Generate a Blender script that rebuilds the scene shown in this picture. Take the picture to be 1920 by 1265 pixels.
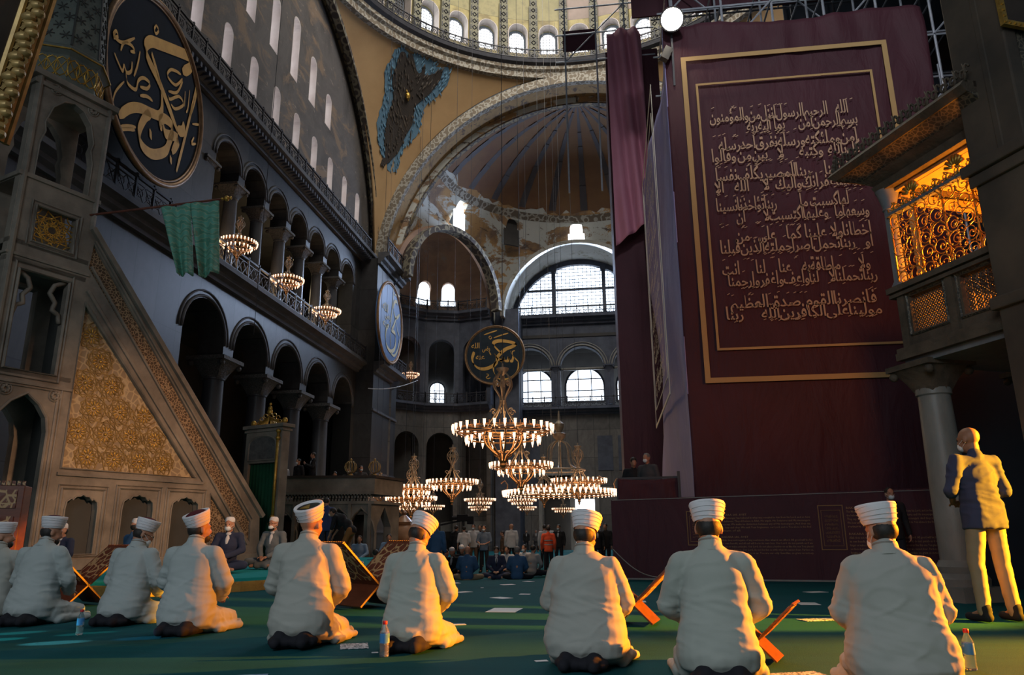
import bpy, math, random
from mathutils import Vector as V, Matrix as Mx, noise, geometry
random.seed(7)
PI = math.pi; R_ = math.radians
for o in list(bpy.data.objects): bpy.data.objects.remove(o)
SC = bpy.context.scene; COL = SC.collection
# ---------------------------------------------------------------- camera
F = 1385.0; PITCH = R_(15.0); YAW = R_(7.5); ROLL = R_(.45); CZ = .85
cam = bpy.data.cameras.new('camera'); cam.sensor_width = 36; cam.lens = 36*F/1920; cam.clip_end = 400; cam.clip_start = .05
co = bpy.data.objects.new('camera', cam); COL.objects.link(co)
co.matrix_world = Mx.Translation((0, 0, CZ)) @ Mx.Rotation(YAW, 4, 'Z') @ Mx.Rotation(PI/2+PITCH, 4, 'X') @ Mx.Rotation(-ROLL, 4, 'Z')
SC.camera = co
# ---------------------------------------------------------------- world, exposure, large lights
w = bpy.data.worlds.new('world'); SC.world = w; w.use_nodes = True
w.node_tree.nodes['Background'].inputs[0].default_value = (.62, .74, .85, 1)
w.node_tree.nodes['Background'].inputs[1].default_value = .085
vs = SC.view_settings; vs.view_transform = 'Standard'; vs.look = 'None'; vs.gamma = 1; vs.exposure = .5; vs.use_curve_mapping = False
SC.cycles.use_denoising = True; SC.cycles.max_bounces = 6; SC.cycles.diffuse_bounces = 3; SC.cycles.sample_clamp_indirect = 4
SC.cycles.transparent_max_bounces = 8
def light(name, kind, loc, energy, col, size=1, target=None, **k):
    l = bpy.data.lights.new(name, kind); l.energy = energy; l.color = col
    if kind == 'AREA':
        l.size = size; l.shape = 'SQUARE'
        if 'size_y' in k: l.shape = 'RECTANGLE'; l.size_y = k.pop('size_y')
    elif kind != 'SUN': l.shadow_soft_size = size
    for a, b in k.items(): setattr(l, a, b)
    o = bpy.data.objects.new(name, l); COL.objects.link(o); o.location = loc
    if target is not None: o.rotation_euler = (V(target)-V(loc)).to_track_quat('-Z', 'Y').to_euler()
    return o
# apse windows behind the camera (cool daylight)
light('apse_daylight', 'AREA', (-4, -8, 8), 560, (.84, .93, 1), 6, (-2, 8, 0))
# low orange sunbeam through the north-east windows, on the kneeling row
light('orange_sunbeam', 'SPOT', (10.1, 8.3, 2.5), 25000, (1, .27, .010), .12, (.6, 4.2, .3), spot_size=R_(33), spot_blend=.6)
light('orange_sunbeam_middle', 'SPOT', (9.2, 11.3, 2.6), 8000, (1, .27, .010), .12, (-3.7, 6.2, .4), spot_size=R_(11), spot_blend=.5)
light('orange_sunbeam_column', 'SPOT', (10.2, 7.0, 2.4), 25000, (1, .40, .010), .12, (3.8, 8.15, 1.0), spot_size=R_(17.5), spot_blend=.25)
light('orange_sunbeam_far', 'SPOT', (10, 3, 6.5), 10000, (1, .55, .30), .5, (-10, 15.5, 2.0), spot_size=R_(19), spot_blend=.9)
# daylight from the upper apse windows, falling on the high part of the tower
light('upper_apse_daylight', 'SPOT', (2.5, -5, 21), 7500, (.92, .93, 1), 1.2, (5.2, 17, 14), spot_size=R_(34), spot_blend=1)
# small patches of daylight falling through high window panes onto the carpet
for k, (tx, ty, te, tc) in enumerate(((-4.75, 6.15, 3200, (.75, .95, 1)), (-5.6, 6.75, 1500, (.3, 1, .9)), (-4.9, 6.75, 1100, (.3, 1, .9)), (-5.4, 6.3, 1500, (.3, 1, .9)), (-4.15, 6.5, 900, (.3, .6, 1)))):
    light('window_sunpatch', 'SPOT', (-9.6+.2*k, 3.2, 3.2), te, tc, .01, (tx, ty, 0), spot_size=R_(2.6), spot_blend=.6)
# daylight from the dome and west windows
light('dome_daylight', 'AREA', (-2, 36, 47), 5600, (1, .95, .88), 14, (-3, 60, 24))
light('west_daylight', 'AREA', (-2.4, 66.5, 25), 3000, (.55, .70, 1), 9, (0, 20, 8), size_y=4)
# ---------------------------------------------------------------- helpers
def ray(px, py):
    x, y = px-960, 632.5-py
    c, s = math.cos(ROLL), math.sin(ROLL); x, y = x*c+y*s, -x*s+y*c
    up = y*math.cos(PITCH)+F*math.sin(PITCH); fw = F*math.cos(PITCH)-y*math.sin(PITCH)
    return V((x*math.cos(YAW)-fw*math.sin(YAW), x*math.sin(YAW)+fw*math.cos(YAW), up))
O0 = V((0, 0, CZ))
def hit(px, py, p0, n):
    d = ray(px, py); p0 = V(p0); n = V(n); return O0+d*((p0-O0).dot(n)/d.dot(n))
def hx(px, py, x): return hit(px, py, (x, 0, 0), (1, 0, 0))
def hy(px, py, y): return hit(px, py, (0, y, 0), (0, 1, 0))
def hz(px, py, z=0): return hit(px, py, (0, 0, z), (0, 0, 1))
def atd(px, d, z=0):
    """ground point on the bearing of a pixel column at depth d"""
    b = math.atan((px-960)/(F/math.cos(PITCH))) ; r = d/math.cos(b); a = b-YAW
    return V((math.sin(a)*r, math.cos(a)*r, z))

WORLD = set()
def link(o, parent=None):
    COL.objects.link(o)
    if parent is not None:
        o.parent = parent
        if parent.name in WORLD: o.matrix_parent_inverse = parent.matrix_basis.inverted()
    return o
def tag(o, label=None, cat=None, group=None, kind=None):
    if label: o['label'] = label
    if cat: o['category'] = cat
    if group: o['group'] = group
    if kind: o['kind'] = kind
    return o
def thing(name, label, cat, loc=(0, 0, 0), rz=0, group=None, world=False):
    """an Empty at the base; with world=True its parts are given in world coordinates"""
    o = bpy.data.objects.new(name, None); COL.objects.link(o); o.empty_display_size = .2
    o.location = loc; o.rotation_euler = (0, 0, rz); 
    if world: WORLD.add(o.name)
    return tag(o, label, cat, group)
def copy_tree(o, parent=None):
    c = o.copy(); COL.objects.link(c)
    if parent is not None: c.parent = parent
    for ch in list(o.children): copy_tree(ch, c)
    return c

class MB:
    def __init__(s, m=None): s.v = []; s.f = []; s.m = m or Mx.Identity(4)
    def add(s, vs, fs):
        n = len(s.v); m = s.m
        s.v += [m @ V(p) for p in vs]; s.f += [[i+n for i in f] for f in fs]; return s
    def box(s, c, d, rz=0, rot=None):
        r = rot or Mx.Rotation(rz, 3, 'Z'); c = V(c); x, y, z = d[0]/2, d[1]/2, d[2]/2
        P = [c+r @ V((a*x, b*y, e*z)) for a in (-1, 1) for b in (-1, 1) for e in (-1, 1)]
        return s.add(P, [(0, 1, 3, 2), (4, 6, 7, 5), (0, 4, 5, 1), (2, 3, 7, 6), (0, 2, 6, 4), (1, 5, 7, 3)])
    def bar(s, a, b, w, h=None):
        a = V(a); b = V(b); d = b-a; L = d.length
        if L < 1e-6: return s
        return s.box((a+b)/2, (w, h or w, L), rot=d.to_track_quat('Z', 'Y').to_matrix())
    def tube(s, pts, r, n=8, closed=False, cap=True, squash=1):
        P = [V(p) for p in pts]; N = len(P); rr = r if isinstance(r, (list, tuple)) else [r]*N
        vs = []; fs = []; up = None
        for i in range(N):
            if closed: t = P[(i+1) % N]-P[i-1]
            else: t = P[min(i+1, N-1)]-P[max(i-1, 0)]
            if t.length < 1e-9: t = V((0, 0, 1))
            t.normalize()
            if up is None:
                up = V((0, 0, 1)) if abs(t.z) < .9 else V((1, 0, 0))
            up = (up-t*up.dot(t)); up = up.normalized() if up.length > 1e-6 else t.orthogonal().normalized()
            sd = t.cross(up)
            for k in range(n):
                a = 2*PI*k/n; vs.append(P[i]+(sd*math.cos(a)*squash+up*math.sin(a))*rr[i])
        M = N if closed else N-1
        for i in range(M):
            for k in range(n):
                j = (i+1) % N; fs.append((i*n+k, i*n+(k+1) % n, j*n+(k+1) % n, j*n+k))
        if cap and not closed:
            fs.append(tuple(range(n-1, -1, -1))); fs.append(tuple((N-1)*n+k for k in range(n)))
        return s.add(vs, fs)
    def lathe(s, prof, c=(0, 0, 0), n=24, a0=0, a1=2*PI, cap=True):
        c = V(c); full = abs(a1-a0-2*PI) < 1e-6; m = n if full else n+1; vs = []; fs = []
        for r, z in prof:
            for k in range(m):
                a = a0+(a1-a0)*k/n; vs.append(c+V((r*math.cos(a), r*math.sin(a), z)))
        for i in range(len(prof)-1):
            for k in range(n):
                q = (k+1) % m; fs.append((i*m+k, i*m+q, (i+1)*m+q, (i+1)*m+k))
        if cap and full:
            if prof[0][0] > 1e-4: fs.append(tuple(range(m-1, -1, -1)))
            if prof[-1][0] > 1e-4: fs.append(tuple((len(prof)-1)*m+k for k in range(m)))
        return s.add(vs, fs)
    def ell(s, c, r, n=12, rot=None):
        c = V(c); vs = [c+(rot @ V((0, 0, -r[2])) if rot else V((0, 0, -r[2])))]; fs = []; h = max(4, n//2+1)
        for i in range(1, h):
            t = -PI/2+PI*i/h
            for k in range(n):
                a = 2*PI*k/n; p = V((r[0]*math.cos(t)*math.cos(a), r[1]*math.cos(t)*math.sin(a), r[2]*math.sin(t)))
                vs.append(c+(rot @ p if rot else p))
        p = V((0, 0, r[2])); vs.append(c+(rot @ p if rot else p)); L = len(vs)-1
        for k in range(n):
            fs.append((0, 1+(k+1) % n, 1+k)); fs.append((L, L-n+k, L-n+(k+1) % n))
        for i in range(h-2):
            for k in range(n):
                a = 1+i*n+k; b = 1+i*n+(k+1) % n; fs.append((a, b, b+n, a+n))
        return s.add(vs, fs)
    def cap(s, a, b, ra, rb, n=12):
        a = V(a); b = V(b); d = b-a; q = d.to_track_quat('Z', 'Y').to_matrix() if d.length > 1e-6 else Mx.Identity(3)
        L = d.length; vs = []; fs = []; pr = []
        for i in range(4): t = -PI/2+PI/2*i/4; pr.append((ra*math.cos(t), ra*math.sin(t)))
        pr += [(ra, 0), (rb, L)]
        for i in range(1, 5): t = PI/2*i/4; pr.append((rb*math.cos(t), L+rb*math.sin(t)))
        pr[0] = (1e-4, -ra); pr[-1] = (1e-4, L+rb)
        for r, z in pr:
            for k in range(n): vs.append(a+q @ V((r*math.cos(2*PI*k/n), r*math.sin(2*PI*k/n), z)))
        for i in range(len(pr)-1):
            for k in range(n): fs.append((i*n+k, i*n+(k+1) % n, (i+1)*n+(k+1) % n, (i+1)*n+k))
        fs.append(tuple(range(n-1, -1, -1))); fs.append(tuple((len(pr)-1)*n+k for k in range(n)))
        return s.add(vs, fs)
    def slab(s, fr, outer, holes=(), th=.3, back=True, jamb=True):
        """flat polygon with holes in frame fr=(origin, ex, ez), extruded by th along ex x ez"""
        O, ex, ez = V(fr[0]), V(fr[1]), V(fr[2]); n = ex.cross(ez).normalized()
        loops = [list(outer)]+[list(h) for h in holes]
        tris = geometry.tessellate_polygon([[V((a, b, 0)) for a, b in l] for l in loops])
        fl = [p for l in loops for p in l]; N = len(fl)
        A = [O+ex*a+ez*b for a, b in fl]; B = [p+n*th for p in A]; fs = []
        for t in tris:
            fs.append(tuple(t))
            if back: fs.append(tuple(i+N for i in reversed(t)))
        if jamb:
            k = 0
            for l in loops:
                m = len(l)
                for i in range(m):
                    a, b = k+i, k+(i+1) % m; fs.append((a, b, b+N, a+N))
                k += m
        return s.add(A+B, fs)
    def mesh(s, name='m'):
        me = bpy.data.meshes.new(name); me.from_pydata([tuple(p) for p in s.v], [], s.f); me.update(); return me
    def build(s, name, mat, parent=None, smooth=False, bev=0, fix=True):
        me = s.mesh(name)
        if fix:
            import bmesh
            b = bmesh.new(); b.from_mesh(me); bmesh.ops.recalc_face_normals(b, faces=b.faces); b.to_mesh(me); b.free()
        if smooth:
            me.shade_smooth()
            if smooth == 'a': me.set_sharp_from_angle(angle=R_(40))
        me.materials.append(mat); o = bpy.data.objects.new(name, me); link(o, parent)
        if bev:
            m = o.modifiers.new('b', 'BEVEL'); m.width = bev; m.segments = 2; m.limit_method = 'ANGLE'
        return o
def struct(o, label=None): o['kind'] = 'structure'; return o
def apply_mods(o):
    dg = bpy.context.evaluated_depsgraph_get(); me = bpy.data.meshes.new_from_object(o.evaluated_get(dg))
    o.modifiers.clear(); o.data = me; return o
def arch(cx, z0, zs, w, n=12, point=0, a=0, b=0):
    """closed outline of a round (or pointed) headed opening"""
    r = w/2; P = [(cx-r, z0)]
    for i in range(n+1):
        t = PI-PI*i/n; x = r*math.cos(t); z = r*math.sin(t)
        if point: z = r*(1+point)*math.sin(t)**(1.0 if abs(math.sin(t)) < .2 else .85); z += point*r*.35*max(0, 1-abs(x)/r*3)
        P.append((cx+x, zs+z))
    P.append((cx+r, z0)); return P
def circle(cx, cy, r, n=24, a0=0): return [(cx+r*math.cos(a0+2*PI*i/n), cy+r*math.sin(a0+2*PI*i/n)) for i in range(n)]

# ---------------------------------------------------------------- materials
class NT:
    def __init__(s, name):
        s.m = bpy.data.materials.new(name); s.m.use_nodes = True; s.t = s.m.node_tree; s.b = s.t.nodes['Principled BSDF']
    def n(s, typ, **k):
        nd = s.t.nodes.new('ShaderNode'+typ)
        for a, b in k.items(): setattr(nd, a, b)
        return nd
    def l(s, a, b): s.t.links.new(a, b)
    def co(s, plane=None, sc=(1, 1, 1), rot=(0, 0, 0)):
        c = s.n('TexCoord').outputs['Object']
        if plane:
            sp = s.n('SeparateXYZ'); s.l(c, sp.inputs[0]); cb = s.n('CombineXYZ')
            s.l(sp.outputs['XYZ'.index(plane[0].upper())], cb.inputs[0]); s.l(sp.outputs['XYZ'.index(plane[1].upper())], cb.inputs[1]); c = cb.outputs[0]
        mp = s.n('Mapping'); mp.inputs['Scale'].default_value = sc; mp.inputs['Rotation'].default_value = rot; s.l(c, mp.inputs[0]); return mp.outputs[0]
    def noise(s, c, sc, det=5, ro=.6, dist=0):
        t = s.n('TexNoise'); t.inputs['Scale'].default_value = sc; t.inputs['Detail'].default_value = det; t.inputs['Roughness'].default_value = ro
        t.inputs['Distortion'].default_value = dist; s.l(c, t.inputs['Vector']); return t.outputs['Fac']
    def ramp(s, f, stops, const=False):
        r = s.n('ValToRGB'); e = r.color_ramp.elements
        while len(e) < len(stops): e.new(.5)
        for i, (p, c) in enumerate(stops): e[i].position = p; e[i].color = (*c[:3], 1)
        if const: r.color_ramp.interpolation = 'CONSTANT'
        s.l(f, r.inputs[0]); return r.outputs[0]
    def mix(s, f, a, b, bl='MIX'):
        m = s.n('Mix', data_type='RGBA', blend_type=bl)
        if isinstance(f, (int, float)): m.inputs[0].default_value = f
        else: s.l(f, m.inputs[0])
        for i, x in ((6, a), (7, b)):
            if isinstance(x, tuple): m.inputs[i].default_value = (*x[:3], 1)
            else: s.l(x, m.inputs[i])
        return m.outputs[2]
    def bump(s, h, st=.3, d=.05):
        b = s.n('Bump'); b.inputs['Strength'].default_value = st; b.inputs['Distance'].default_value = d; s.l(h, b.inputs['Height']); s.l(b.outputs[0], s.b.inputs['Normal'])
    def done(s, col, ro=.7, me=0, sp=.4):
        if isinstance(col, tuple): s.b.inputs['Base Color'].default_value = (*col[:3], 1)
        else: s.l(col, s.b.inputs['Base Color'])
        s.b.inputs['Roughness'].default_value = ro; s.b.inputs['Metallic'].default_value = me; s.b.inputs['Specular IOR Level'].default_value = sp
        return s.m
def mat(name, c1, c2=None, sc=4, st=(1, 1, 1), ro=.7, me=0, bu=0, bsc=None, lo=.35, hi=.65, sp=.4, bd=.03, c3=None):
    t = NT(name); c = t.co(sc=st)
    if c2 is None: c2 = tuple(x*.75 for x in c1)
    f = t.noise(c, sc); stops = [(lo, c1), (hi, c2)]
    if c3: stops = [(lo, c1), ((lo+hi)/2, c3), (hi, c2)]
    col = t.ramp(f, stops)
    if bu: t.bump(t.noise(c, bsc or sc*4), bu, bd)
    return t.done(col, ro, me, sp)
def emis(name, c, s):
    t = NT(name); t.b.inputs['Base Color'].default_value = (*c, 1); t.b.inputs['Emission Color'].default_value = (*c, 1); t.b.inputs['Emission Strength'].default_value = s; return t.m
def slabs(name, plane, w, h, c1, c2, cm, off=0., nz=(.6, 1.15), ro=.45, ms=.02, nsc=.8):
    t = NT(name); c = t.co(plane); b = t.n('TexBrick'); b.offset = off; b.inputs['Scale'].default_value = 1
    b.inputs['Brick Width'].default_value = w; b.inputs['Row Height'].default_value = h; b.inputs['Mortar Size'].default_value = ms
    for k, x in (('Color1', c1), ('Color2', c2), ('Mortar', cm)): b.inputs[k].default_value = (*x, 1)
    t.l(c, b.inputs['Vector']); o = t.co(sc=(1, 1, .5)); f = t.noise(o, nsc*2, 8, .7, 1.2)
    g = t.ramp(f, [(.3, (nz[0],)*3), (.7, (nz[1],)*3)]); col = t.mix(1, b.outputs[0], g, 'MULTIPLY')
    t.bump(b.outputs['Fac'], -.3, .02); return t.done(col, ro)
def worn(name, stops1, patch, sc1=.35, sc2=.5, lo=.52, hi=.56, st=(1, 1, 1), extra=None):
    """painted plaster: base colours with worn patches of another colour"""
    t = NT(name); c = t.co(sc=st); f1 = t.noise(c, sc1, 8, .65, .5); a = t.ramp(f1, stops1)
    c2 = t.co(sc=(st[0]*1.3, st[1]*.9, st[2]*1.7)); f2 = t.noise(c2, sc2, 10, .7, .9); m = t.ramp(f2, [(lo, (0, 0, 0)), (hi, (1, 1, 1))]); col = t.mix(m, a, patch)
    if extra:
        f3 = t.noise(t.co(sc=(.9, 1.1, 2.6)), extra[1], 12, .75, .6); col = t.mix(t.ramp(f3, [(extra[2], (0, 0, 0)), (extra[2]+.04, (1, 1, 1))]), col, extra[0])
    t.bump(f2, .25, .1); return t.done(col, .85)
M = {}
M['marbleL'] = slabs('dark_marble_panels', 'yz', 1.55, 3.1, (.050, .047, .045), (.026, .026, .028), (.010, .010, .010))
M['marbleF'] = slabs('grey_marble_panels', 'xz', 1.5, 2.6, (.13, .12, .11), (.08, .075, .07), (.03, .03, .03))
M['stoneD'] = mat('dark_stone', (.075, .075, .08), (.045, .045, .05), 1.2, bu=.2)
M['stoneB'] = mat('blue_grey_stone', (.07, .08, .105), (.04, .045, .065), 1.2, bu=.2)
M['iron'] = mat('dark_ironwork', (.035, .035, .042), (.02, .02, .026), 3, ro=.5)
M['tymp'] = worn('worn_grey_plaster', [(.3, (.035, .030, .028)), (.5, (.085, .075, .068)), (.7, (.05, .044, .04))], (.15, .105, .07), .22, .3, .54, .62, extra=((.20, .16, .13), .8, .60))
M['ochre'] = mat('ochre_mosaic', (.42, .27, .13), (.33, .205, .095), .25, bu=.08, bsc=6, ro=.75)
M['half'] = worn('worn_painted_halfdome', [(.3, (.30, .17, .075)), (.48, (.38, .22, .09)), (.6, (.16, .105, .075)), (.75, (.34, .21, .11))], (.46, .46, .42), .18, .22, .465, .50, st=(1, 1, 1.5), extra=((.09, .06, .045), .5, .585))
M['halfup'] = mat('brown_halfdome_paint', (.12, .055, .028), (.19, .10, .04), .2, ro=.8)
M['ribdark'] = mat('dark_rib_paint', (.06, .05, .055), (.04, .035, .04), .6)
def band_mat(name, bg, fg, sc, plane=None):
    t = NT(name); c = t.co(plane, sc=(sc,)*3); v = t.n('TexVoronoi'); v.inputs['Scale'].default_value = 1; t.l(c, v.inputs['Vector'])
    k = t.ramp(v.outputs['Distance'], [(.40, fg), (.44, bg), (.6, bg), (.66, fg)]); n2 = t.noise(c, .25, 8, .7); col = t.mix(t.ramp(n2, [(.64, (0, 0, 0)), (.72, (1, 1, 1))]), k, bg); return t.done(col, .8)
M['band'] = band_mat('patterned_mosaic_band', (.20, .18, .13), (.055, .045, .04), 1.6)
M['bandl'] = band_mat('pale_patterned_band', (.30, .28, .235), (.15, .12, .085), 2.6)
M['bandd'] = band_mat('dark_patterned_band', (.06, .05, .045), (.19, .15, .09), 1.7)
M['gold_mos'] = mat('golden_dome_mosaic', (.30, .25, .10), (.16, .125, .05), .9, ro=.55, bu=.2, lo=.4, hi=.6)
M['dome_pink'] = mat('pinkish_dome_plaster', (.32, .235, .19), (.22, .16, .12), .5)
M['reveal'] = mat('pale_window_reveal', (.50, .45, .42), (.42, .36, .33), 1)
M['sky'] = emis('bright_daylight_pane', (.90, .95, 1), 3.2)
M['skyb'] = emis('bluish_daylight_pane', (.72, .84, 1), 2.6)
M['skydim'] = emis('dim_daylight_pane', (.92, .92, 1), 2.4)
M['lead'] = mat('window_lead_bars', (.12, .13, .15), (.09, .1, .12), 3)
M['aisle'] = mat('dark_aisle_wall', (.05, .045, .04), (.03, .028, .026), .6)
M['gold'] = mat('worn_gilding', (.62, .38, .08), (.42, .24, .05), 6, ro=.38, me=.75, bu=.3, bsc=30)
M['goldpaint'] = mat('gold_paint', (.60, .34, .08), (.48, .26, .06), 2, ro=.55, me=.2)
M['black'] = mat('near_black_fill', (.012, .016, .024), (.008, .010, .016), 1.5, ro=.45)  # near-black, also stands in for darkness behind the loge and scaffold
# ================================================================ ARCHITECTURE
CX, CY, S = -1.6, 36.9, 16.4; NF = -.45; ZS = 21.2; RZ = ZS+S; WX = -18.0; WY = 69.6
FY = ((0, 1, 0), (0, 0, 1)); FX = ((1, 0, 0), (0, 0, 1))
# carpets
def carpet_mat(name, a, b, c):
    t = NT(name); co_ = t.co(sc=(1, 1, 1)); f = t.noise(co_, .35, 6, .6); g = t.noise(t.co(sc=(.25, 3, 1)), 1.2, 5, .6)
    col = t.mix(.5, t.ramp(f, [(.35, a), (.65, b)]), t.ramp(g, [(.4, b), (.62, c)])); t.bump(t.noise(co_, 160, 3), .5, .01); return t.done(col, .95, sp=.1)
M['carpet'] = carpet_mat('teal_carpet', (.004, .055, .066), (.006, .085, .096), (.005, .066, .078))
edge = [(-20, 21.6), (-7.2, 14.3), (-5.6, 14.35), (-.2, 15.9), (12, 15.9), (12, -4), (-20, -4)]
mb = MB(); mb.slab(((0, 0, 0), (1, 0, 0), (0, 1, 0)), edge, th=-.45)
struct(mb.build('floor', M['carpet']))
mb = MB(); mb.box((-5, 45, NF-.1), (52, 70, .2)); struct(mb.build('floor', M['carpet']))

# ---- left wall: ground arcade, gallery arcade, tympanum
ga = [30.1+4.44*k for k in range(5)]           # ground arches
holes = [arch(y, NF+9.0, 9.75, 3.3) for y in ga]
for k, y in enumerate(ga): holes[k] = arch(y, 8.6, 9.65, 3.4)
# lower arcade wall from spring line up, openings run down to the floor between the columns
def arcade_wall(name, x, y0, y1, z0, z1, cs, w, zs, th, m, edge0, edge1):
    """wall whose lower edge follows a row of arches carried by columns"""
    P = [(y0, z1), (y0, edge0)]
    zb = zs-.55
    for c in cs:
        P += [(c-w/2, zb)] if False else []
    pts = [(y0, z1), (y0, edge0), (cs[0]-w/2, edge0)]
    for i, c in enumerate(cs):
        pts += [(c-w/2, zs)]+[(c+w/2*math.cos(PI-PI*j/14), zs+w/2*math.sin(PI-PI*j/14)) for j in range(1, 14)]+[(c+w/2, zs)]
        pts += [(c+w/2, zb if i < len(cs)-1 else edge1)]
        if i < len(cs)-1: pts += [(cs[i+1]-w/2, zb)]
    pts += [(y1, edge1), (y1, z1)]
    mb = MB(); mb.slab(((x, 0, 0), (0, 1, 0), (0, 0, 1)), pts, th=-th); return mb
mb = arcade_wall('w', WX, 4, 56.2, NF, 13.0, ga, 3.5, 9.65, 1.3, None, NF, NF)
struct(mb.build('wall_left', M['marbleL']))
gy = [29.25+2.82*k for k in range(8)]
gcs = [y+1.41 for y in gy[:-1]]
mb = arcade_wall('w', WX, 4, 56.2, 13, 21.3, gcs, 2.2, 18.5, 1.0, None, 13.0, 13.0)
struct(mb.build('wall_left', M['marbleL']))
# archivolts (raised rims) round the arches
mb = MB()
for cs, w, zs in ((ga, 3.5, 9.65), (gcs, 2.2, 18.5)):
    for c in cs:
        for rr, dd in ((w/2+.10, .07), (w/2+.34, .05)):
            mb.tube([(WX+.02, c+rr*math.cos(t*PI/16), zs+rr*math.sin(t*PI/16)) for t in range(17)], dd, 5)
struct(mb.build('trim_1', M['stoneD'], smooth=True))
# aisle and gallery behind the wall
mb = MB(); mb.box((-27, 38, 10.5), (.4, 60, 22)); mb.box((-22.5, 66, 10), (9, .4, 22)); mb.box((-22.5, 22, 10), (8, .4, 22)); struct(mb.build('wall_aisle', M['aisle']))
mb = MB(); mb.box((-22.9, 38, 13.0), (8.6, 58, .35)); mb.box((-22.9, 38, 21.5), (8.6, 58, .3)); struct(mb.build('ceiling', M['aisle']))
M['yelwall'] = mat('ochre_gallery_plaster', (.30, .24, .13), (.22, .17, .10), .5)
mb = MB()
for y in (34, 41, 48, 55): mb.slab(((-26.7, y, 0), (0, 1, 0), (0, 0, 1)), arch(0, 13.3, 17.5, 4.4), th=-.25)
struct(mb.build('trim_2', M['yelwall']))
# cornices
def cornice(mb, a, b, out, z, h, d):
    """moulded string course from a to b; out = direction it projects"""
    a = V((*a, 0)); b = V((*b, 0)); o = V((*out, 0))
    prof = [(0, 0), (.25, 0), (.3, .2), (.55, .35), (.6, .55), (.85, .65), (1, .7), (1, 1), (0, 1)]
    vs = []
    for p in (a, b): vs += [p+o*(q*d)+V((0, 0, z+r*h)) for q, r in prof]
    n = len(prof); fs = [(i, (i+1) % n, (i+1) % n+n, i+n) for i in range(n)]+[tuple(range(n-1, -1, -1)), tuple(range(n, 2*n))]
    mb.add(vs, fs)
mb = MB(); cornice(mb, (WX, 4), (WX, 56.2), (1, 0), 12.35, .75, .8); struct(mb.build('trim_3', M['stoneD']))
mb = MB(); cornice(mb, (WX, 4), (WX, 56.2), (1, 0), 20.75, .8, .9); struct(mb.build('trim_4', M['stoneD']))
mb = MB()
for y in [5+.35*k for k in range(146)]: mb.box((WX+.55, y, 21.05), (.5, .14, .22))
struct(mb.build('trim_5', M['stoneB']))
# pier with projecting balcony corner
mb = MB(); mb.box((-18.2, 53.2, 10.3), (3.0, 5.8, 21.5)); struct(mb.build('wall_pier', M['marbleL']))
mb = MB(); cornice(mb, (-16.7, 50.2), (-16.7, 56.2), (1, 0), 20.6, .9, .9); cornice(mb, (-16.7, 50.2), (-16.7, 56.2), (1, 0), 12.3, .8, .8)
for z in (1.2, 5.2, 9.6, 16.8): mb.box((-16.66, 53.2, z), (.12, 5.9, .16))
struct(mb.build('trim_6', M['stoneD']))

def balustrade(a, b, z, h=1.0, bay=1.1, mt='iron', label=None, group='iron balustrades along the cornices'):
    up = V((0, 0, 1)); mb = MB(); o = MB(); L_ = [(a, b)] if b is not None else [(a[i], a[i+1]) for i in range(0, len(a), 2)]
    for a, b in L_: rail_run(mb, o, V((*a, z)), V((*b, z)), h, bay, up)
    e = thing('balustrade', label, 'balustrade', V((*L_[0][0], z)), 0, group, True)
    mb.build('rail_frame', M[mt], e); o.build('grille', M[mt], e); return e
def rail_run(mb, o, a, b, h, bay, up):
    L = (b-a).length; n = max(1, round(L/bay)); d = (b-a)/n
    mb.bar(a+up*h, b+up*h, .09, .09); mb.bar(a+up*.08, b+up*.08, .07, .07); mb.bar(a+up*h*.78, b+up*h*.78, .04, .04)
    for i in range(n+1):
        p = a+d*i; mb.bar(p, p+up*(h+.14), .09, .09)
        if i == n: break
        q = p+d; c = (p+q)/2
        for s in (0, .5):
            u = p+d*s; v = u+d*.5; o.bar(u+up*.1, v+up*h*.78, .035, .035); o.bar(v+up*.1, u+up*h*.78, .035, .035)
            m_ = (u+v)/2+up*h*.44; dd = d.normalized()
            o.tube([m_+dd*(.17*math.cos(t*PI/5))+up*(.17*math.sin(t*PI/5)) for t in range(10)], .02, 4, closed=True)
balustrade((WX+.65, 20), (WX+.65, 50.2), 13.1, label='long dark iron balustrade along the left gallery above the ground arches')
balustrade((WX+.7, 20), (WX+.7, 50.2), 21.55, h=.95, label='long dark iron balustrade on the upper left cornice below the small windows')
balustrade((-16.0, 50.2), (-16.0, 56.2), 13.1, label='iron balustrade on the gallery corner under the blue medallion')
balustrade((-15.95, 50.2), (-15.95, 56.2), 21.5, h=1.0, label='iron balustrade wrapping the upper pier corner above the blue medallion')

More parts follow.
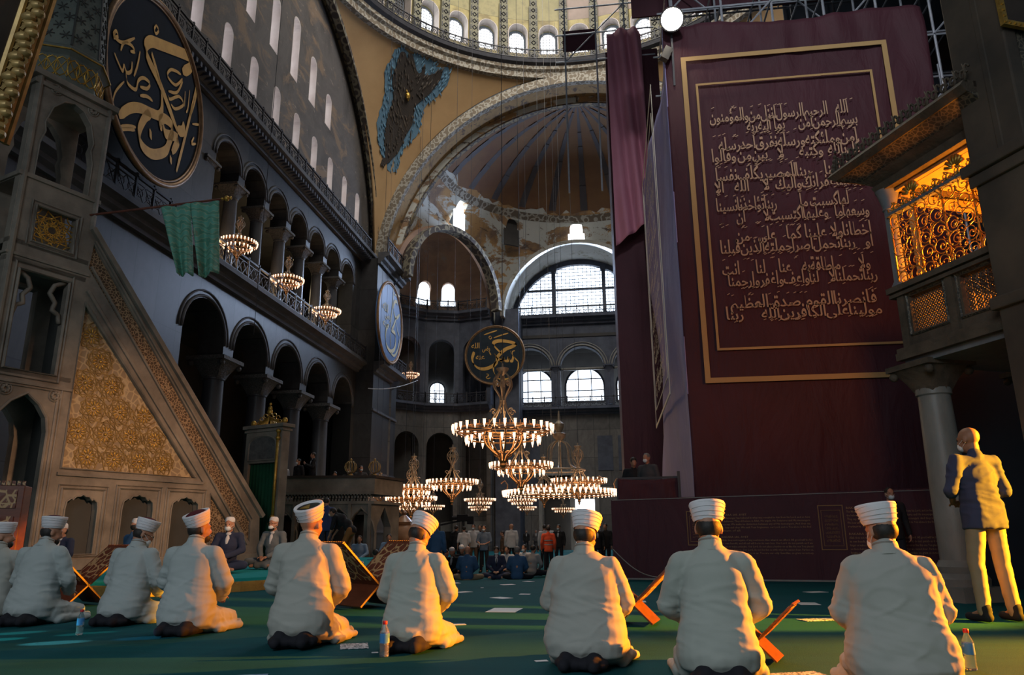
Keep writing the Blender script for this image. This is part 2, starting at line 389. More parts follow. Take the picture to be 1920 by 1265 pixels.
# columns
M['porph'] = mat('dark_polished_column_marble', (.075, .078, .085), (.05, .052, .06), 1.5, ro=.3, st=(1, 1, .4))
M['cap'] = mat('carved_capital_stone', (.10, .095, .09), (.045, .045, .045), 14, bu=.9, bsc=18, bd=.06)
M['pale'] = mat('pale_grey_column_marble', (.24, .23, .21), (.17, .165, .15), 2.5, ro=.45, st=(1, 1, .5), bu=.1)
def column(loc, h, r, label, group, shaft='porph', capm='cap', name='column', rz=0, capw=1.75, capn=4):
    e = thing(name, label, 'column', loc, rz, group)
    b = MB(); b.box((0, 0, .09), (r*2.9, r*2.9, .18)); b.lathe([(r*1.38, .18), (r*1.42, .27), (r*1.2, .34), (r*1.28, .42), (r*1.08, .5)], n=20); b.build('base', M[shaft], e, smooth='a')
    ch = r*2.0; s = MB(); s.lathe([(r*1.02, .48), (r, h*.5), (r*.9, h-ch), (r*1.0, h-ch+.02), (r*1.0, h-ch+.1)], n=20); s.build('shaft', M[shaft], e, smooth='a')
    c = MB(); pr = []
    n = 24; vs = []; fs = []; rows = 7
    for i in range(rows+1):
        t = i/rows; rr = r*(.95+(capw-.95)*t**1.8); z = h-ch+.06+(ch-.3*r-.06)*t; q = 2+6*t
        for k in range(n):
            a = 2*PI*k/n; cs, sn = math.cos(a), math.sin(a); f = (abs(cs)**q+abs(sn)**q)**(-1/q); f *= 1+.05*math.cos(8*a)*(1-t)
            vs.append((rr*f*cs, rr*f*sn, z))
    for i in range(rows):
        for k in range(n): fs.append((i*n+k, i*n+(k+1) % n, (i+1)*n+(k+1) % n, (i+1)*n+k))
    c.add(vs, fs); c.box((0, 0, h-.15*r), (r*capw*2.1, r*capw*2.1, .34*r))
    for k in range(4):
        a = PI/4+k*PI/2; x, y = r*capw*1.02*math.cos(a)*1.3, r*capw*1.02*math.sin(a)*1.3
        c.ell((x*.92, y*.92, h-.6*r), (.28*r, .28*r, .28*r), 8)
    c.build('capital', M[capm], e, smooth='a'); return e
gc = column((WX-.6, 32.32, NF), 9.55, .52, 'tall dark ground column of the left arcade, nearest to the green banners', 'ground columns of the left arcade')
names = ['second', 'third', 'fourth']
for k in (1, 2, 3):
    o = copy_tree(gc); o.location.y = 32.32+4.44*k; o['label'] = 'tall dark ground column of the left arcade, %s counted from the stair tower' % names[k-1]
g2 = column((WX-.5, gy[0], 13.1), 4.9, .36, 'gallery column of the left wall, first from the big medallion', 'gallery columns of the left wall', capw=1.7)
for k in range(1, 7):
    o = copy_tree(g2); o.location.y = gy[k]; o['label'] = 'gallery column of the left wall, %s from the big medallion' % ['', 'second', 'third', 'fourth', 'fifth', 'sixth', 'seventh'][k]

# tympanum with windows
TX = -18.6; TR = 15.9; TCY = 38.2
low = [(30.5+2.84*k, 24.15, 2.35, .95) for k in range(-2, 8)]
upp = [(32.4+2.84*k, 28.4, h, 1.05) for k, h in ((-1, 2.2), (0, 2.9), (1, 3.7), (2, 4.4), (3, 3.5), (4, 2.5))]
wins = [a for a in low+upp]
hl = [arch(y, z, z+h-w/2, w, 8) for y, z, h, w in wins]
outl = [(TCY-TR, 21.3)]+[(TCY+TR*math.cos(PI-PI*k/40), ZS+.5+TR*math.sin(PI-PI*k/40)) for k in range(41)]+[(TCY+TR, 21.3)]
mb = MB(); mb.slab(((TX, 0, 0), (0, 1, 0), (0, 0, 1)), outl, hl, th=-1.15)
struct(mb.build('wall_tympanum', M['tymp']))
WN = [0]
def window(fr, cx, z, w, h, mt, depth, grid=(3, 6), bar=.03, fm='lead', n=10, full=False):
    WN[0] += 1; O, ex, ez = V(fr[0]), V(fr[1]), V(fr[2]); nn = ex.cross(ez).normalized()
    O2 = O+nn*depth; mb = MB(); P = arch(cx, z, z+h-w/2, w, n)
    mb.slab((O2, ex, ez), P, th=.06 if depth > 0 else -.06, back=True)
    o = struct(mb.build('window_%d' % WN[0], M[mt]))
    g = MB(); O3 = O2-nn*.05*(1 if depth > 0 else -1); zs = z+h-w/2
    for i in range(1, grid[0]):
        x = -w/2+w*i/grid[0]; zt = zs+math.sqrt(max(0, (w/2)**2-x*x)); g.bar(O3+ex*(cx+x)+ez*z, O3+ex*(cx+x)+ez*zt, bar, bar)
    for i in range(1, grid[1]):
        zz = z+h*i/grid[1]; hw = w/2 if zz < zs else math.sqrt(max(0, (w/2)**2-(zz-zs)**2)); g.bar(O3+ex*(cx-hw)+ez*zz, O3+ex*(cx+hw)+ez*zz, bar, bar)
    for i in range(len(P)): g.bar(O3+ex*P[i][0]+ez*P[i][1], O3+ex*P[(i+1) % len(P)][0]+ez*P[(i+1) % len(P)][1], bar*2.2, bar*2.2)
    g.build('window_grille', M[fm], o); return o
for y, z, h, w in wins: window(((TX, 0, 0), (0, 1, 0), (0, 0, 1)), y, z, w, h, 'skydim', -1.05, (3, 6))
# pale reveals of the windows
mb = MB()
for y, z, h, w in wins:
    P = arch(y, z, z+h-w/2, w-.02, 8)
    mb.slab(((TX+.01, 0, 0), (0, 1, 0), (0, 0, 1)), [(a, b) for a, b in P], [[(y+(a-y)*.93, z+.04+(b-z)*.965) for a, b in P]], th=-1.0, back=False)
struct(mb.build('trim_7', M['reveal']))
# south arch: soffit + bands
def arch_ring(mb, c, ex, d0, d1, r0, r1, z0, a0=0, a1=PI, n=48, legs=0):
    """ring solid between radii r0,r1 and depths d0,d1 along the normal"""
    c = V(c); ex = V(ex); ez = V((0, 0, 1)); nn = ex.cross(ez); P = []
    for k in range(n+1):
        a = a0+(a1-a0)*k/n; P.append((math.cos(a), math.sin(a)))
    vs = []; fs = []
    for ca, sa in P:
        for r, d in ((r0, d0), (r1, d0), (r1, d1), (r0, d1)): vs.append(c+ex*(r*ca)+ez*(z0+r*sa)+nn*d)
    for k in range(n):
        for i in range(4): j = (i+1) % 4; fs.append((k*4+i, k*4+j, k*4+4+j, k*4+4+i))
    fs += [(0, 1, 2, 3), (n*4+3, n*4+2, n*4+1, n*4)]
    mb.add(vs, fs)
# nn for ex=(0,1,0) is +x
XS = CX-S
mb = MB(); arch_ring(mb, (0, TCY, 0), (0, 1, 0), TX-1, XS+.25, TR-.05, TR+.35, ZS+.3); struct(mb.build('trim_8', M['bandd'], smooth='a'))
mb = MB(); arch_ring(mb, (0, CY+.6, 0), (0, 1, 0), XS-.2, XS+.3, S-.55, S+.15, ZS); struct(mb.build('trim_9', M['band'], smooth='a'))
# pendentives
SPC = V((CX, CY, ZS)); SPR = S*math.sqrt(2)
def pendentive(a0, a1, n=56, m=40):
    vs = []; fs = []
    for i in range(n+1):
        a = a0+(a1-a0)*i/n; mx = max(abs(math.cos(a)), abs(math.sin(a))); rl = S/mx; zl = math.sqrt(max(0, SPR**2-rl**2))
        for j in range(m+1):
            z = zl+(S-zl)*j/m; r = math.sqrt(max(0, SPR**2-z*z)); vs.append((CX+r*math.cos(a), CY+r*math.sin(a), ZS+z))
    for i in range(n):
        for j in range(m): fs.append((i*(m+1)+j, (i+1)*(m+1)+j, (i+1)*(m+1)+j+1, i*(m+1)+j+1))
    mb = MB(); mb.add(vs, fs); return mb
for a in (PI/2, 0, PI):
    o = struct(pendentive(a, a+PI/2).build('ceiling_pendentive', M['ochre'], smooth=True))
    md = o.modifiers.new('s', 'SOLIDIFY'); md.thickness = .3; md.offset = 0
# west arch
AY = CY+S
M['soffit'] = worn('painted_arch_soffit', [(.3, (.25, .15, .065)), (.5, (.30, .19, .08)), (.7, (.16, .10, .06))], (.10, .07, .05), .8, 1.1, .55, .58)
mb = MB(); arch_ring(mb, (CX, AY, 0), (1, 0, 0), -2.5, 0, S-.72, S-.3, ZS-.3)
struct(mb.build('trim_10', M['soffit'], smooth='a'))
mb = MB(); arch_ring(mb, (CX, AY, 0), (1, 0, 0), -2.6, -2.1, S-1.3, S-.6, ZS-.3)
struct(mb.build('trim_48', M['bandd'], smooth='a'))
mb = MB(); arch_ring(mb, (CX, AY, 0), (1, 0, 0), -.22, .3, S-.75, S-.02, ZS-.3); struct(mb.build('trim_11', M['bandl'], smooth='a'))
# ---- dome
mb = MB(); mb.lathe([(S-.15, RZ-.5), (S-.25, RZ-.1), (S-.5, RZ+.05), (S-.55, RZ+.35), (S+1, RZ+.35), (S+1, RZ-.5), (S-.15, RZ-.5)], (CX, CY, 0), 96, cap=False); struct(mb.build('trim_12', M['bandl'], smooth='a'))
mb = MB(); mb.lathe([(S-.5, RZ+.3), (S-.85, RZ+.45), (S-.95, RZ+.7), (S+1, RZ+.7), (S+1, RZ+.3), (S-.5, RZ+.3)], (CX, CY, 0), 96, cap=False); struct(mb.build('trim_13', M['iron'], smooth='a'))
ring = MB(); rg = MB(); rb = S-.9
ring.tube([(CX+rb*math.cos(2*PI*k/96), CY+rb*math.sin(2*PI*k/96), RZ+1.55) for k in range(96)], .06, 5, closed=True)
ring.tube([(CX+rb*math.cos(2*PI*k/96), CY+rb*math.sin(2*PI*k/96), RZ+.8) for k in range(96)], .05, 5, closed=True)
for k in range(0, 84):
    a = R_(20)+R_(160)*k/84; b = R_(20)+R_(160)*(k+1)/84
    A = V((CX+rb*math.cos(a), CY+rb*math.sin(a), RZ+.75)); B = V((CX+rb*math.cos(b), CY+rb*math.sin(b), RZ+.75)); up = V((0, 0, .78))
    ring.bar(A, A+up*1.15, .07, .07); rg.bar(A, B+up, .03, .03); rg.bar(B, A+up, .03, .03); m_ = (A+B)/2+up/2; d = (B-A).normalized()
    rg.tube([m_+d*(.2*math.cos(t*PI/4))+V((0, 0, .2*math.sin(t*PI/4))) for t in range(8)], .025, 4, closed=True)
e = thing('balustrade', 'curved iron balustrade running round the foot of the main dome', 'balustrade', (CX, CY, RZ), 0, None, True); ring.build('rail_frame', M['iron'], e); rg.build('grille', M['iron'], e)
# drum facets with windows (40 round the dome, the western arc is built open)
RD = S-.2; nW = 40; hwid = RD*math.tan(PI/nW)
DZ0 = RZ+.7; DZ1 = RZ+4.9; wall = MB(); rev = MB(); ribs = MB(); sq = MB()
def dome_pt(a, t):      # t 0..1 up the shell
    r = RD*math.cos(t*PI/2*.98); z = DZ1+(13.2-1.2)*math.sin(t*PI/2); return V((CX+r*math.cos(a), CY+r*math.sin(a), z))
for k in range(nW):
    a = 2*PI*(k+.5)/nW+R_(3.0); u = V((math.cos(a), math.sin(a), 0)); ex = V((math.sin(a), -math.cos(a), 0)); O = V((CX, CY, 0))+u*RD
    vis = math.sin(a) > .25
    if vis:
        wall.slab((O, ex, (0, 0, 1)), [(-hwid, DZ0), (-hwid, DZ1), (hwid, DZ1), (hwid, DZ0)], [arch(0, DZ0+.95, DZ0+3.0, 1.7, 10)], th=1.0 if ex.cross(V((0, 0, 1))).dot(u) > 0 else -1.0)
        sg = 1 if ex.cross(V((0, 0, 1))).dot(u) > 0 else -1
        window((O, ex, (0, 0, 1)), 0, DZ0+1.0, 1.3, 2.5, 'sky' if math.cos(a) > -.72 else 'aisle', .85*sg, (5, 9), .035)
        P = arch(0, DZ0+.96, DZ0+3.0, 1.66, 10)
        rev.slab((O-u*.01, ex, (0, 0, 1)), P, [[(x*.93, DZ0+1.0+(z-DZ0-.96)*.97) for x, z in P]], th=.8*sg, back=False)
    else:
        wall.slab((O, ex, (0, 0, 1)), [(-hwid, DZ0), (-hwid, DZ1), (hwid, DZ1), (hwid, DZ0)], th=1.0 if ex.cross(V((0, 0, 1))).dot(u) > 0 else -1.0)
    b = 2*PI*k/nW+R_(3.0)
    if math.sin(b) > .2:
        u2 = V((math.cos(b), math.sin(b), 0)); t2 = V((-math.sin(b), math.cos(b), 0)); N_ = 16
        pts = [V((CX, CY, DZ0))+u2*(RD-.25), V((CX, CY, DZ1-.6))+u2*(RD-.28)]+[dome_pt(b, q/N_)-u2*.28*(1-q/N_) for q in range(0, N_-2)]
        for i in range(len(pts)-1):
            wd = .36 if i < 3 else .36*max(.25, 1-i/N_)
            A, B = pts[i], pts[i+1]; vs = [A-t2*wd, A+t2*wd, B+t2*wd, B-t2*wd]; o_ = u2*.5
            ribs.add(vs+[p+o_ for p in vs], [(0, 1, 2, 3), (0, 4, 5, 1), (1, 5, 6, 2), (2, 6, 7, 3), (3, 7, 4, 0)])
        zz = 0
        for q in range(34):
            f = q*.62; L = 0
            for i in range(len(pts)-1):
                seg = (pts[i+1]-pts[i]).length
                if L+seg > f: p = pts[i].lerp(pts[i+1], (f-L)/seg)-u2*.03; d = (pts[i+1]-pts[i]).normalized(); break
                L += seg
            else: break
            wq = .17*max(.4, 1-f/26)
            sq.tube([p+(t2*math.cos(t*PI/2)+d*math.sin(t*PI/2))*wq*1.2 for t in range(4)], .045, 4, closed=True)
            for sd in (-1, 1): sq.bar(p+t2*sd*wq*1.9-d*.2, p+t2*sd*wq*1.9+d*.2, .06, .05)
struct(wall.build('wall_drum', M['gold_mos'])); struct(rev.build('trim_14', M['reveal'])); struct(ribs.build('trim_15', M['dome_rib'] if 'dome_rib' in M else mat('olive_dome_rib', (.16, .15, .10), (.10, .095, .07), .8)))
struct(sq.build('trim_16', M['iron']))
def dome_mat():
    t = NT('painted_dome_shell'); c = t.co(); f = t.noise(c, .5, 8, .6); g = t.ramp(f, [(.35, (.15, .135, .065)), (.55, (.24, .21, .10)), (.7, (.10, .09, .05))]); p = t.ramp(f, [(.35, (.25, .19, .16)), (.65, (.17, .13, .105))])
    sp = t.n('SeparateXYZ'); t.l(c, sp.inputs[0]); mr = t.n('MapRange'); mr.inputs[1].default_value = -2.6; mr.inputs[2].default_value = -2.0; t.l(sp.outputs[0], mr.inputs[0]); return t.done(t.mix(mr.outputs[0], g, p), .6)
mb = MB(); N_ = 20; vs = []; fs = []
for i in range(N_+1):
    for k in range(80): vs.append(dome_pt(2*PI*k/80, i/N_))
for i in range(N_):
    for k in range(80): fs.append((i*80+k, i*80+(k+1) % 80, (i+1)*80+(k+1) % 80, (i+1)*80+k))
mb.add(vs, fs); struct(mb.build('ceiling_dome', dome_mat(), smooth=True))
# ---- western half dome with openings cut through
HC = V((CX, AY+2.0, ZS-.3)); HR = S-1.2
def shell(c, r, a0, a1, th, n=64, m=32, z0=-.6):
    """thick quarter-sphere shell as a closed solid"""
    vs = []; fs = []; W_ = n+1
    for rr in (r, r+th):
        for j in range(m+1):
            t = PI/2*j/m*.995
            for i in range(n+1):
                a = a0+(a1-a0)*i/n; vs.append(c+V((rr*math.cos(t)*math.cos(a), rr*math.cos(t)*math.sin(a), rr*math.sin(t)+(z0 if j == 0 else 0))))
    H_ = (m+1)*W_
    for j in range(m):
        for i in range(n):
            a = j*W_+i; fs += [(a, a+W_, a+W_+1, a+1), (a+H_, a+1+H_, a+W_+1+H_, a+W_+H_)]
    for i in range(n): fs += [(i, i+1, i+1+H_, i+H_), (m*W_+i, m*W_+i+H_, m*W_+i+1+H_, m*W_+i+1)]
    for j in range(m): fs += [(j*W_, j*W_+H_, (j+1)*W_+H_, (j+1)*W_), (j*W_+n, (j+1)*W_+n, (j+1)*W_+n+H_, j*W_+n+H_)]
    mb = MB(); mb.add(vs, fs); return mb
def cut(o, cutters):
    import bmesh
    for mbc in cutters:
        c = mbc.build('cutter', M['aisle']); md = o.modifiers.new('c', 'BOOLEAN'); md.object = c; md.operation = 'DIFFERENCE'; md.solver = 'EXACT'
        apply_mods(o); bpy.data.objects.remove(c)
    return o
def arch_cutter(c, d, r, L, zs, zb, n=40):
    """horizontal arch-shaped prism starting at c going along d"""
    c = V(c); d = V(d).normalized(); ex = d.cross(V((0, 0, 1))).normalized(); P = [(-r, zb)]+[(r*math.cos(PI-PI*k/n), zs+r*math.sin(PI-PI*k/n)) for k in range(n+1)]+[(r, zb)]
    A = [V((c.x, c.y, 0))+ex*x+V((0, 0, z)) for x, z in P]; B = [p+d*L for p in A]; N_ = len(P); mb = MB()
    mb.add(A+B, [tuple(range(N_)), tuple(range(2*N_-1, N_-1, -1))]+[(i, i+N_, (i+1) % N_+N_, (i+1) % N_) for i in range(N_)]); return mb
EX = V((-13.6, 59.9, 0)); ED = V((-.877, .48, 0)).normalized(); ER = 6.0; EZ = 20.9
EXr = V((2*CX+13.6, 59.9, 0)); EDr = V((.877, .48, 0)).normalized()
LC = -2.5; LR = 6.9
o = shell(HC, HR, 0, PI, .8).build('ceiling_halfdome', M['half'], smooth='a')
cut(o, [arch_cutter(EX-ED*5, ED, ER, 16, EZ, 15), arch_cutter(EXr-EDr*5, EDr, ER, 16, EZ, 15), arch_cutter((LC, 60, 0), (0, 1, 0), LR, 16, 20.6, 15)]+
    [arch_cutter(HC+V((math.cos(a)*12, math.sin(a)*12, 0)), (math.cos(a), math.sin(a), 0), .62, 6, 29.9, 28.3, 12) for a in (R_(94), R_(124), R_(153), R_(64))])
struct(o)
for k, a in enumerate((R_(94), R_(124), R_(153), R_(64))):
    d = V((math.cos(a), math.sin(a), 0)); ex = d.cross(V((0, 0, 1)))
    q = HC+d*(HR*.80+.45); window(((q.x, q.y, 0), ex, (0, 0, 1)), 0, 27.8, 1.6, 3.4, 'sky' if k != 1 else 'aisle', .01, (6, 12), .03)
# painted ribs and ring bands of the half dome
mb = MB()
for k in range(11):
    a = R_(10+16*k); 
    for j in range(14):
        t0, t1 = R_(43+3.2*j), R_(43+3.2*(j+1)); r = HR-.04
        wq = .42*math.cos(t0)+.03; tt = V((-math.sin(a), math.cos(a), 0)); A = HC+V((r*math.cos(t0)*math.cos(a), r*math.cos(t0)*math.sin(a), r*math.sin(t0))); B = HC+V((r*math.cos(t1)*math.cos(a), r*math.cos(t1)*math.sin(a), r*math.sin(t1)))
        mb.add([A-tt*wq, A+tt*wq, B+tt*wq, B-tt*wq], [(0, 1, 2, 3)])
o = struct(mb.build('trim_17', M['ribdark'])); md = o.modifiers.new('s', 'SOLIDIFY'); md.thickness = .05
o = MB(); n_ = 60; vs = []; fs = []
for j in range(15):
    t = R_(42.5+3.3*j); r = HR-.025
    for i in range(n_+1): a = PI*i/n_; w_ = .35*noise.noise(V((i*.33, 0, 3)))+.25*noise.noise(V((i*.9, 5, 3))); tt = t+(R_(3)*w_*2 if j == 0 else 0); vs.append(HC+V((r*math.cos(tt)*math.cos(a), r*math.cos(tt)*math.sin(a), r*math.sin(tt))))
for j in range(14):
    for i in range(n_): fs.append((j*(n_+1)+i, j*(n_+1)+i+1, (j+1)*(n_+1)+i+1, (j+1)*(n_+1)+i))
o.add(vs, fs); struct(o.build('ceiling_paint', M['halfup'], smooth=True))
M['pband'] = band_mat('worn_pattern_band', (.30, .28, .24), (.11, .085, .06), 1.9)
def ring_band(t0, t1, nm, a0=0, a1=180):
    vs = []; fs = []; n = 60
    for i in range(n+1):
        a = R_(a0+(a1-a0)*i/n)
        for t in (t0, t1): r = HR-.03; vs.append(HC+V((r*math.cos(R_(t))*math.cos(a), r*math.cos(R_(t))*math.sin(a), r*math.sin(R_(t)))))
    for i in range(n): fs.append((2*i, 2*i+2, 2*i+3, 2*i+1))
    mb = MB(); mb.add(vs, fs); struct(mb.build(nm, M['pband']))
ring_band(38.4, 41.2, 'trim_18'); ring_band(27.4, 29.2, 'trim_19', 55, 106)
# exedra conch, arch rims
def exedra(C, D, lit):
    a = math.atan2(D.y, D.x); c = V((C.x, C.y, EZ))
    o = shell(c, ER-.05, a-PI/2, a+PI/2, .4, 40, 20, -.3).build('ceiling_conch', M['conch'], smooth='a')
    cs = []; wa = [a+R_(q) for q in lit]
    for q in wa: cs.append(arch_cutter(c+V((math.cos(q)*3.5, math.sin(q)*3.5, 0)), (math.cos(q), math.sin(q), 0), .62, 5, EZ+2.5, EZ+1.2, 10))
    cut(o, cs); struct(o)
    for q in wa:
        d = V((math.cos(q), math.sin(q), 0)); p = c+d*(ER*.93+.2); window(((p.x, p.y, 0), d.cross(V((0, 0, 1))), (0, 0, 1)), 0, EZ+1.0, 1.4, 2.5, 'skyb', .01, (3, 4), .04)
    mb = MB(); ex = D.cross(V((0, 0, 1))); arch_ring(mb, c-V((0, 0, EZ))-D*.5, ex, 0, .9, ER-.35, ER+.12, EZ); struct(mb.build('trim_%d' % (20+len(lit)), M['band'], smooth='a'))
M['conch'] = worn('worn_brown_conch', [(.3, (.17, .10, .07)), (.5, (.27, .16, .095)), (.7, (.14, .085, .06))], (.22, .19, .17), .2, .2, .56, .62)
exedra(EX, ED, (-26, -50)); exedra(EXr, EDr, (0,))
mb = MB(); arch_ring(mb, (LC, 66.6, 0), (1, 0, 0), -.3, .3, LR-.05, LR+.4, 20.6); struct(mb.build('trim_24', M['band'], smooth='a'))
M['vault'] = worn('pale_barrel_vault_plaster', [(.3, (.36, .35, .32)), (.6, (.26, .25, .22))], (.16, .14, .10), .3, .5, .55, .6)
mb = MB(); arch_ring(mb, (LC, 65.2, 0), (1, 0, 0), -5.4, 0, LR-.06, LR+.3, 20.6); struct(mb.build('ceiling_barrel', M['vault'], smooth='a'))
# west window wall and lunette
fr = ((0, WY, 0), (1, 0, 0), (0, 0, 1)); lw = 6.45
lun = [(LC-lw, 21.9)]+[(LC+lw*math.cos(PI-PI*k/30), max(21.9, 20.5+lw*math.sin(PI-PI*k/30))) for k in range(2, 29)]+[(LC+lw, 21.9)]
ww = 5.1; wc = [LC+k*ww+.1 for k in (-1, 0, 1)]
mb = MB()
pts = [(-14, 12.2)]
for c in wc: pts += [(c-2.1, 12.2), (c-2.1, 16.4)]+[(c+2.1*math.cos(PI-PI*j/14), 16.4+2.1*math.sin(PI-PI*j/14)) for j in range(1, 14)]+[(c+2.1, 16.4), (c+2.1, 12.2)]
pts += [(11, 12.2), (11, 29), (-14, 29)]
mb.slab(fr, pts, [lun], th=-.9); struct(mb.build('wall_west', M['stoneB']))
WN[0] += 1
mb = MB(); mb.slab(((0, WY+.5, 0), (1, 0, 0), (0, 0, 1)), lun, th=-.05); o = struct(mb.build('window_%d' % WN[0], M['skyb']))
g = MB(); yy = WY+.36
for k in range(31):
    x = LC-lw+.15+(2*lw-.3)*k/30; zt = 20.5+math.sqrt(max(0, lw*lw-(x-LC)**2))
    if zt > 22: g.bar((x, yy, 21.9), (x, yy, zt), .05)
for k in range(15):
    z = 21.9+.36*k; h = lw*lw-(z-20.5)**2
    if h > 0: h = math.sqrt(h); g.bar((LC-h, yy, z), (LC+h, yy, z), .05 if k != 7 else .22)
g.build('window_grille', M['lead'], o)
g = MB()
for x in (LC-2.45, LC+2.5): g.box((x, WY-.1, 23.9), (.36, .5, 5.0)); g.box((x, WY-.1, 26.3), (.62, .6, .35))
struct(g.build('trim_26', M['stoneB']))
balc = [((-9.7, 66.5), (4.9, 66.5))]
mb = MB(); cornice(mb, (-12, WY), (9, WY), (0, -1), 20.7, .8, 1.0); cornice(mb, (-14, WY), (11, WY), (0, -1), 11.8, .7, .9); struct(mb.build('trim_27', M['stoneB']))
balustrade((-9.3, WY-.8), (5, WY-.8), 21.4, h=.95, mt='iron', label='iron balustrade below the large west window')
balustrade((-9.3, WY-.7), (7, WY-.7), 12.45, h=.95, mt='iron', label='iron balustrade of the west gallery under the bright arched windows')
# west lower wall: tall dark opening, door, marble facing
mb = MB()
mb.slab(fr, [(-15, NF), (-15, 12.2), (11, 12.2), (11, NF)], [[(-6.3, NF+.02), (-6.3, 6.2), (-3.9, 6.2), (-3.9, NF+.02)], [(-3.45, NF+.02), (-3.45, 4.05), (-1.65, 4.05), (-1.65, NF+.02)]], th=-1.0); struct(mb.build('wall_west', M['marbleF']))
mb = MB(); mb.box((-5.1, WY+1.6, 3), (5.4, .2, 7)); mb.box((-2.5, 76.5, 15), (26, .3, 14)); mb.box((-2.5, 73, 12.2), (26, 7, .3)); mb.box((-2.5, 73, 19.6), (26, 7, .3)); struct(mb.build('wall_narthex', M['aisle']))
mb = MB()
for x0, x1, z0, z1 in ((-8.9, -7.9, 6.6, 10.2), (-7.5, -6.6, 6.6, 10.2), (-1.2, 0.2, 6.6, 9.8), (.7, 2.1, 6.6, 9.8), (-8.9, -6.8, 3.4, 6.0), (-10.5, -9.3, 3.2, 9.8)):
    mb.box(((x0+x1)/2, WY-.03, (z0+z1)/2), (x1-x0, .08, z1-z0))
struct(mb.build('trim_28', M['stoneB']))
mb = MB()
for x in (-6.6, -3.7, -1.4): mb.box((x, WY-.12, 2.6), (.35, .3, 6.2 if x != -1.4 else 5))
mb.box((-5.1, WY-.12, 6.4), (3.4, .35, .4)); mb.box((-2.5, WY-.1, 4.6), (2.6, .3, .3)); mb.box((-12.5, WY-.06, 1.7), (7, .1, .9)); struct(mb.build('trim_29', M['pale']))
mb = MB(); mb.box((-2.55, WY+.9, 1.8), (1.8, .06, 4.5)); o = struct(mb.build('door_1', M['sky']))
M['leaf'] = mat('distant_green_leaves', (.10, .25, .05), (.2, .35, .1), 5)
for c in wc:
    window(((0, 73.4, 0), (1, 0, 0), (0, 0, 1)), c+.1, 13.7, 3.9, 3.5, 'skyb', -.01, (3, 3), .09, n=16)
mb = MB()
for c in wc:
    for rr, d in ((2.25, .1), (2.5, .06)): mb.tube([(c+rr*math.cos(t*PI/16), WY-.02, 16.4+rr*math.sin(t*PI/16)) for t in range(17)], d, 5)
    mb.box((c, WY+.4, 16.35), (4.3, .3, .22))
struct(mb.build('trim_30', M['pale'], smooth=True))
wcol = column((wc[0]+ww/2, WY+.3, 12.3), 4.3, .34, 'blue-grey gallery column below the large west window, left of the widest arch', 'west gallery columns', 'stoneB', 'stoneB', capw=1.5)
o = copy_tree(wcol); o.location.x = wc[1]+ww/2; o['label'] = 'blue-grey gallery column below the large west window, right of the widest arch'
# exedra lower storeys: curved arcade of facets, cornices, balustrades
def exedra_wall(C, D, side):
    nf = 6; a0 = math.atan2(D.y, D.x)-PI/2; hw = ER*math.tan(PI/nf/2); up = MB(); lo = MB(); tr = MB(); k0 = []
    for k in range(nf):
        a = a0+PI*(k+.5)/nf; u = V((math.cos(a), math.sin(a), 0)); ex = V((math.sin(a), -math.cos(a), 0)); O = V((C.x, C.y, 0))+u*ER; sg = 1 if ex.cross(V((0, 0, 1))).dot(u) > 0 else -1; wv = hw-.42
        up.slab((O, ex, (0, 0, 1)), [(-hw, 12.3), (-wv, 12.3), (-wv, 17.5)]+[(wv*math.cos(PI-PI*j/12), 17.5+wv*math.sin(PI-PI*j/12)) for j in range(1, 12)]+[(wv, 17.5), (wv, 12.3), (hw, 12.3), (hw, 21.2), (-hw, 21.2)], th=.8*sg)
        wl = hw-.38
        lo.slab((O, ex, (0, 0, 1)), [(-hw, NF), (-wl, NF), (-wl, 8.7)]+[(wl*math.cos(PI-PI*j/12), 8.7+wl*math.sin(PI-PI*j/12)) for j in range(1, 12)]+[(wl, 8.7), (wl, NF), (hw, NF), (hw, 12.4), (-hw, 12.4)], th=.9*sg)
        A = O-ex*hw; B = O+ex*hw
        cornice(tr, (A.x, A.y), (B.x, B.y), (-u.x, -u.y), 20.5, .8, .8); cornice(tr, (A.x, A.y), (B.x, B.y), (-u.x, -u.y), 11.8, .7, .7)
        s_ = (ER-.6)/ER; c2 = V((C.x, C.y, 0)); A2 = c2+(A-c2)*s_; B2 = c2+(B-c2)*s_; k0 += [A2, B2]
    if side < 0:
        balustrade([(p.x, p.y) for p in k0], None, 21.3, .95, label='curved iron balustrade on the upper cornice of the far left niche', group=None)
        balustrade([(p.x, p.y) for p in k0], None, 12.45, .95, label='curved iron balustrade on the gallery of the far left niche', group=None)
    struct(up.build('wall_exedra', M['stoneB'])); struct(lo.build('wall_exedra', M['marbleF'])); struct(tr.build('trim_%d' % (33+side), M['stoneB']))
exedra_wall(EX, ED, -1); exedra_wall(EXr, EDr, 1)
mb = MB(); mb.lathe([(11, NF), (11, 12)], (EX.x, EX.y, 0), 24, R_(80), R_(230), cap=False); mb.lathe([(11, 13), (11, 21)], (EX.x, EX.y, 0), 24, R_(80), R_(230), cap=False)
mb.lathe([(ER+.3, 12.3), (11, 12.3)], (EX.x, EX.y, 0), 24, R_(80), R_(230), cap=False); struct(mb.build('wall_ambulatory', M['aisle']))
for q, zz, hh in ((R_(107), 13.0, 2.5), (R_(94), 13.0, 2.0)):
    d = V((math.cos(q), math.sin(q), 0)); p = V((EX.x, EX.y, 0))+d*10.6; window(((p.x, p.y, 0), d.cross(V((0, 0, 1))), (0, 0, 1)), 0, zz, 1.5, hh, 'skyb', -.02, (3, 3), .06)
mb = MB(); mb.box((-9.2, 67.9, 10.5), (2.2, 3.6, 22)); mb.box((2*CX+9.6, 67.9, 10.5), (2.2, 3.6, 22)); struct(mb.build('wall_pier', M['stoneB']))
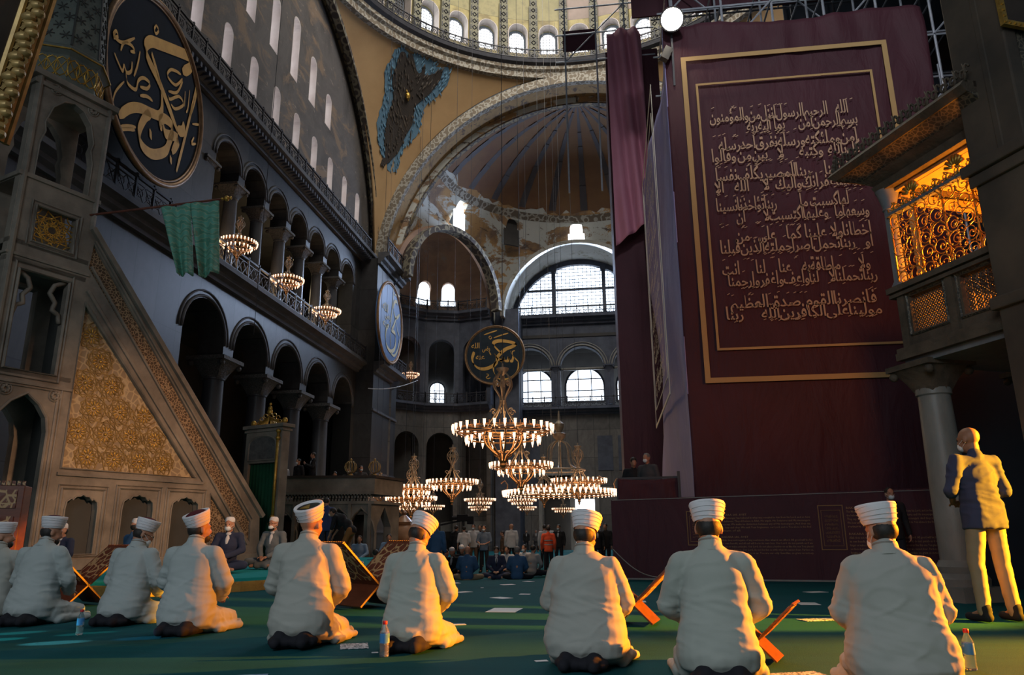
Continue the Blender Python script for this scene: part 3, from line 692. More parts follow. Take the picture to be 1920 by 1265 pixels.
# ================================================================ MINBAR, PLATFORM, LOGGIA
# far right side of the nave (mostly hidden by the scaffolding)
mb = MB(); mb.box((15.3, 34, 20), (.6, 45, 41)); struct(mb.build('wall_right', mat('dark_north_wall', (.035, .034, .042), (.02, .02, .028), .5)))
PZ = .21; PE = [hz(-60, 1118), hz(270, 1119), hz(450, 1109), hz(560, 1101), hz(690, 1091)]
M['platcarpet'] = carpet_mat('bright_teal_carpet', (.008, .20, .215), (.012, .26, .27), (.010, .23, .24))
M['goldstep'] = mat('gilded_step_riser', (.42, .27, .07), (.28, .17, .045), 4, ro=.5, me=.3, bu=.3, bsc=20)
poly = [(p.x, p.y) for p in PE]+[tuple(atd(738, 24.5))[:2], (-17.9, 24.5)]
mb = MB(); mb.slab(((0, 0, PZ), (1, 0, 0), (0, 1, 0)), poly, th=-.05)
e = thing('raised_platform', 'low raised platform with bright teal carpet and a gilded step, before the stair tower', 'platform', (-8, 16, 0), 0, None, True)
mb.build('carpet_top', M['platcarpet'], e)
mb = MB(); mb.slab(((0, 0, PZ-.05), (1, 0, 0), (0, 1, 0)), poly, th=-(PZ-.05)); mb.build('gilded_step', M['goldstep'], e)

aM = R_(21); dM = V((math.sin(aM), math.cos(aM), 0)); nM = V((math.cos(aM), -math.sin(aM), 0)); MP0 = V((-9.47, 19.4, 0)); ZZ = V((0, 0, 1))
MF = (MP0, dM, ZZ)
def mp(px, py):
    h = hit(px, py, MP0, nM); return ((h-MP0).dot(dM), h.z)
def mw(s, z, d=0): return MP0+dM*s+ZZ*z+nM*d
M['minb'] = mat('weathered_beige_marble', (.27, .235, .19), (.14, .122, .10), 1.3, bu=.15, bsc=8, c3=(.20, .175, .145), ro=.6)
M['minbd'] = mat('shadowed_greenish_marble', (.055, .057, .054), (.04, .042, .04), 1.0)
def relief(name, c1, c2, sc, me=.35):
    t = NT(name); c = t.co(sc=(sc,)*3); v = t.n('TexVoronoi', feature='DISTANCE_TO_EDGE'); v.inputs['Scale'].default_value = 1; t.l(c, v.inputs['Vector'])
    col = t.ramp(v.outputs['Distance'], [(.04, c1), (.12, c2)]); t.bump(v.outputs['Distance'], -.8, .05); return t.done(col, .5, me)
M['arab'] = relief('gilded_carved_openwork', (.46, .33, .20), (.12, .08, .05), 14)
M['starp'] = relief('gilded_carved_star_panel', (.48, .37, .22), (.30, .225, .14), 6.5, .12)
mn = thing('minbar', 'tall marble pulpit with a steep staircase, pointed-roof tower and gilded carved side panels', 'pulpit', mw(-3, PZ), 0, None, True)
TL, TRr = -7.25, -5.55
pm = lambda L: [mp(*q) for q in L]
z_top = 10.72
outer = [(TL, PZ), (TL, z_top), (TRr, z_top), (TRr, 7.75), mp(487, 962), (.12, PZ)]
def shrink(P, f): 
    cx = sum(p[0] for p in P)/len(P); cz = sum(p[1] for p in P)/len(P); return [(cx+(x-cx)*f, cz+(z-cz)*f) for x, z in P]
zA, zB = mp(100, 345)[1], mp(150, 200)[1]
top_op = [(TL+.26, zA), (TL+.26, zB-1.25), (TL+.34, zB-.95), (TL+.3, zB-.75), (TL+.42, zB-.32), (TL+.62, zB-.08), (TL+.85, zB), (TL+1.08, zB-.08), (TL+1.28, zB-.32), (TL+1.4, zB-.75), (TL+1.36, zB-.95), (TL+1.44, zB-1.25), (TL+1.44, zA)]
zc0, zc1 = mp(100, 465)[1], mp(100, 395)[1]
lat = [(TL+.42, zc0), (TL+.42, zc1), (TL+1.3, zc1), (TL+1.3, zc0)]
zr0, zr1 = mp(75, 700)[1], mp(90, 518)[1]
rec = [(TL+.3, zr0), (TL+.3, zr1), (TL+1.35, zr1), (TL+1.35, zr0)]
za0, za1 = PZ+.02, mp(45, 735)[1]
big = [(TL+.3, za0), (TL+.3, za1-.75), (TL+.36, za1-.45), (TL+.55, za1-.2), (TL+.85, za1), (TL+1.12, za1-.2), (TL+1.3, za1-.45), (TL+1.36, za1-.75), (TL+1.36, za0)]
zt0 = mp(113, 877)[1]
tri = [(TRr+.05, zt0), (TRr+.05, mp(160, 568)[1]), (mp(366, 892)[0], zt0)]
bal = pm([(177, 458), (167, 503), (468, 1016), (470, 978)])
def niche(pxl, pxr, y0, yt):
    a = mp(pxl, y0)[0]; b = mp(pxr, y0)[0]; z0 = mp(pxl, y0)[1]; zt = mp((pxl+pxr)/2, yt)[1]; w = b-a; c = (a+b)/2
    return [(a, z0), (a, zt-.42*w), (a+.03*w, zt-.22*w), (a+.16*w, zt-.12*w), (a+.2*w, zt-.17*w), (a+.3*w, zt-.06*w), (c-.08*w, zt-.05*w), (c, zt), (c+.08*w, zt-.05*w), (b-.3*w, zt-.06*w), (b-.2*w, zt-.17*w), (b-.16*w, zt-.12*w), (b-.03*w, zt-.22*w), (b, zt-.42*w), (b, z0)]
nz = [niche(108, 171, 1040, 926), niche(216, 276, 1046, 926), niche(310, 362, 1050, 930)]
str3 = pm([(394, 925), (460, 1030), (392, 1024)])
body = MB(); body.slab(MF, outer, [top_op, lat, rec, big, tri, bal]+nz+[str3], th=-.2)
F2 = (mw(0, 0, -1.2), dM, ZZ)
body.slab(F2, outer, [top_op, big, rec, tri], th=-.2)
# floors, stair slope and cornices joining both sides
for z in (zA-.08, zc0-.15, zr0-.1, zr1+.1): body.add([mw(s, z+dz, d) for s in (TL, TRr) for dz in (0, .12) for d in (0, -1.4)], [(0, 1, 3, 2), (4, 6, 7, 5), (0, 4, 5, 1), (2, 3, 7, 6), (0, 2, 6, 4), (1, 5, 7, 3)])
body.build('stone_frame', M['minb'], mn, bev=.012)
st = MB(); n_ = 26; a = V(mp(172, 460)); b = V(mp(470, 1010))
for i in range(n_):
    s0 = a[0]+(b[0]-a[0])*i/n_; s1 = a[0]+(b[0]-a[0])*(i+1)/n_; zt = a[1]+(b[1]-a[1])*(i+.5)/n_
    st.add([mw(s, z, d) for s in (s0, s1) for z in (PZ, zt) for d in (-.21, -1.2)], [(0, 1, 3, 2), (4, 6, 7, 5), (0, 4, 5, 1), (2, 3, 7, 6), (0, 2, 6, 4), (1, 5, 7, 3)])
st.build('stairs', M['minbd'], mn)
tr = MB(); A = V(mp(172, 428)); B = V(mp(490, 968))
for d, w_ in ((.03, .16), (-1.42, .16)): tr.bar(mw(A[0], A[1], d), mw(B[0], B[1], d), w_, .12)
a2, b2 = mp(166, 520), mp(440, 1005)
tr.bar(mw(*mp(163, 545), .02), mw(*mp(382, 905), .02), .07, .07); tr.bar(mw(*mp(170, 500), .03), mw(*mp(462, 1020), .03), .06, .05); tr.bar(mw(*mp(178, 452), .03), mw(*mp(472, 972), .03), .06, .05)
for P, w_ in ((top_op, .035), (lat, .06), (rec, .07), (big, .06), (tri, .06), (nz[0], .035), (nz[1], .035), (nz[2], .035), (str3, .04)):
    tr.tube([mw(x, z, .015) for x, z in P], w_*.6, 4, closed=True)
for f, P in ((1.14, rec), (1.2, lat)): tr.tube([mw(x, z, .01) for x, z in shrink(P, f)], .03, 4, closed=True)
def rect(P, g): 
    xs = [p[0] for p in P]; zs = [p[1] for p in P]; return [(min(xs)-g, min(zs)-g*.3), (min(xs)-g, max(zs)+g), (max(xs)+g, max(zs)+g), (max(xs)+g, min(zs)-g*.3)]
for q in nz+[big]:
    tr.tube([mw(x, z, .01) for x, z in rect(q, .11)], .035, 4, closed=True); tr.tube([mw(x, z, .01) for x, z in rect(q, .18)], .025, 4, closed=True)
for z, o_, h in ((z_top, .12, .14), (z_top-.2, .06, .1), (zA-.02, .05, .1), (zr1+.28, .04, .06), (zr0-.25, .04, .06)):
    for d0 in (0,): tr.box(mw((TL+TRr)/2, z, -.7), (1.4+2*o_, TRr-TL+2*o_, h), rz=-aM)
tr.bar(mw(TRr-.02, zt0-.12, .02), mw(mp(380, 900)[0], zt0-.12, .02), .07, .07)
tr.bar(mw(TL, PZ+.12, .05), mw(.15, PZ+.12, .05), .14, .22); tr.bar(mw(TL+.06, PZ, .03), mw(TL+.06, z_top, .03), .09, .07); tr.bar(mw(TRr-.05, 7.6, .03), mw(TRr-.05, z_top, .03), .09, .07)
tr.build('moulding', M['minb'], mn, bev=.01)
ROS = []
def star_relief(mb, P, step, r, d, bars=True):
    """carved lattice with many-petalled rosettes clipped to a polygon"""
    xs = [p[0] for p in P]; zs = [p[1] for p in P]
    def inside(x, z):
        c = False; n = len(P)
        for i in range(n):
            (x1, z1), (x2, z2) = P[i], P[(i+1) % n]
            if (z1 > z) != (z2 > z) and x < (x2-x1)*(z-z1)/(z2-z1)+x1: c = not c
        return c
    j = 0; z = min(zs)+step*.45; R = []
    while z < max(zs):
        x = min(xs)+step*(.5 if j % 2 else .95)
        while x < max(xs):
            if all(inside(x+a*r*1.1, z+b*r*1.1) for a, b in ((1, 0), (-1, 0), (0, 1), (0, -1))): R.append((x, z))
            x += step
        z += step*.86; j += 1
    for x, z in R:
        for k in range(12):
            a = 2*PI*k/12; c, s_ = math.cos(a), math.sin(a); p = mw(x+c*r*.62, z+s_*r*.62, d+.015); q = dM*c+ZZ*s_
            if not k: rb1 = MB(); ROS.append(rb1)
            rb1.ell(p, (r*.09, r*.09, r*.33), 6, q.to_track_quat('Z', 'Y').to_matrix())
        rb1.ell(mw(x, z, d+.02), (r*.2,)*3, 8)
    bb = MB()
    if bars:
        for x, z in [(x+dx, z+dz) for x, z in R for dx, dz in ((0, 0),)]:
            for rr, k0, st_ in ((r*1.25, 0, 3), (r*1.6, .5, 2)):
                for k in range(10):
                    a, b = 2*PI*(k+k0)/10, 2*PI*(k+k0+st_)/10
                    p = (x+rr*math.cos(a), z+rr*math.sin(a)); q = (x+rr*math.cos(b), z+rr*math.sin(b))
                    if inside(*p) and inside(*q): bb.bar(mw(*p, d+.01), mw(*q, d+.01), .022, .02)
    return bb
rs = MB(); bb = star_relief(rs, tri, .62, .2, -.1)
pn = MB(); pn.slab((mw(0, 0, -.1), dM, ZZ), tri, th=-.05); tp = pn.build('star_panel', M['starp'], mn)
M['gilt2'] = mat('dull_gilded_carving', (.40, .27, .10), (.24, .16, .06), 6, ro=.45, me=.4)
[q.build('rosette', M['gold'], tp, smooth=True) for q in ROS]; bb.build('star_lattice', M['gilt2'], tp)
pn = MB(); pn.slab((mw(0, 0, -.07), dM, ZZ), bal, th=-.05); pn.build('balustrade_panel', M['arab'], mn)
pn = MB(); pn.slab((mw(0, 0, -.07), dM, ZZ), str3, th=-.05); pn.build('corner_panel', M['arab'], mn)
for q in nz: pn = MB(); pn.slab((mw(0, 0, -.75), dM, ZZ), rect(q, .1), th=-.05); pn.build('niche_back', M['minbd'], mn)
# gilded lattice of the small tower window
pn = MB(); cx_, cz_ = (lat[0][0]+lat[2][0])/2, (lat[0][1]+lat[1][1])/2; w_, h_ = (lat[2][0]-lat[0][0])/2, (zc1-zc0)/2
for k in range(10):
    for rr, st_ in ((.42, 3), (.30, 4), (.16, 1)):
        a, b = 2*PI*k/10, 2*PI*(k+st_)/10; pn.bar(mw(cx_+rr*math.cos(a)*w_/.42, cz_+rr*math.sin(a)*h_/.42, -.1), mw(cx_+rr*math.cos(b)*w_/.42, cz_+rr*math.sin(b)*h_/.42, -.1), .022)
for sx in (-1, 1):
    for sz in (-1, 1):
        c = (cx_+sx*w_, cz_+sz*h_)
        for rr in (.16, .3):
            P = [(c[0]-sx*rr*math.cos(t*PI/10), c[1]-sz*rr*math.sin(t*PI/10)) for t in range(6)]
            for i in range(5): pn.bar(mw(*P[i], -.1), mw(*P[i+1], -.1), .022)
pn.build('window_lattice', M['gold'], mn)
# carved snake-like brackets in the rectangular opening
pn = MB()
for sx in (-1, 1):
    x0 = (rec[0][0]+rec[2][0])/2+sx*.5; P = [(x0, zr1), (x0-sx*.22, zr1-.12), (x0-sx*.30, zr1-.32), (x0-sx*.16, zr1-.5), (x0-sx*.2, zr1-.68), (x0-sx*.06, zr1-.75), (x0, zr1-1.0)]
    Q = []
    for i in range(len(P)-1):
        for k in range(4): Q.append(tuple(P[i][j]+(P[i+1][j]-P[i][j])*k/4 for j in (0, 1)))
    pn.tube([mw(x, z, -.1) for x, z in Q], .05, 6)
pn.build('bracket', M['minb'], mn, smooth=True)
# roundels above arches
pn = MB()
for x, z in ((TL+.42, zB+.12), (TRr-.42, zB+.05), (TL+.42, za1+.02), (TRr-.3, za1+.02)):
    for k in range(8): a = PI*k/4; pn.ell(mw(x+.06*math.cos(a), z+.06*math.sin(a), .02), (.035,)*3, 6)
    pn.tube([mw(x+.12*math.cos(t*PI/6), z+.12*math.sin(t*PI/6), .015) for t in range(12)], .018, 4, closed=True)
pn.build('roundel', M['minb'], mn)
# spire
M['spire'] = mat('green_grey_star_carved_stone', (.15, .17, .145), (.09, .105, .095), 1.6, bu=.4, bsc=5, bd=.08)
sc_ = mw((TL+TRr)/2, 0, -.7); pn = MB(mw(0, 0).to_4d().to_3d() and Mx.Identity(4)); o8 = R_(22.5)-aM
def oct_(mb, prof, c=sc_): mb.lathe(prof, c, 8, o8, o8+2*PI)
oct_(pn, [(.86, z_top+.07), (.86, z_top+.75)]); pn.build('spire_base', M['spire'], mn)
pn = MB(); oct_(pn, [(.86, z_top+.72), (.98, z_top+.82), (.98, z_top+.9), (.84, z_top+1.0), (.62, z_top+3.6), (.05, z_top+6.3)]); so = pn.build('spire_roof', M['spire'], mn)
pn = MB()
for k in range(8):
    a = o8+2*PI*k/8; b = a+2*PI/8; m_ = (a+b)/2; rr = .86*math.cos(PI/8)+.01; t = V((-math.sin(m_), math.cos(m_), 0)); u = V((math.cos(m_), math.sin(m_), 0))
    for i in (-1, 0, 1):
        c = sc_+u*rr+t*(i*.2)+ZZ*(z_top+.42)
        pn.tube([c+t*(.14*math.cos(q*PI/4))+ZZ*(.24*math.sin(q*PI/4)) for q in range(8)], .014, 4, closed=True); pn.bar(c-t*.14-ZZ*.24, c+t*.14+ZZ*.24, .016); pn.bar(c+t*.14-ZZ*.24, c-t*.14+ZZ*.24, .016)
    e1 = sc_+V((math.cos(a), math.sin(a), 0))*.99+ZZ*(z_top+.82); e2 = sc_+V((math.cos(b), math.sin(b), 0))*.99+ZZ*(z_top+.82); pn.bar(e1, e2, .03)
    # six pointed stars on the roof faces
    for j in range(5):
        f = .08+j*.22; zz = z_top+1.0+2.6*f; rc = (.84-.22*f)*math.cos(PI/8)+.012
        for i in (-1, 1) if j % 2 == 0 else (0,):
            c = sc_+u*rc+t*(i*.15)+ZZ*zz
            for q in range(3): an = PI*q/3+.3; dd = t*math.cos(an)+ZZ*math.sin(an)-u*.085*math.sin(an); st_mb = pn
        pass
pn.build('gilded_band', M['gold'], mn)
pn = MB()
for k in range(8):
    a = o8+2*PI*(k+.5)/8; u = V((math.cos(a), math.sin(a), 0)); t = V((-math.sin(a), math.cos(a), 0)); sl = (ZZ*2.6-u*.22*math.cos(PI/8)).normalized()
    for j in range(9):
        f = .1+j*.1; c = sc_+u*((.84-.22*f)*math.cos(PI/8)+.006)+ZZ*(z_top+1.0+2.6*f)
        for i in ((-.17, .17) if j % 2 == 0 else (0,)):
            for q in range(3): an = PI*q/3+.3*j; dd = t*math.cos(an)+sl*math.sin(an); pn.bar(c+t*i-dd*.12, c+t*i+dd*.12, .03, .02)
    e1 = sc_+V((math.cos(a+PI/8), math.sin(a+PI/8), 0)); 
    pn.bar(sc_+(e1-sc_)*.845+ZZ*(z_top+1.0), sc_+(e1-sc_)*.625+ZZ*(z_top+3.6), .04)
pn.build('roof_stars', M['minbd'], so)
# gate at the foot of the stairs
G0 = mw(.5, 0, .12); GF = (G0, nM, ZZ)   # faces the tower side
GW = 1.42; gz1 = hit(475, 803, G0, -dM).z; gzc = hit(475, 869, G0, -dM).z
def gw(x, z, d=0): return G0+nM*x+ZZ*z-dM*d
g = MB(); g.slab(GF, [(-GW, PZ), (-GW, gz1), (0, gz1), (0, PZ)], [[(-GW+.16, PZ+.01), (-GW+.16, gzc), (-.2, gzc), (-.2, PZ+.01)]], th=-.3)
g.box(gw(-GW/2, gz1+.02, -.15), (GW+.2, .46, .1), rz=-aM); g.box(gw(-GW/2, gz1-.1, -.15), (GW+.1, .38, .06), rz=-aM); g.build('gate_frame', M['minb'], mn, bev=.01)
g = MB(); P = [(-GW+.16, gzc+.08), (-GW+.16, gzc+.5)]+[(-GW/2-.02+(GW/2-.18)*math.cos(PI-PI*k/12), gzc+.5+(gz1-gzc-.75)*math.sin(PI*k/12)**.8) for k in range(1, 12)]+[(-.2, gzc+.5), (-.2, gzc+.08)]
g.tube([gw(x, z, .01) for x, z in P], .03, 4, closed=True); g.build('gate_arch', M['minb'], mn)
g = MB(); g.slab((gw(0, 0, .005), nM, ZZ), shrink(P, .96), th=.01); g.build('gate_panel', mat('grey_carved_panel', (.12, .115, .11), (.07, .07, .068), 6, bu=.6, bsc=16), mn)
g = MB(); g.tube([gw(-.1, z, .05) for z in (gzc-1.75, gz1-.15)], .045, 8)
for z in (gzc-1.75, gzc-1.5, gz1-.15, gz1-.35): g.ell(gw(-.1, z, .05), (.075, .075, .07), 8)
g.build('gilded_post', M['gold'], mn, smooth=True)
M['green'] = mat('green_curtain_cloth', (.004, .075, .032), (.003, .05, .02), 2, ro=.8)
g = MB(); vs = []; fs = []; n_ = 40
for i in range(n_+1):
    x = -GW+.16+(GW-.36)*i/n_
    for j, z in enumerate((PZ+.05, 1.2, gzc)): vs.append(gw(x, z, -.12+.03*math.sin(i*1.3+.3*j)))
for i in range(n_):
    for j in range(2): fs.append((i*3+j, i*3+3+j, i*3+4+j, i*3+j+1))
g.add(vs, fs); g.build('green_curtain', M['green'], mn, smooth=True).modifiers.new('s', 'SOLIDIFY').thickness = .01
g = MB(); cr = gw(-GW/2, gz1+.07, -.15); random.seed(3)
for k in range(9):
    for sgn in (1, -1):
        P = [cr+nM*(sgn*(.5-.055*k)*math.cos(t*PI/14)*(1 if t < 14 else 1))+ZZ*((.42-.02*k)*math.sin(t*PI/14)*(.35+.08*k)) for t in range(0, 8)]; g.tube(P, .018, 5)
for k in range(7):
    a = PI*(k+.5)/7; p = cr+nM*(.42*math.cos(a))+ZZ*(.30*math.sin(a)); g.tube([p+nM*(.09*math.cos(t*PI/5)*(1-t/14))+ZZ*(.09*math.sin(t*PI/5)*(1-t/14)) for t in range(10)], .016, 5)
for x, z, r in ((0, .5, .07), (0, .62, .045), (-.62, .1, .09), (.62, .1, .09), (0, .4, .09)): g.ell(cr+nM*x+ZZ*z, (r, r*.6, r), 8)
g.build('gilded_crest', M['gold'], mn, smooth=True)
# banner pole with two green flags
pa = mw(*mp(172, 403), .02); dep = (pa-O0).length; rr = ray(425, 372).normalized(); pb = O0+rr*dep*.99
pb = V((pb.x, pb.y, pb.z)); M['pole'] = mat('dark_red_wood_pole', (.16, .05, .03), (.09, .03, .02), 5)
e = thing('banner_pole', 'thin dark red wooden pole with a gilt knob, jutting out from the pulpit tower', 'pole', pa, 0, None, True)
g = MB(); g.tube([pa-(pb-pa).normalized()*.05, pb], .028, 8); g.build('shaft', M['pole'], e, smooth=True)
g = MB(); g.ell(pb, (.07, .07, .07), 10); g.ell(pb+(pb-pa).normalized()*.09, (.04, .04, .05), 8); g.ell(pb-(pb-pa).normalized()*.1, (.05, .05, .03), 8); g.build('knob', M['gold'], e, smooth=True)
def flag_mat():
    t = NT('faded_green_brocade'); c = t.co(sc=(1, 1, 1)); w_ = t.n('TexWave', wave_type='BANDS', bands_direction='Z'); w_.inputs['Scale'].default_value = 1.7; w_.inputs['Distortion'].default_value = 6; w_.inputs['Detail'].default_value = 1; w_.inputs['Detail Scale'].default_value = 2.5; t.l(c, w_.inputs['Vector'])
    a = t.ramp(w_.outputs['Fac'], [(.25, (.10, .30, .22)), (.45, (.32, .42, .29)), (.7, (.13, .38, .30))]); f = t.noise(c, 2.2, 8, .7); k = t.mix(t.ramp(f, [(.58, (0, 0, 0)), (.68, (1, 1, 1))]), a, (.24, .17, .09)); return t.done(k, .85)
M['flag'] = flag_mat(); pd = (pb-pa); fn = pd.cross(ZZ).normalized()
def flag(P, name, label):
    """hanging cloth: px outline on the vertical plane through the pole"""
    Q = [hit(x, y, pa, fn) for x, y in P]; top0, top1, b1, b0 = Q; mb = MB(); vs = []; fs = []; n, m = 26, 30
    for i in range(n+1):
        for j in range(m+1):
            u, v = i/n, j/m; p = (top0.lerp(top1, u)).lerp(b0.lerp(b1, u), v); p = p+fn*(.05+(.05+.09*v)*math.sin(u*9+v*2)+.05*noise.noise(p*2.5))
            if j == m: p = p+ZZ*(.07*noise.noise(V((i*.9, 1, 4)))-.03)
            vs.append(p)
    for i in range(n):
        for j in range(m): fs.append((i*(m+1)+j, (i+1)*(m+1)+j, (i+1)*(m+1)+j+1, i*(m+1)+j+1))
    mb.add(vs, fs); o = mb.build(name, M['flag'], None, smooth=True); o.modifiers.new('s', 'SOLIDIFY').thickness = .012
    return tag(o, label, 'flag', 'faded green banners hanging from the pole')
flag([(303, 391), (358, 384), (362, 514), (333, 514)], 'hanging_banner', 'faded green banner with ragged lower edge, the one closer to the pulpit tower')
flag([(358, 384), (411, 378), (410, 508), (374, 520)], 'hanging_banner', 'faded green banner hanging at the outer, gilt-knobbed end of the pole')
# dark near wall on the left with carved gilt frame
M['brown'] = mat('dark_brown_panel', (.055, .038, .028), (.035, .025, .02), 2)
def quad_world(px, dist): return [O0+ray(*p).normalized()*d for p, d in zip(px, dist)]
e = thing('carved_picture_frame', 'heavy gilded carved frame edge leaning at the upper left corner', 'frame', (-6, 4, 4), 0, None, True)
fA = O0+ray(92, -60).normalized()*9.0; fB = O0+ray(-14, 262).normalized()*8.4; d_ = (fB-fA).normalized(); sd = d_.cross((fA-O0).normalized()).normalized()
g = MB(); g.bar(fA, fB, .11, .16); g.tube([fA+sd*.1, fB+sd*.1], .035, 6); g.tube([fA-sd*.1, fB-sd*.1], .03, 6)
for k in range(26):
    p = fA.lerp(fB, k/26); g.ell(p+sd*(.03*math.sin(k*2.1))-(p-O0).normalized()*.11, (.07, .06, .05), 8); g.tube([p-(p-O0).normalized()*.12+(d_*math.cos(t*PI/4)+sd*math.sin(t*PI/4))*.055 for t in range(7)], .018, 5)
g.build('gilded_moulding', M['gilt2'], e, smooth='a')
g = MB(); g.bar(fA-sd*.22, fB-sd*.22, .22, .1); g.build('inner_border', M['brown'], e)
g = MB(); g.bar(fA-sd*.8, fB-sd*.8, .8, .04); g.build('picture_panel', mat('orange_gold_panel', (.16, .08, .03), (.12, .06, .02), 1), e)
# carved wooden chair back / book cabinet at the lower left
def inlay(name, sc=9, a=(.13, .035, .018), b=(.42, .27, .13)):
    t = NT(name); c = t.co(sc=(sc,)*3); v = t.n('TexVoronoi', feature='DISTANCE_TO_EDGE'); v.inputs['Scale'].default_value = 1; t.l(c, v.inputs['Vector']); v2 = t.n('TexVoronoi'); v2.inputs['Scale'].default_value = 2.3; t.l(c, v2.inputs['Vector'])
    k = t.mix(t.ramp(v.outputs['Distance'], [(.05, (1, 1, 1)), (.09, (0, 0, 0))]), t.ramp(v2.outputs['Distance'], [(.16, b), (.2, a)]), b); t.bump(v.outputs['Distance'], .5, .02); return t.done(k, .5)
M['inlay'] = inlay('inlaid_carved_walnut'); M['walnut'] = mat('red_brown_walnut', (.17, .045, .02), (.10, .028, .014), 3, st=(1, 1, 5), ro=.4)
p0 = atd(20, 10.4, 0); e = thing('carved_cabinet', 'tall inlaid dark wooden cabinet at the left edge behind the kneeling row', 'cabinet', p0, R_(28))
g = MB(); g.box((-.55, 0, .78), (1.3, .4, 1.56)); g.build('body', M['walnut'], e, bev=.01)
g = MB()
for z, h in ((1.38, .24), (.92, .46), (.38, .46)): g.box((-.55, -.21, z), (1.14, .02, h)); 
g.build('inlaid_panel', M['inlay'], e)
g = MB()
for k in range(22): g.box((-1.18+.06*k, -.2, 1.59), (.035, .03, .06))
g.build('cresting', M['inlay'], e)

# ---- muezzin loggia (marble tribune)
LP = atd(597, 27, 0); ld = V((math.cos(R_(-1)), math.sin(R_(-1)), 0)); LFf = (V((LP.x, LP.y, 0)), V((math.cos(YAW), math.sin(YAW), 0)), ZZ)
lex = LFf[1]; lnn = lex.cross(ZZ)
def lo(px, py): h = hit(px, py, LFf[0], lnn); return ((h-LFf[0]).dot(lex), h.z)
def lw_(s, z, d=0): return LFf[0]+lex*s+ZZ*z+lnn*d
lg = thing('marble_tribune', 'raised marble tribune with pointed arches and a dark coping, beyond the pulpit gate', 'tribune', lw_(0, NF), 0, None, True)
sL, sR = lo(440, 950)[0], lo(697, 950)[0]; zt = lo(600, 893)[1]; ze = lo(600, 945)[1]; zp = lo(600, 925)[1]
ops = []
for pc, wd in ((523, 62), (633, 56), (675, 50), (575, 44)):
    c = lo(pc, 1000)[0]; w_ = wd/F*27; ops.append([(c-w_/2, NF+.02), (c-w_/2, ze-1.0), (c-w_*.42, ze-.66), (c-w_*.25, ze-.4), (c, ze-.18), (c+w_*.25, ze-.4), (c+w_*.42, ze-.66), (c+w_/2, ze-1.0), (c+w_/2, NF+.02)])
g = MB(); g.slab(LFf, [(sL, NF), (sL, ze), (sR, ze), (sR, NF)], ops, th=-.3)
sf = (lw_(sR, 0), (lex*.35-lnn*.94).normalized(), ZZ); g.slab(sf, [(0, NF), (0, ze), (2.0, ze), (2.0, NF)], [[(.4, NF+.02), (.4, 1.2), (.9, 1.9), (1.4, 1.2), (1.4, NF+.02)]], th=-.3)
g.build('arcade', M['minb'], lg, bev=.015)
g = MB()
for q in ops: g.tube([lw_(x, z, .02) for x, z in shrink(q, 1.06)], .04, 5)
for c in (lo(606, 1000)[0], lo(654, 1000)[0], lo(550, 1000)[0], lo(692, 1000)[0]): g.box(lw_(c, (NF+ze)/2, .05), (.12, .1, ze-NF), rz=YAW)
g.build('arch_moulding', M['minb'], lg)
g = MB()
for z0, z1, o_ in ((ze, ze+.1, .08), (zp-.04, zp+.05, .22), (zp+.05, zt-.06, .12)): 
    P = [(lw_(sL, 0, o_)), lw_(sR+.1, 0, o_), lw_(sR+.8, 0, o_-2.0), lw_(sL, 0, -2.4)]; g.add([V((p.x, p.y, z)) for z in (z0, z1) for p in P], [(0, 1, 2, 3), (7, 6, 5, 4), (0, 4, 5, 1), (1, 5, 6, 2), (2, 6, 7, 3), (3, 7, 4, 0)])
g.build('parapet', M['minb'], lg)
g = MB(); P = [(lw_(sL, 0, .2)), lw_(sR+.15, 0, .2), lw_(sR+.9, 0, -1.9), lw_(sL, 0, -2.4)]; g.add([V((p.x, p.y, z)) for z in (zt-.07, zt+.02) for p in P], [(0, 1, 2, 3), (7, 6, 5, 4), (0, 4, 5, 1), (1, 5, 6, 2), (2, 6, 7, 3), (3, 7, 4, 0)]); g.build('coping', M['brown'], lg)
g = MB(); n_ = 44
for k in range(n_):
    s_ = sL+(sR-sL)*(k+.5)/n_
    for j in range(3): g.box(lw_(s_+(.03 if j % 2 else 0), ze+.14+.1*j, .05+.05*j), (.055, .09, .08), rz=YAW)
g.build('muqarnas_band', M['minb'], lg)
g = MB(); g.box(lw_((sL+sR)/2, .6, -1.6), (sR-sL-.4, .1, 2.1), rz=YAW); g.build('inner_wall', M['brown'], lg)
# large alabaster urn
p = atd(754, 33, NF); e = thing('alabaster_urn', 'large round marble urn standing beyond the tribune', 'urn', p)
M['alab'] = mat('warm_alabaster', (.42, .23, .12), (.30, .16, .09), 1.5, ro=.35)
g = MB(); g.lathe([(.35, .3), (.5, .55), (.66, .9), (.7, 1.2), (.6, 1.55), (.4, 1.75), (.36, 1.82)], n=28); g.build('belly', M['alab'], e, smooth=True)
g = MB(); g.lathe([(.5, 0), (.5, .12), (.34, .18), (.36, .32)], n=24); g.build('base', M['minb'], e, smooth='a')
g = MB(); g.lathe([(.4, 1.8), (.42, 1.9), (.2, 2.1), (.08, 2.2), (.1, 2.3), (.02, 2.4)], n=24); g.build('lid', M['alab'], e, smooth='a')
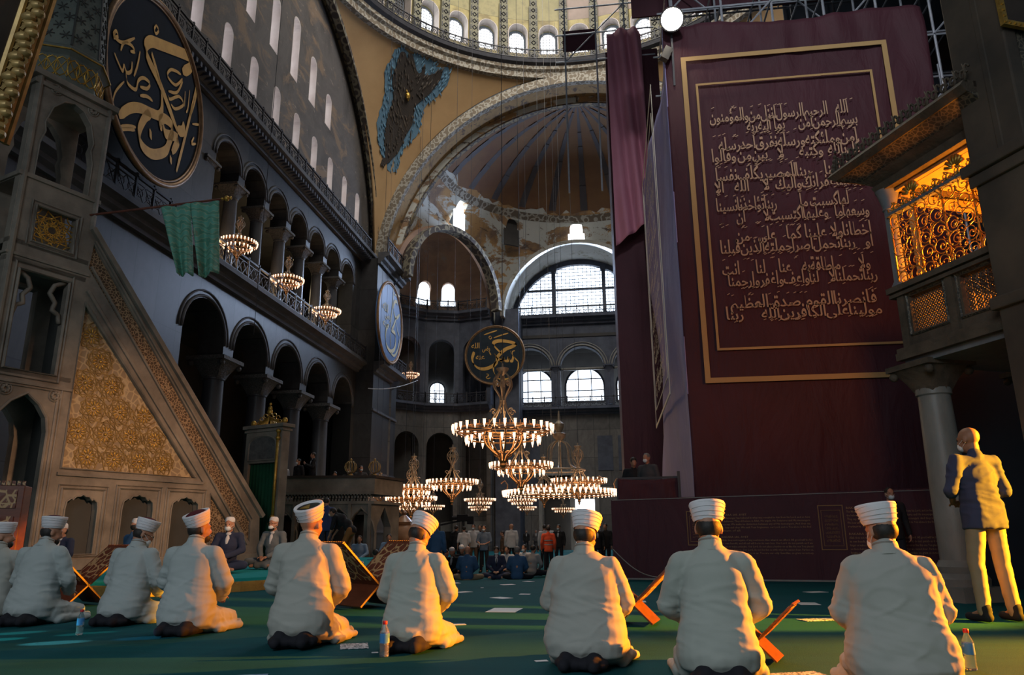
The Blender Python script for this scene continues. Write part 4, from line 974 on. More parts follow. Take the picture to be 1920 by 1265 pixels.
# ================================================================ MAROON SCAFFOLD WRAP
def cloth(name, a, b, ro=.7):
    t = NT(name); c = t.co(); f = t.noise(c, .6, 6, .6); col = t.ramp(f, [(.35, a), (.65, b)]); t.bump(t.noise(t.co(sc=(1.6, 1.6, .5)), .9, 5, .55, .8), .35, .25); return t.done(col, ro, sp=.35)
M['maroon'] = cloth('maroon_banner_fabric', (.060, .014, .023), (.047, .011, .018))
M['maroonp'] = cloth('mauve_banner_fabric', (.46, .18, .24), (.40, .15, .20))
M['goldpr'] = mat('printed_gold_line', (.44, .28, .11), (.40, .25, .10), 1, ro=.7)
M['goldtx'] = mat('printed_gold_lettering', (.46, .31, .20), (.42, .28, .18), 1, ro=.7)
M['palepr'] = mat('printed_pale_gold', (.80, .70, .55), (.74, .64, .50), 1, ro=.7)
TY = 17.0; xc = (hy(1243, 60, TY).x+hy(1300, 915, TY).x)/2; zt_ = hy(1460, 36, TY).z; xr = (hy(1682, 20, TY).x)+.05
print('tower', hy(1243, 60, TY), hy(1300, 915, TY), zt_, xr, [hx(*p, xc) for p in ((1240, 160), (1282, 738), (1213, 850), (1268, 700))])
tw = thing('wrapped_scaffold_tower', 'huge scaffold tower wrapped in maroon fabric, printed with gold frames and lines of calligraphy', 'scaffold tower', (xc, TY, 0), 0, None, True)
def sheet(f, n, m, th=.03):
    vs = [f(i/n, j/m) for i in range(n+1) for j in range(m+1)]; fs = [(i*(m+1)+j, (i+1)*(m+1)+j, (i+1)*(m+1)+j+1, i*(m+1)+j+1) for i in range(n) for j in range(m)]
    mb = MB(); mb.add(vs, fs); return mb
def front(u, v):
    x = xc+(xr+.5-xc)*u; z = 1.5+(zt_-1.5)*v; w_ = 1-min(1, 1.6*abs(u-.5))
    k = .05*max(0, 1-u*9)*math.sin(z*1.7)+.10*max(0, v*6-5)*noise.noise(V((x*2.2, z*.9, 1)))+.12*max(0, u*5-4)*noise.noise(V((x*1.4+z*.5, z*.35, 2)))
    k += .06*max(0, 1-v*5)*noise.noise(V((x*1.1, z*.6, 7)))
    return V((x, TY+k+.0*w_, z+.07*math.sin(u*PI*3)*(v > .99)))
o = sheet(front, 90, 110).build('front_banner', M['maroon'], tw, smooth=True); o.modifiers.new('s', 'SOLIDIFY').thickness = .02
def left(u, v):
    y = TY+9.5*u; z = 1.2+(zt_-1.2)*v; pin = math.sin(PI*min(1, max(0, v)))
    bulge = .16*math.sin(u*5+z*.5)*min(1, u*4)+.10*noise.noise(V((y*.9, z*.25, 5)))*min(1, u*5)
    return V((xc+bulge, y, z))
M['bluelit'] = cloth('bluelit_banner_fabric', (.34, .31, .56), (.30, .27, .48))  # bluish window light on the maroon wrap, painted in as violet
o = sheet(left, 60, 60).build('side_banner', M['bluelit'], tw, smooth=True); o.modifiers.new('s', 'SOLIDIFY').thickness = .02
g = MB(); g.box(((xc+xr)/2+.3, TY+5, zt_/2), (xr-xc-.2, 9.4, zt_-.3)); g.build('inner_core', M['black'], tw)
TF = ((0, TY-.09, 0), (1, 0, 0), (0, 0, 1))
fx0, fz1 = hy(1277, 104, TY).x, hy(1455, 97, TY).z; fz0 = hy(1318, 720, TY).z; fx1 = hy(1640, 92, TY).x
ix0, ix1, iz1, iz0 = hy(1304, 155, TY).x, hy(1617, 142, TY).x, hy(1460, 149, TY).z, hy(1345, 659, TY).z
fx0 = (fx0+hy(1319, 715, TY).x)/2; ix0 = (ix0+hy(1342, 655, TY).x)/2
print('frame', fx0, fx1, fz0, fz1, ix0, ix1, iz0, iz1)
def rframe(mb, fr, x0, x1, z0, z1, w_, th=.02): mb.slab(fr, [(x0, z0), (x0, z1), (x1, z1), (x1, z0)], [[(x0+w_, z0+w_), (x0+w_, z1-w_), (x1-w_, z1-w_), (x1-w_, z0+w_)]], th=th)
g = MB(); rframe(g, TF, fx0, fx1+.25, fz0, fz1, .12); rframe(g, TF, ix0, ix1+.2, iz0, iz1, .055); g.build('gold_frame', M['goldpr'], tw)
# Arabic shaping with presentation forms
AR = {'ا': (0xFE8D, 2), 'أ': (0xFE83, 2), 'ب': (0xFE8F, 4), 'ة': (0xFE93, 2), 'ت': (0xFE95, 4), 'ث': (0xFE99, 4), 'ج': (0xFE9D, 4), 'ح': (0xFEA1, 4), 'خ': (0xFEA5, 4), 'د': (0xFEA9, 2), 'ذ': (0xFEAB, 2), 'ر': (0xFEAD, 2), 'ز': (0xFEAF, 2), 'س': (0xFEB1, 4), 'ش': (0xFEB5, 4), 'ص': (0xFEB9, 4), 'ض': (0xFEBD, 4), 'ط': (0xFEC1, 4), 'ظ': (0xFEC5, 4), 'ع': (0xFEC9, 4), 'غ': (0xFECD, 4), 'ف': (0xFED1, 4), 'ق': (0xFED5, 4), 'ك': (0xFED9, 4), 'ل': (0xFEDD, 4), 'م': (0xFEE1, 4), 'ن': (0xFEE5, 4), 'ه': (0xFEE9, 4), 'و': (0xFEED, 2), 'ى': (0xFEEF, 2), 'ي': (0xFEF1, 4), 'ئ': (0xFE89, 4), 'ؤ': (0xFE85, 2)}
def shape(wd):
    if wd == 'الله': return '\uFE8E\uFEDF\uFEE0\uFEEA'.replace('\uFE8E', '\uFE8D')[::-1]
    out = []; i = 0; prev = False
    while i < len(wd):
        ch = wd[i]
        if ch == 'ل' and i+1 < len(wd) and wd[i+1] in 'اأ':
            out.append(chr(0xFEFC if prev else 0xFEFB)); prev = False; i += 2; continue
        b, n = AR[ch]; nx = i+1 < len(wd)
        if n == 4: f = 3 if prev and nx else 1 if prev else 2 if nx else 0; prev = True
        else: f = 1 if prev else 0; prev = False
        out.append(chr(b+f)); i += 1
    return ''.join(reversed(out))
def text_mesh(s, bold=0.0, ext=.0, res=2):
    c = bpy.data.curves.new('t', 'FONT'); c.body = s; c.size = 1; c.extrude = ext; c.offset = bold; c.resolution_u = res; c.fill_mode = 'FRONT'
    o = bpy.data.objects.new('t', c); COL.objects.link(o); dg = bpy.context.evaluated_depsgraph_get(); me = bpy.data.meshes.new_from_object(o.evaluated_get(dg)); vs = [tuple(v.co) for v in me.vertices]; fs = [tuple(p.vertices) for p in me.polygons]
    bpy.data.objects.remove(o); bpy.data.meshes.remove(me); return vs, fs
def ar_line(words, W_, H_):
    """words stacked in two tiers, right to left, filling W_ x H_; origin lower left"""
    V_, F_ = [], []; items = []; x = 0; k = 0
    tiers = [0, 0]
    for i, wd in enumerate(words):
        vs, fs = text_mesh(shape(wd), .016)
        if not vs: continue
        x0 = min(v[0] for v in vs); x1 = max(v[0] for v in vs); w_ = x1-x0
        t = i % 2; start = max(tiers[t], tiers[1-t]-w_*.65-.1); items.append((vs, fs, x0, x1, start, t)); tiers[t] = start+w_+.02
    T = max(tiers)
    for vs, fs, x0, x1, start, t in items:
        n = len(V_); xo = T-start-(x1-x0)
        for v in vs:
            zz = v[1]; up_ = max(0, zz-.35); zz = zz+up_*.9       # tall uprights
            V_.append(((v[0]-x0+xo)/T*W_, (zz*.60+(.44 if t else -.10)+.20)/1.36*H_)); 
        F_ += [tuple(a+n for a in f) for f in fs]
    # vowel strokes
    random.seed(len(words)+len(words[0]))
    for q in range(int(W_/H_*9)):
        x = random.random()*W_; z = H_*random.choice((.93, .98, .02, -.02, .55)); l = .09*H_; n = len(V_); t = .018*H_
        V_ += [(x, z), (x+t, z-t), (x+l+t, z+l*.45-t), (x+l, z+l*.45)]; F_ += [(n, n+1, n+2, n+3)]
    return V_, F_
LINES = ['بسم الله الرحمن الرحيم امن الرسول بما انزل اليه من ربه والمؤمنون', 'كل امن بالله وملئكته وكتبه ورسله لا نفرق بين احد من رسله وقالوا', 'سمعنا واطعنا غفرانك ربنا واليك المصير لا يكلف الله نفسا الا', 'وسعها لها ما كسبت وعليها ما اكتسبت ربنا لا تؤاخذنا ان نسينا', 'او اخطانا ربنا ولا تحمل علينا اصرا كما حملته على الذين من قبلنا', 'ربنا ولا تحملنا ما لا طاقة لنا به واعف عنا واغفر لنا وارحمنا انت', 'مولينا فانصرنا على القوم الكافرين صدق الله العظيم ربنا']
BX = [((1330, 222), (1606, 214), 52), ((1333, 276), (1612, 267), 52), ((1338, 333), (1621, 325), 54), ((1343, 389), (1628, 384), 54), ((1349, 447), (1635, 442), 54), ((1354, 509), (1643, 504), 54), ((1360, 573), (1652, 568), 52)]
ALL = []
for k, (ln, (a, b, h)) in enumerate(zip(LINES, BX)):
    A = hy(*a, TY-.1); B = hy(*b, TY-.1); H_ = (hy(a[0], a[1]-h/2, TY).z-hy(a[0], a[1]+h/2, TY).z); W_ = B.x-A.x; vs, fs = ar_line(ln.split(), W_, H_); zc = (A.z+B.z)/2-H_/2
    g = MB(); g.add([(A.x+x, TY-.1, zc+z) for x, z in vs], fs); g.build('calligraphy_line', M['goldtx'], tw, fix=False); ALL.append((vs, fs, W_, H_))
# side print on the left face, its bluish light painted into the cloth
y1, z1 = hx(1241, 165, xc)[1:]; y1b, z0 = hx(1282, 738, xc)[1:]; y2 = hx(1213, 850, xc)[1]
y1 = y1b = max(TY+.35, y1b); SFr = ((xc-.31, 0, 0), (0, -1, 0), (0, 0, 1)); y2 = y1+6.0
g = MB(); rframe(g, SFr, -y2, -y1, z0, z1, .09, .015); rframe(g, SFr, -y2+.5, -y1-.45, z0+.5, z1-.6, .035, .015)
for k in range(7):
    vs, fs, W_, H_ = ALL[k]; s_ = (y2-y1-2.2)/W_; g.add([(xc-.325, y2-1.1-x*s_, iz1-1.1-k*.98+z*1.15) for x, z in vs], fs)
g.build('side_print', M['palepr'], tw)
# second wrapped volume further back
bx = thing('wrapped_scaffold_block', 'narrower maroon-wrapped scaffold block standing behind the tower, its upper sheet hanging lower on one side', 'scaffold tower', (hy(1185, 900, 26).x, 26, NF), 0, None, True)
xa, xb = hy(1160, 640, 27).x, xc+.2; zt2 = hy(1190, 55, 26).z
g = MB(); g.box(((xa+xb)/2+.3, 30, zt2/2-1), (xb-xa+.6, 6, zt2+1.5)); g.build('wrap', M['maroon'], bx)
xa2 = hy(1143, 200, 26.2).x; xb2 = xc+.1
def sh(u, v):
    x = xa2+(xb2-xa2)*u; zl = hy(1160, 455, 26).z+(hy(1200, 410, 26).z-hy(1160, 455, 26).z)*u; z = zl+(zt2-zl)*v
    return V((x+.0, 26.2+.16*math.sin(u*15+v*5)*(.3+u)+.14*noise.noise(V((x*1.2+z*.35, z*.22, 0))), z+.25*math.sin(u*3)*(v > .99)))
o = sheet(sh, 60, 50).build('upper_sheet', M['maroonp'], bx, smooth=True); o.modifiers.new('s', 'SOLIDIFY').thickness = .02
# base wall with printed text
W0 = hz(1640, 1092); wd_ = V((.978, -.208, 0)).normalized(); bl = atd(1148, 15.6); tt = (bl-W0).dot(wd_); WFb = (V((W0.x, W0.y, 0)), wd_, ZZ); wn = wd_.cross(ZZ)
def wb_(px, py): h = hit(px, py, W0, wn); return ((h-W0).dot(wd_), h.z)
sl = wb_(1148, 1000)[0]; bt0 = wb_(1150, 937)[1]; bt1 = wb_(1640, 918)[1]; ztw = (bt0+bt1)/2; print('base', sl, bt0, bt1)
bw = thing('banner_wall', 'low maroon hoarding below the scaffold tower, printed with small gold text and framed pages', 'hoarding', W0, 0, None, True)
g = MB(); g.slab(WFb, [(sl, 0), (sl, bt0), (4.5, bt1+(bt1-bt0)*.9), (4.5, 0)], th=-.4); g.build('panel', M['maroon'], bw)
g = MB(); g.slab((W0+wn*.006, wd_, ZZ), [(sl+.02, bt0-.012), (sl+.02, bt0), (3.4, bt1), (3.4, bt1-.012)], th=.01); g.bar(W0+wd_*sl+wn*.03+ZZ*.02, W0+wd_*3.4+wn*.03+ZZ*.02, .02, .03); g.build('edge_batten', M['pale'], bw)
PF = (W0+wn*.008, wd_, ZZ); g = MB()
P1 = [wb_(1285, 958), wb_(1345, 956), wb_(1345, 1022), wb_(1292, 1024)]; P2 = [wb_(1532, 947), wb_(1580, 945), wb_(1589, 1031), wb_(1541, 1032)]
for P in (P1, P2):
    x0, x1, z0_, z1_ = (P[0][0]+P[3][0])/2, (P[1][0]+P[2][0])/2, P[2][1], P[0][1]; rframe(g, PF, x0, x1, z0_, z1_, .016, .008); rframe(g, PF, x0+.05, x1-.05, z0_+.07, z1_-.09, .007, .008)
    for k in range(7):
        vs, fs, W_, H_ = ALL[k]; w2 = (x1-x0)-.2; hh = (z1_-z0_-.3)/7; g.add([W0+wn*.012+wd_*(x0+.1+x/W_*w2)+ZZ*(z1_-.17-(k+.75)*hh+z/H_*hh*.7) for x, z in vs], fs)
g.build('framed_page_print', mat('printed_dark_gold', (.24, .13, .05), (.22, .12, .045), 1), bw)
EN = ['BAKARA 285. AYET', 'The Messenger has believed in what was revealed to him from his Lord, and so have', 'the believers. They all believe in Allah, His angels, His Scriptures and His messengers.', 'They say, We make no distinction between any of His messengers. And they say,', 'We hear and obey. We seek Your forgiveness, our Lord, and to You alone is the final', 'return of all.', '', 'BAKARA 286. AYET', 'Allah does not require of any soul more than what it can afford. All good will be for', 'its own benefit, and all evil will be to its own loss. Our Lord, do not punish us if we', 'forget or make a mistake. Our Lord, do not place a burden on us like the one You placed', 'on those before us. Our Lord, do not burden us with what we cannot bear. Pardon us,', 'forgive us, and have mercy on us. You are our only Guardian, so grant us victory.']
g = MB()
for (tx, ty, bx_, x_end) in ((1349, 961, None, 1518), (1585, 947, None, 1750)):
    x0, z0_ = wb_(tx, ty); x1 = wb_(x_end, ty)[0]; z9 = wb_(tx, 1038)[1]; hh = (z0_-z9)/13
    for i, l in enumerate(EN):
        if not l: continue
        vs, fs = text_mesh(l, .004, res=1); mx = max(v[0] for v in vs); s_ = min((x1-x0)/mx, hh*.95/.75) if i not in (0, 7) else hh; g.add([W0+wn*.012+wd_*(x0+v[0]*s_*1.0)+ZZ*(z0_-(i+1)*hh+v[1]*hh*.85) for v in vs], fs)
g.build('printed_text', mat('printed_small_text', (.30, .18, .09), (.28, .17, .08), 1), bw)
# side platform with parapet cloth
e = thing('camera_platform', 'small raised scaffold platform with a draped maroon parapet, beside the tower', 'platform', atd(1215, 16.6), 0, None, True)
c0 = hy(1158, 897, 16.6); c1 = hy(1272, 894, 16.6); zb = hy(1200, 940, 16.6).z
o = sheet(lambda u, v: V((c0.x+(c1.x-c0.x)*u, 16.6+.06*noise.noise(V((u*3+v*2, v*1.5, 3))), zb-.4+(c0.z-zb+.4)*v-.04*math.sin(PI*u)*v)), 30, 10).build('parapet_cloth', M['maroon'], e, smooth=True); o.modifiers.new('s', 'SOLIDIFY').thickness = .02
g = MB(); g.box(((c0.x+c1.x)/2, 17.4, .6), (c1.x-c0.x-.2, 1.5, .1)); g.bar((c0.x, 16.7, 0), (c0.x, 16.7, c0.z), .06); g.bar((c1.x, 16.55, 0), (c1.x, 16.55, c1.z+.12), .06); g.bar((c0.x, 16.65, c0.z), (c1.x, 16.65, c1.z), .05)
g.bar((c0.x, 18, 0), (c0.x, 18, .6), .06); g.build('deck', M['iron'], e)
# scaffolding pipes above and beside the tower
M['pipe'] = mat('galvanised_scaffold_pipe', (.42, .44, .48), (.28, .30, .34), 3, ro=.4, me=.3)
e = thing('scaffolding', 'tall steel pipe scaffolding rising above and beside the maroon tower', 'scaffolding', (6, 21, 0), 0, None, True)
g = MB(); xs = [2.2+1.35*k for k in range(9)]; zs_ = [13.6+1.5*k for k in range(7)]
for y in (18.2, 20.2, 22.4):
    for x in xs: g.tube([(x+.1*(y-18), y, 10), (x+.1*(y-18), y, 24)], .035, 6)
    for z in zs_: g.tube([(2, y, z), (13.4, y, z)], .032, 6)
for x in xs:
    for z in zs_: g.tube([(x, 18.2, z), (x, 22.4, z)], .028, 5)
for x in (8.6, 9.9, 11.2, 12.5):
    for y in (18.2, 20.2): g.tube([(x, y, 0), (x, y, 14)], .035, 6)
for z in (4, 5.5, 7, 8.5, 10, 11.5): g.tube([(8, 18.2, z), (13, 18.2, z)], .03, 6); g.tube([(8.6, 18.15, z), (9.9, 18.15, z+1.5)], .026, 5); g.tube([(11.2, 18.15, z), (9.9, 18.15, z+1.5)], .026, 5)
for i in range(8):
    for j in range(6):
        if (i+j) % 2: g.tube([(xs[i], 18.15, zs_[j]), (xs[i+1], 18.15, zs_[j+1])], .026, 5)
        elif (i*j) % 3 == 0: g.tube([(xs[i+1], 20.2, zs_[j]), (xs[i], 20.2, zs_[j+1])], .026, 5)
for x in (-1.2, .1, 1.3):
    g.tube([(x, 27, 14), (x, 27, 27)], .04, 6)
for z in (20, 21.3, 22.6, 24): g.tube([(-1.6, 27, z), (2.5, 27, z)], .035, 6)
g.tube([(-1.2, 27, 20), (1.3, 27, 22.6)], .03, 5); g.build('pipes', M['pipe'], e)
g = MB(); g.box((6.0, 20.6, 17.6), (9.5, .06, 1.5)); g.build('debris_netting', M['maroon'], e); g = MB(); g.box((-.6, 27.3, 21.2), (1.4, .06, 1.0)); g.build('debris_netting', M['maroon'], e); g = MB(); g.box((10.4, 23.4, 15), (7.4, .06, 34)); g.build('added_dark_backdrop', M['black'], e)  # black sheet added as stand-in for the darkness behind the pipes
g = MB()
for z in (15.1, 18.1): g.box((8, 21.3, z+.05), (9, 2.0, .06))
g.build('deck_boards', M['brown'], e)
# floodlight on top of the corner
q = hy(1260, 36, TY-.5); e = thing('floodlight', 'blazing white round floodlight clamped at the top corner of the maroon tower', 'floodlight', q, 0, None, True)
fd = (O0-q).normalized(); rt = fd.to_track_quat('Z', 'Y').to_matrix()
g = MB(Mx.Translation(q) @ rt.to_4x4()); g.lathe([(.05, -.4), (.16, -.36), (.26, -.1), (.31, 0), (.27, 0), (.24, -.06)], n=24); g.build('housing', M['iron'], e, smooth='a')
g = MB(Mx.Translation(q) @ rt.to_4x4()); g.lathe([(.001, .05), (.15, .045), (.27, 0), (.27, -.02), (.001, -.02)], n=24); g.build('lamp_face', emis('floodlight_glare', (1, .88, .66), 60), e, smooth=True)
g = MB(); g.bar(q+V((0, .35, 0)), q+V((0, .5, -1.6)), .05); g.bar(q+V((-.1, .35, -.6)), q+V((-.25, .3, -.95)), .16, .2); g.build('bracket', M['iron'], e)
light('floodlight_beam', 'SPOT', q+fd*.5, 500, (1, .85, .62), .25, (-6, 5, 0), spot_size=R_(90), spot_blend=1)

# ================================================================ SULTAN'S LOGE AND RIGHT PIER
LC0 = hz(1806, 1128)+V((.1, .15, 0)); le = V((.368, -.93, 0)).normalized(); ln_ = le.cross(ZZ)   # ln_ faces the nave
LO = V((LC0.x, LC0.y, 0))+ln_*.28
def lp(px, py): h = hit(px, py, LO, ln_); return ((h-LO).dot(le), h.z)
def lv(s, z, d=0): return LO+le*s+ZZ*z+ln_*d
M['loge'] = mat('carved_grey_beige_stone', (.115, .085, .06), (.06, .047, .034), 3, bu=.5, bsc=14, bd=.04)
M['logeb'] = mat('blue_grey_rail_stone', (.19, .20, .21), (.12, .13, .15), 2)
M['logec'] = relief('carved_loge_frieze', (.17, .145, .105), (.05, .045, .04), 16, .1)
print('loge', lp(1684, 540), lp(1861, 470), lp(1668, 406), lp(1831, 312), lp(1704, 664), lp(1892, 606), lp(1629, 285), lp(1803, 166), lp(1670, 360))
lgz = thing('sultan_loge', 'raised carved stone loge with gilded scroll grille, lit orange inside, on marble columns', 'loge', LC0, 0, None, True)
s0 = lp(1684, 540)[0]-.05; s1 = 1.95; zr = (lp(1684, 540)[1]+lp(1861, 470)[1])/2; zb_ = lp(1704, 664)[1]; zg = (lp(1668, 406)[1]+lp(1831, 312)[1])/2; ztp = lp(1668, 350)[1]
g = MB(); hp = [(s0+.22, zb_+.28), (s0+.22, zr-.16), (s0+.80, zr-.16), (s0+.80, zb_+.28)]; hp2 = [(s0+1.08, zb_+.28), (s0+1.08, zr-.16), (s0+1.75, zr-.16), (s0+1.75, zb_+.28)]
g.slab((LO, le, ZZ), [(s0, zb_), (s0, zr), (s1, zr), (s1, zb_)], [hp, hp2], th=-.16)
g.slab((lv(s0, 0), -ln_, ZZ), [(0, zb_), (0, zr), (2.6, zr), (2.6, zb_)], th=.16)
for z, o_, h in ((zb_-.03, .06, .1), (zb_+.06, .03, .06), (zr-.02, .07, .08), (zr-.1, .03, .05)): g.bar(lv(s0-.06, z, -.06+o_), lv(s1, z, -.06+o_), .22, h)
for s_ in (s0+.1, s0+.94, s0+1.88): g.box(lv(s_, (zb_+zr)/2, .01), (.07, .12, zr-zb_), rz=math.atan2(le.y, le.x)-PI/2)
g.build('parapet', M['loge'], lgz)
g = MB()
random.seed(11)
for P in (hp, hp2):
    x0, x1, z0_, z1_ = P[0][0], P[2][0], P[0][1], P[1][1]; st_ = .115; nx_, nz2 = int((x1-x0)/st_)+1, int((z1_-z0_)/st_)+1
    for i in range(nx_):
        for j in range(nz2):
            cx_, cz_ = x0+(i+.5)*(x1-x0)/nx_, z0_+(j+.5)*(z1_-z0_)/nz2
            g.tube([lv(cx_+.042*math.cos(t*PI/4), cz_+.042*math.sin(t*PI/4), -.08) for t in range(8)], .011, 4, closed=True)
            for a in (PI/4, 3*PI/4): g.bar(lv(cx_-.075*math.cos(a), cz_-.075*math.sin(a), -.08), lv(cx_+.075*math.cos(a), cz_+.075*math.sin(a), -.08), .014)
g.build('pierced_panel', M['loge'], lgz)
g = MB()
for P in (hp, hp2):
    g.tube([lv(x, z, .01) for x, z in shrink(P, 1.12)], .025, 4, closed=True)
g.build('panel_moulding', M['logec'], lgz)
# upper column, rail, grille
g = MB(Mx.Translation(lv(s0+.03, 0, -.08))); g.lathe([(.11, zr), (.12, zr+.08), (.085, zr+.14), (.08, ztp-.32), (.1, ztp-.3), (.09, ztp-.26), (.15, ztp-.04), (.17, ztp)], n=18); g.build('upper_column', M['logeb'], lgz, smooth='a')
g = MB(); g.bar(lv(s0+.08, zg, 0), lv(s1, zg, 0), .10, .045); 
for k in range(24): g.ell(lv(s0+.16+.1*k, zg, .055), (.014,)*3, 6)
g.build('grille_rail', M['logeb'], lgz)
g = MB(); random.seed(5)
def scroll(mb, x, z, r, d, turn=1.6, a0=0, th=.014):
    P = []
    n = int(14*turn)
    for i in range(n+1):
        t = i/n; a = a0+d*2*PI*turn*t; rr = r*(1-.82*t); P.append(lv(x+rr*math.cos(a), z+rr*math.sin(a), .02*math.sin(t*6)))
    mb.tube(P, [th*(1-.45*i/n) for i in range(n+1)], 5); mb.ell(P[-1], (th*1.7,)*3, 6)
    for q in (.25, .5):
        p = P[int(n*q)]; mb.ell(p+ZZ*.02, (th*2.2, th*1.2, th*1.4), 6)
gh = zg-zr
for j in range(5):
    for i in range(9):
        x = s0+.2+.235*i; z = zr+gh*(j+.5)/5; d = 1 if (i+j) % 2 else -1
        if x < s1-.05: scroll(g, x, z, .118, d, 1.9, random.random()*6, .009); scroll(g, x+.117, z+.11, .07, -d, 1.4, random.random()*6, .007); scroll(g, x+.1, z-.02, .045, -d, 1.2, random.random()*6, .006)
for i in range(10):
    x = s0+.09+.235*i
    if i % 2 == 0 and x < s1: g.bar(lv(x, zr, 0), lv(x, zg, 0), .02)
for i in range(12):
    x = s0+.16+.19*i; big_ = i % 4 == 2
    scroll(g, x, zg+.10, .085, 1, 1.3, PI, .012); scroll(g, x+.09, zg+.09, .07, -1, 1.3, 0, .012)
    if big_:
        for k in range(7): a = PI*(k+.5)/7; g.tube([lv(x+.04*math.cos(a), zg+.16+.04*math.sin(a)), lv(x+.15*math.cos(a), zg+.18+.15*math.sin(a))], [.02, .028], 5)
g.build('gilded_grille', M['gold'], lgz, smooth=True)
# roof entablature with overhang
zE0 = lp(1668, 352)[1]
g = MB(); ang = math.atan2(le.y, le.x)
def ent(z0, z1, o0, o1):
    P0_ = [lv(s0-.02-o0, z0, o0), lv(s1, z0, o0), lv(s1, z0, -2.6), lv(s0-.02-o0, z0, -2.6)]; P1_ = [lv(s0-.02-o1, z1, o1), lv(s1, z1, o1), lv(s1, z1, -2.6), lv(s0-.02-o1, z1, -2.6)]
    g.add(P0_+P1_, [(0, 1, 2, 3), (7, 6, 5, 4), (0, 4, 5, 1), (1, 5, 6, 2), (2, 6, 7, 3), (3, 7, 4, 0)])
def entF(mb, z0, z1, o0, o1, w_=.3):
    for a, b in (((0, 0), 1),):
        A0, A1 = lv(s0-o0, z0, o0), lv(s1, z0, o0); B0, B1 = lv(s0-o1, z1, o1), lv(s1, z1, o1); C0, C1 = lv(s0-o0+w_, z0, o0-w_), lv(s1, z0, o0-w_); D0, D1 = lv(s0-o1+w_, z1, o1-w_), lv(s1, z1, o1-w_)
        mb.add([A0, A1, B1, B0, C0, C1, D1, D0], [(0, 1, 2, 3), (5, 4, 7, 6), (3, 2, 6, 7), (0, 4, 5, 1), (1, 5, 6, 2), (0, 3, 7, 4)])
        E0, E1 = lv(s0-o0, z0, -2.6), lv(s0-o1, z1, -2.6)
        mb.add([A0, B0, E1, E0, lv(s0-o0+w_, z0, o0-w_), lv(s0-o1+w_, z1, o1-w_), lv(s0-o1+w_, z1, -2.6), lv(s0-o0+w_, z0, -2.6)], [(0, 1, 2, 3), (4, 7, 6, 5), (0, 4, 5, 1), (1, 5, 6, 2), (0, 3, 7, 4)])
entF(g, zE0, zE0+.1, .05, .09); entF(g, zE0+.1, zE0+.22, .04, .2); entF(g, zE0+.34, zE0+.42, .42, .50, .6); entF(g, zE0+.42, zE0+.50, .50, .44, .5); g.build('roof_cornice', M['loge'], lgz)
g = MB(); entF(g, zE0+.2, zE0+.34, .14, .40, .25); g.build('carved_frieze', M['logec'], lgz)
g = MB(); g.add([lv(s0-.3, zE0+.5, .3), lv(s1, zE0+.5, .3), lv(s1, zE0+.8, -2.6), lv(s0-.3, zE0+.8, -2.6), lv(s0-.3, zE0+.42, .3), lv(s1, zE0+.42, .3), lv(s1, zE0+.42, -2.6), lv(s0-.3, zE0+.42, -2.6)], [(0, 1, 2, 3), (7, 6, 5, 4), (0, 4, 5, 1), (1, 5, 6, 2), (2, 6, 7, 3), (3, 7, 4, 0)]); g.build('roof_slab', M['brown'], lgz)
g = MB()
for i in range(17):
    x = s0-.38+.15*i
    P = [lv(x+.05*math.cos(t*PI/5)*(1-t/16), zE0+.57+.07*math.sin(t*PI/5)*(1-t/16), .42) for t in range(11)]; g.tube(P, .018, 5); P = [lv(x+.075+.03*math.cos(t*PI/4), zE0+.63+.05*math.sin(t*PI/4), .42) for t in range(7)]; g.tube(P, .016, 5)
    g.tube([lv(x+.02, zE0+.48, .42), lv(x+.05, zE0+.62, .42), lv(x+.02, zE0+.72, .42)], [.025, .018, .008], 5)
for k in range(5): g.ell(lv(s0-.42+.02*k, zE0+.52+.07*k, .42), (.05-.006*k,)*3, 7)
g.build('roof_cresting', M['loge'], lgz, smooth=True)
M['orange'] = mat('orange_lit_loge_interior', (.62, .36, .12), (.45, .24, .08), 2.5, ro=.7)  # orange glow inside the loge put into the base colour
g = MB(); g.add([lv(s, z, d) for s in (s0+.05, s1) for z in (zE0+.02, zE0+.12) for d in (-.05, -2.5)], [(0, 1, 3, 2), (4, 6, 7, 5), (0, 4, 5, 1), (2, 3, 7, 6), (0, 2, 6, 4), (1, 5, 7, 3)])
g.add([lv(s, z, d) for s in (s0+.05, s1) for z in (zb_, zE0+.1) for d in (-2.4, -2.5)], [(0, 1, 3, 2), (4, 6, 7, 5), (0, 4, 5, 1), (2, 3, 7, 6), (0, 2, 6, 4), (1, 5, 7, 3)])
g.add([lv(s, z, d) for s in (s1-.1, s1) for z in (zb_, zE0+.1) for d in (-.05, -2.5)], [(0, 1, 3, 2), (4, 6, 7, 5), (0, 4, 5, 1), (2, 3, 7, 6), (0, 2, 6, 4), (1, 5, 7, 3)])
for k in range(4): g.bar(lv(s0+.1, zE0-.02-.05*k, -.12-.1*k), lv(s1, zE0-.02-.05*k, -.12-.1*k) if k < 1 else lv(s0+.1, zE0-.02-.05*k, -2.3), .07, .05)
g.build('interior', M['orange'], lgz)
g = MB(); g.add([lv(s, z, d) for s in (s0, s1) for z in (zb_-.16, zb_) for d in (.02, -2.5)], [(0, 1, 3, 2), (4, 6, 7, 5), (0, 4, 5, 1), (2, 3, 7, 6), (0, 2, 6, 4), (1, 5, 7, 3)]); g.build('floor_slab', M['logeb'], lgz)
lz = lv(s0+.9, zr+.35, -1.0); light('loge_lamp', 'POINT', lz, 250, (1, .30, .022), .25)
h_ = zb_-.14; column(LC0, h_, .225, 'pale marble column with carved capital holding up the corner of the sultan loge', 'loge columns', 'pale', 'loge', capw=1.65, rz=ang)
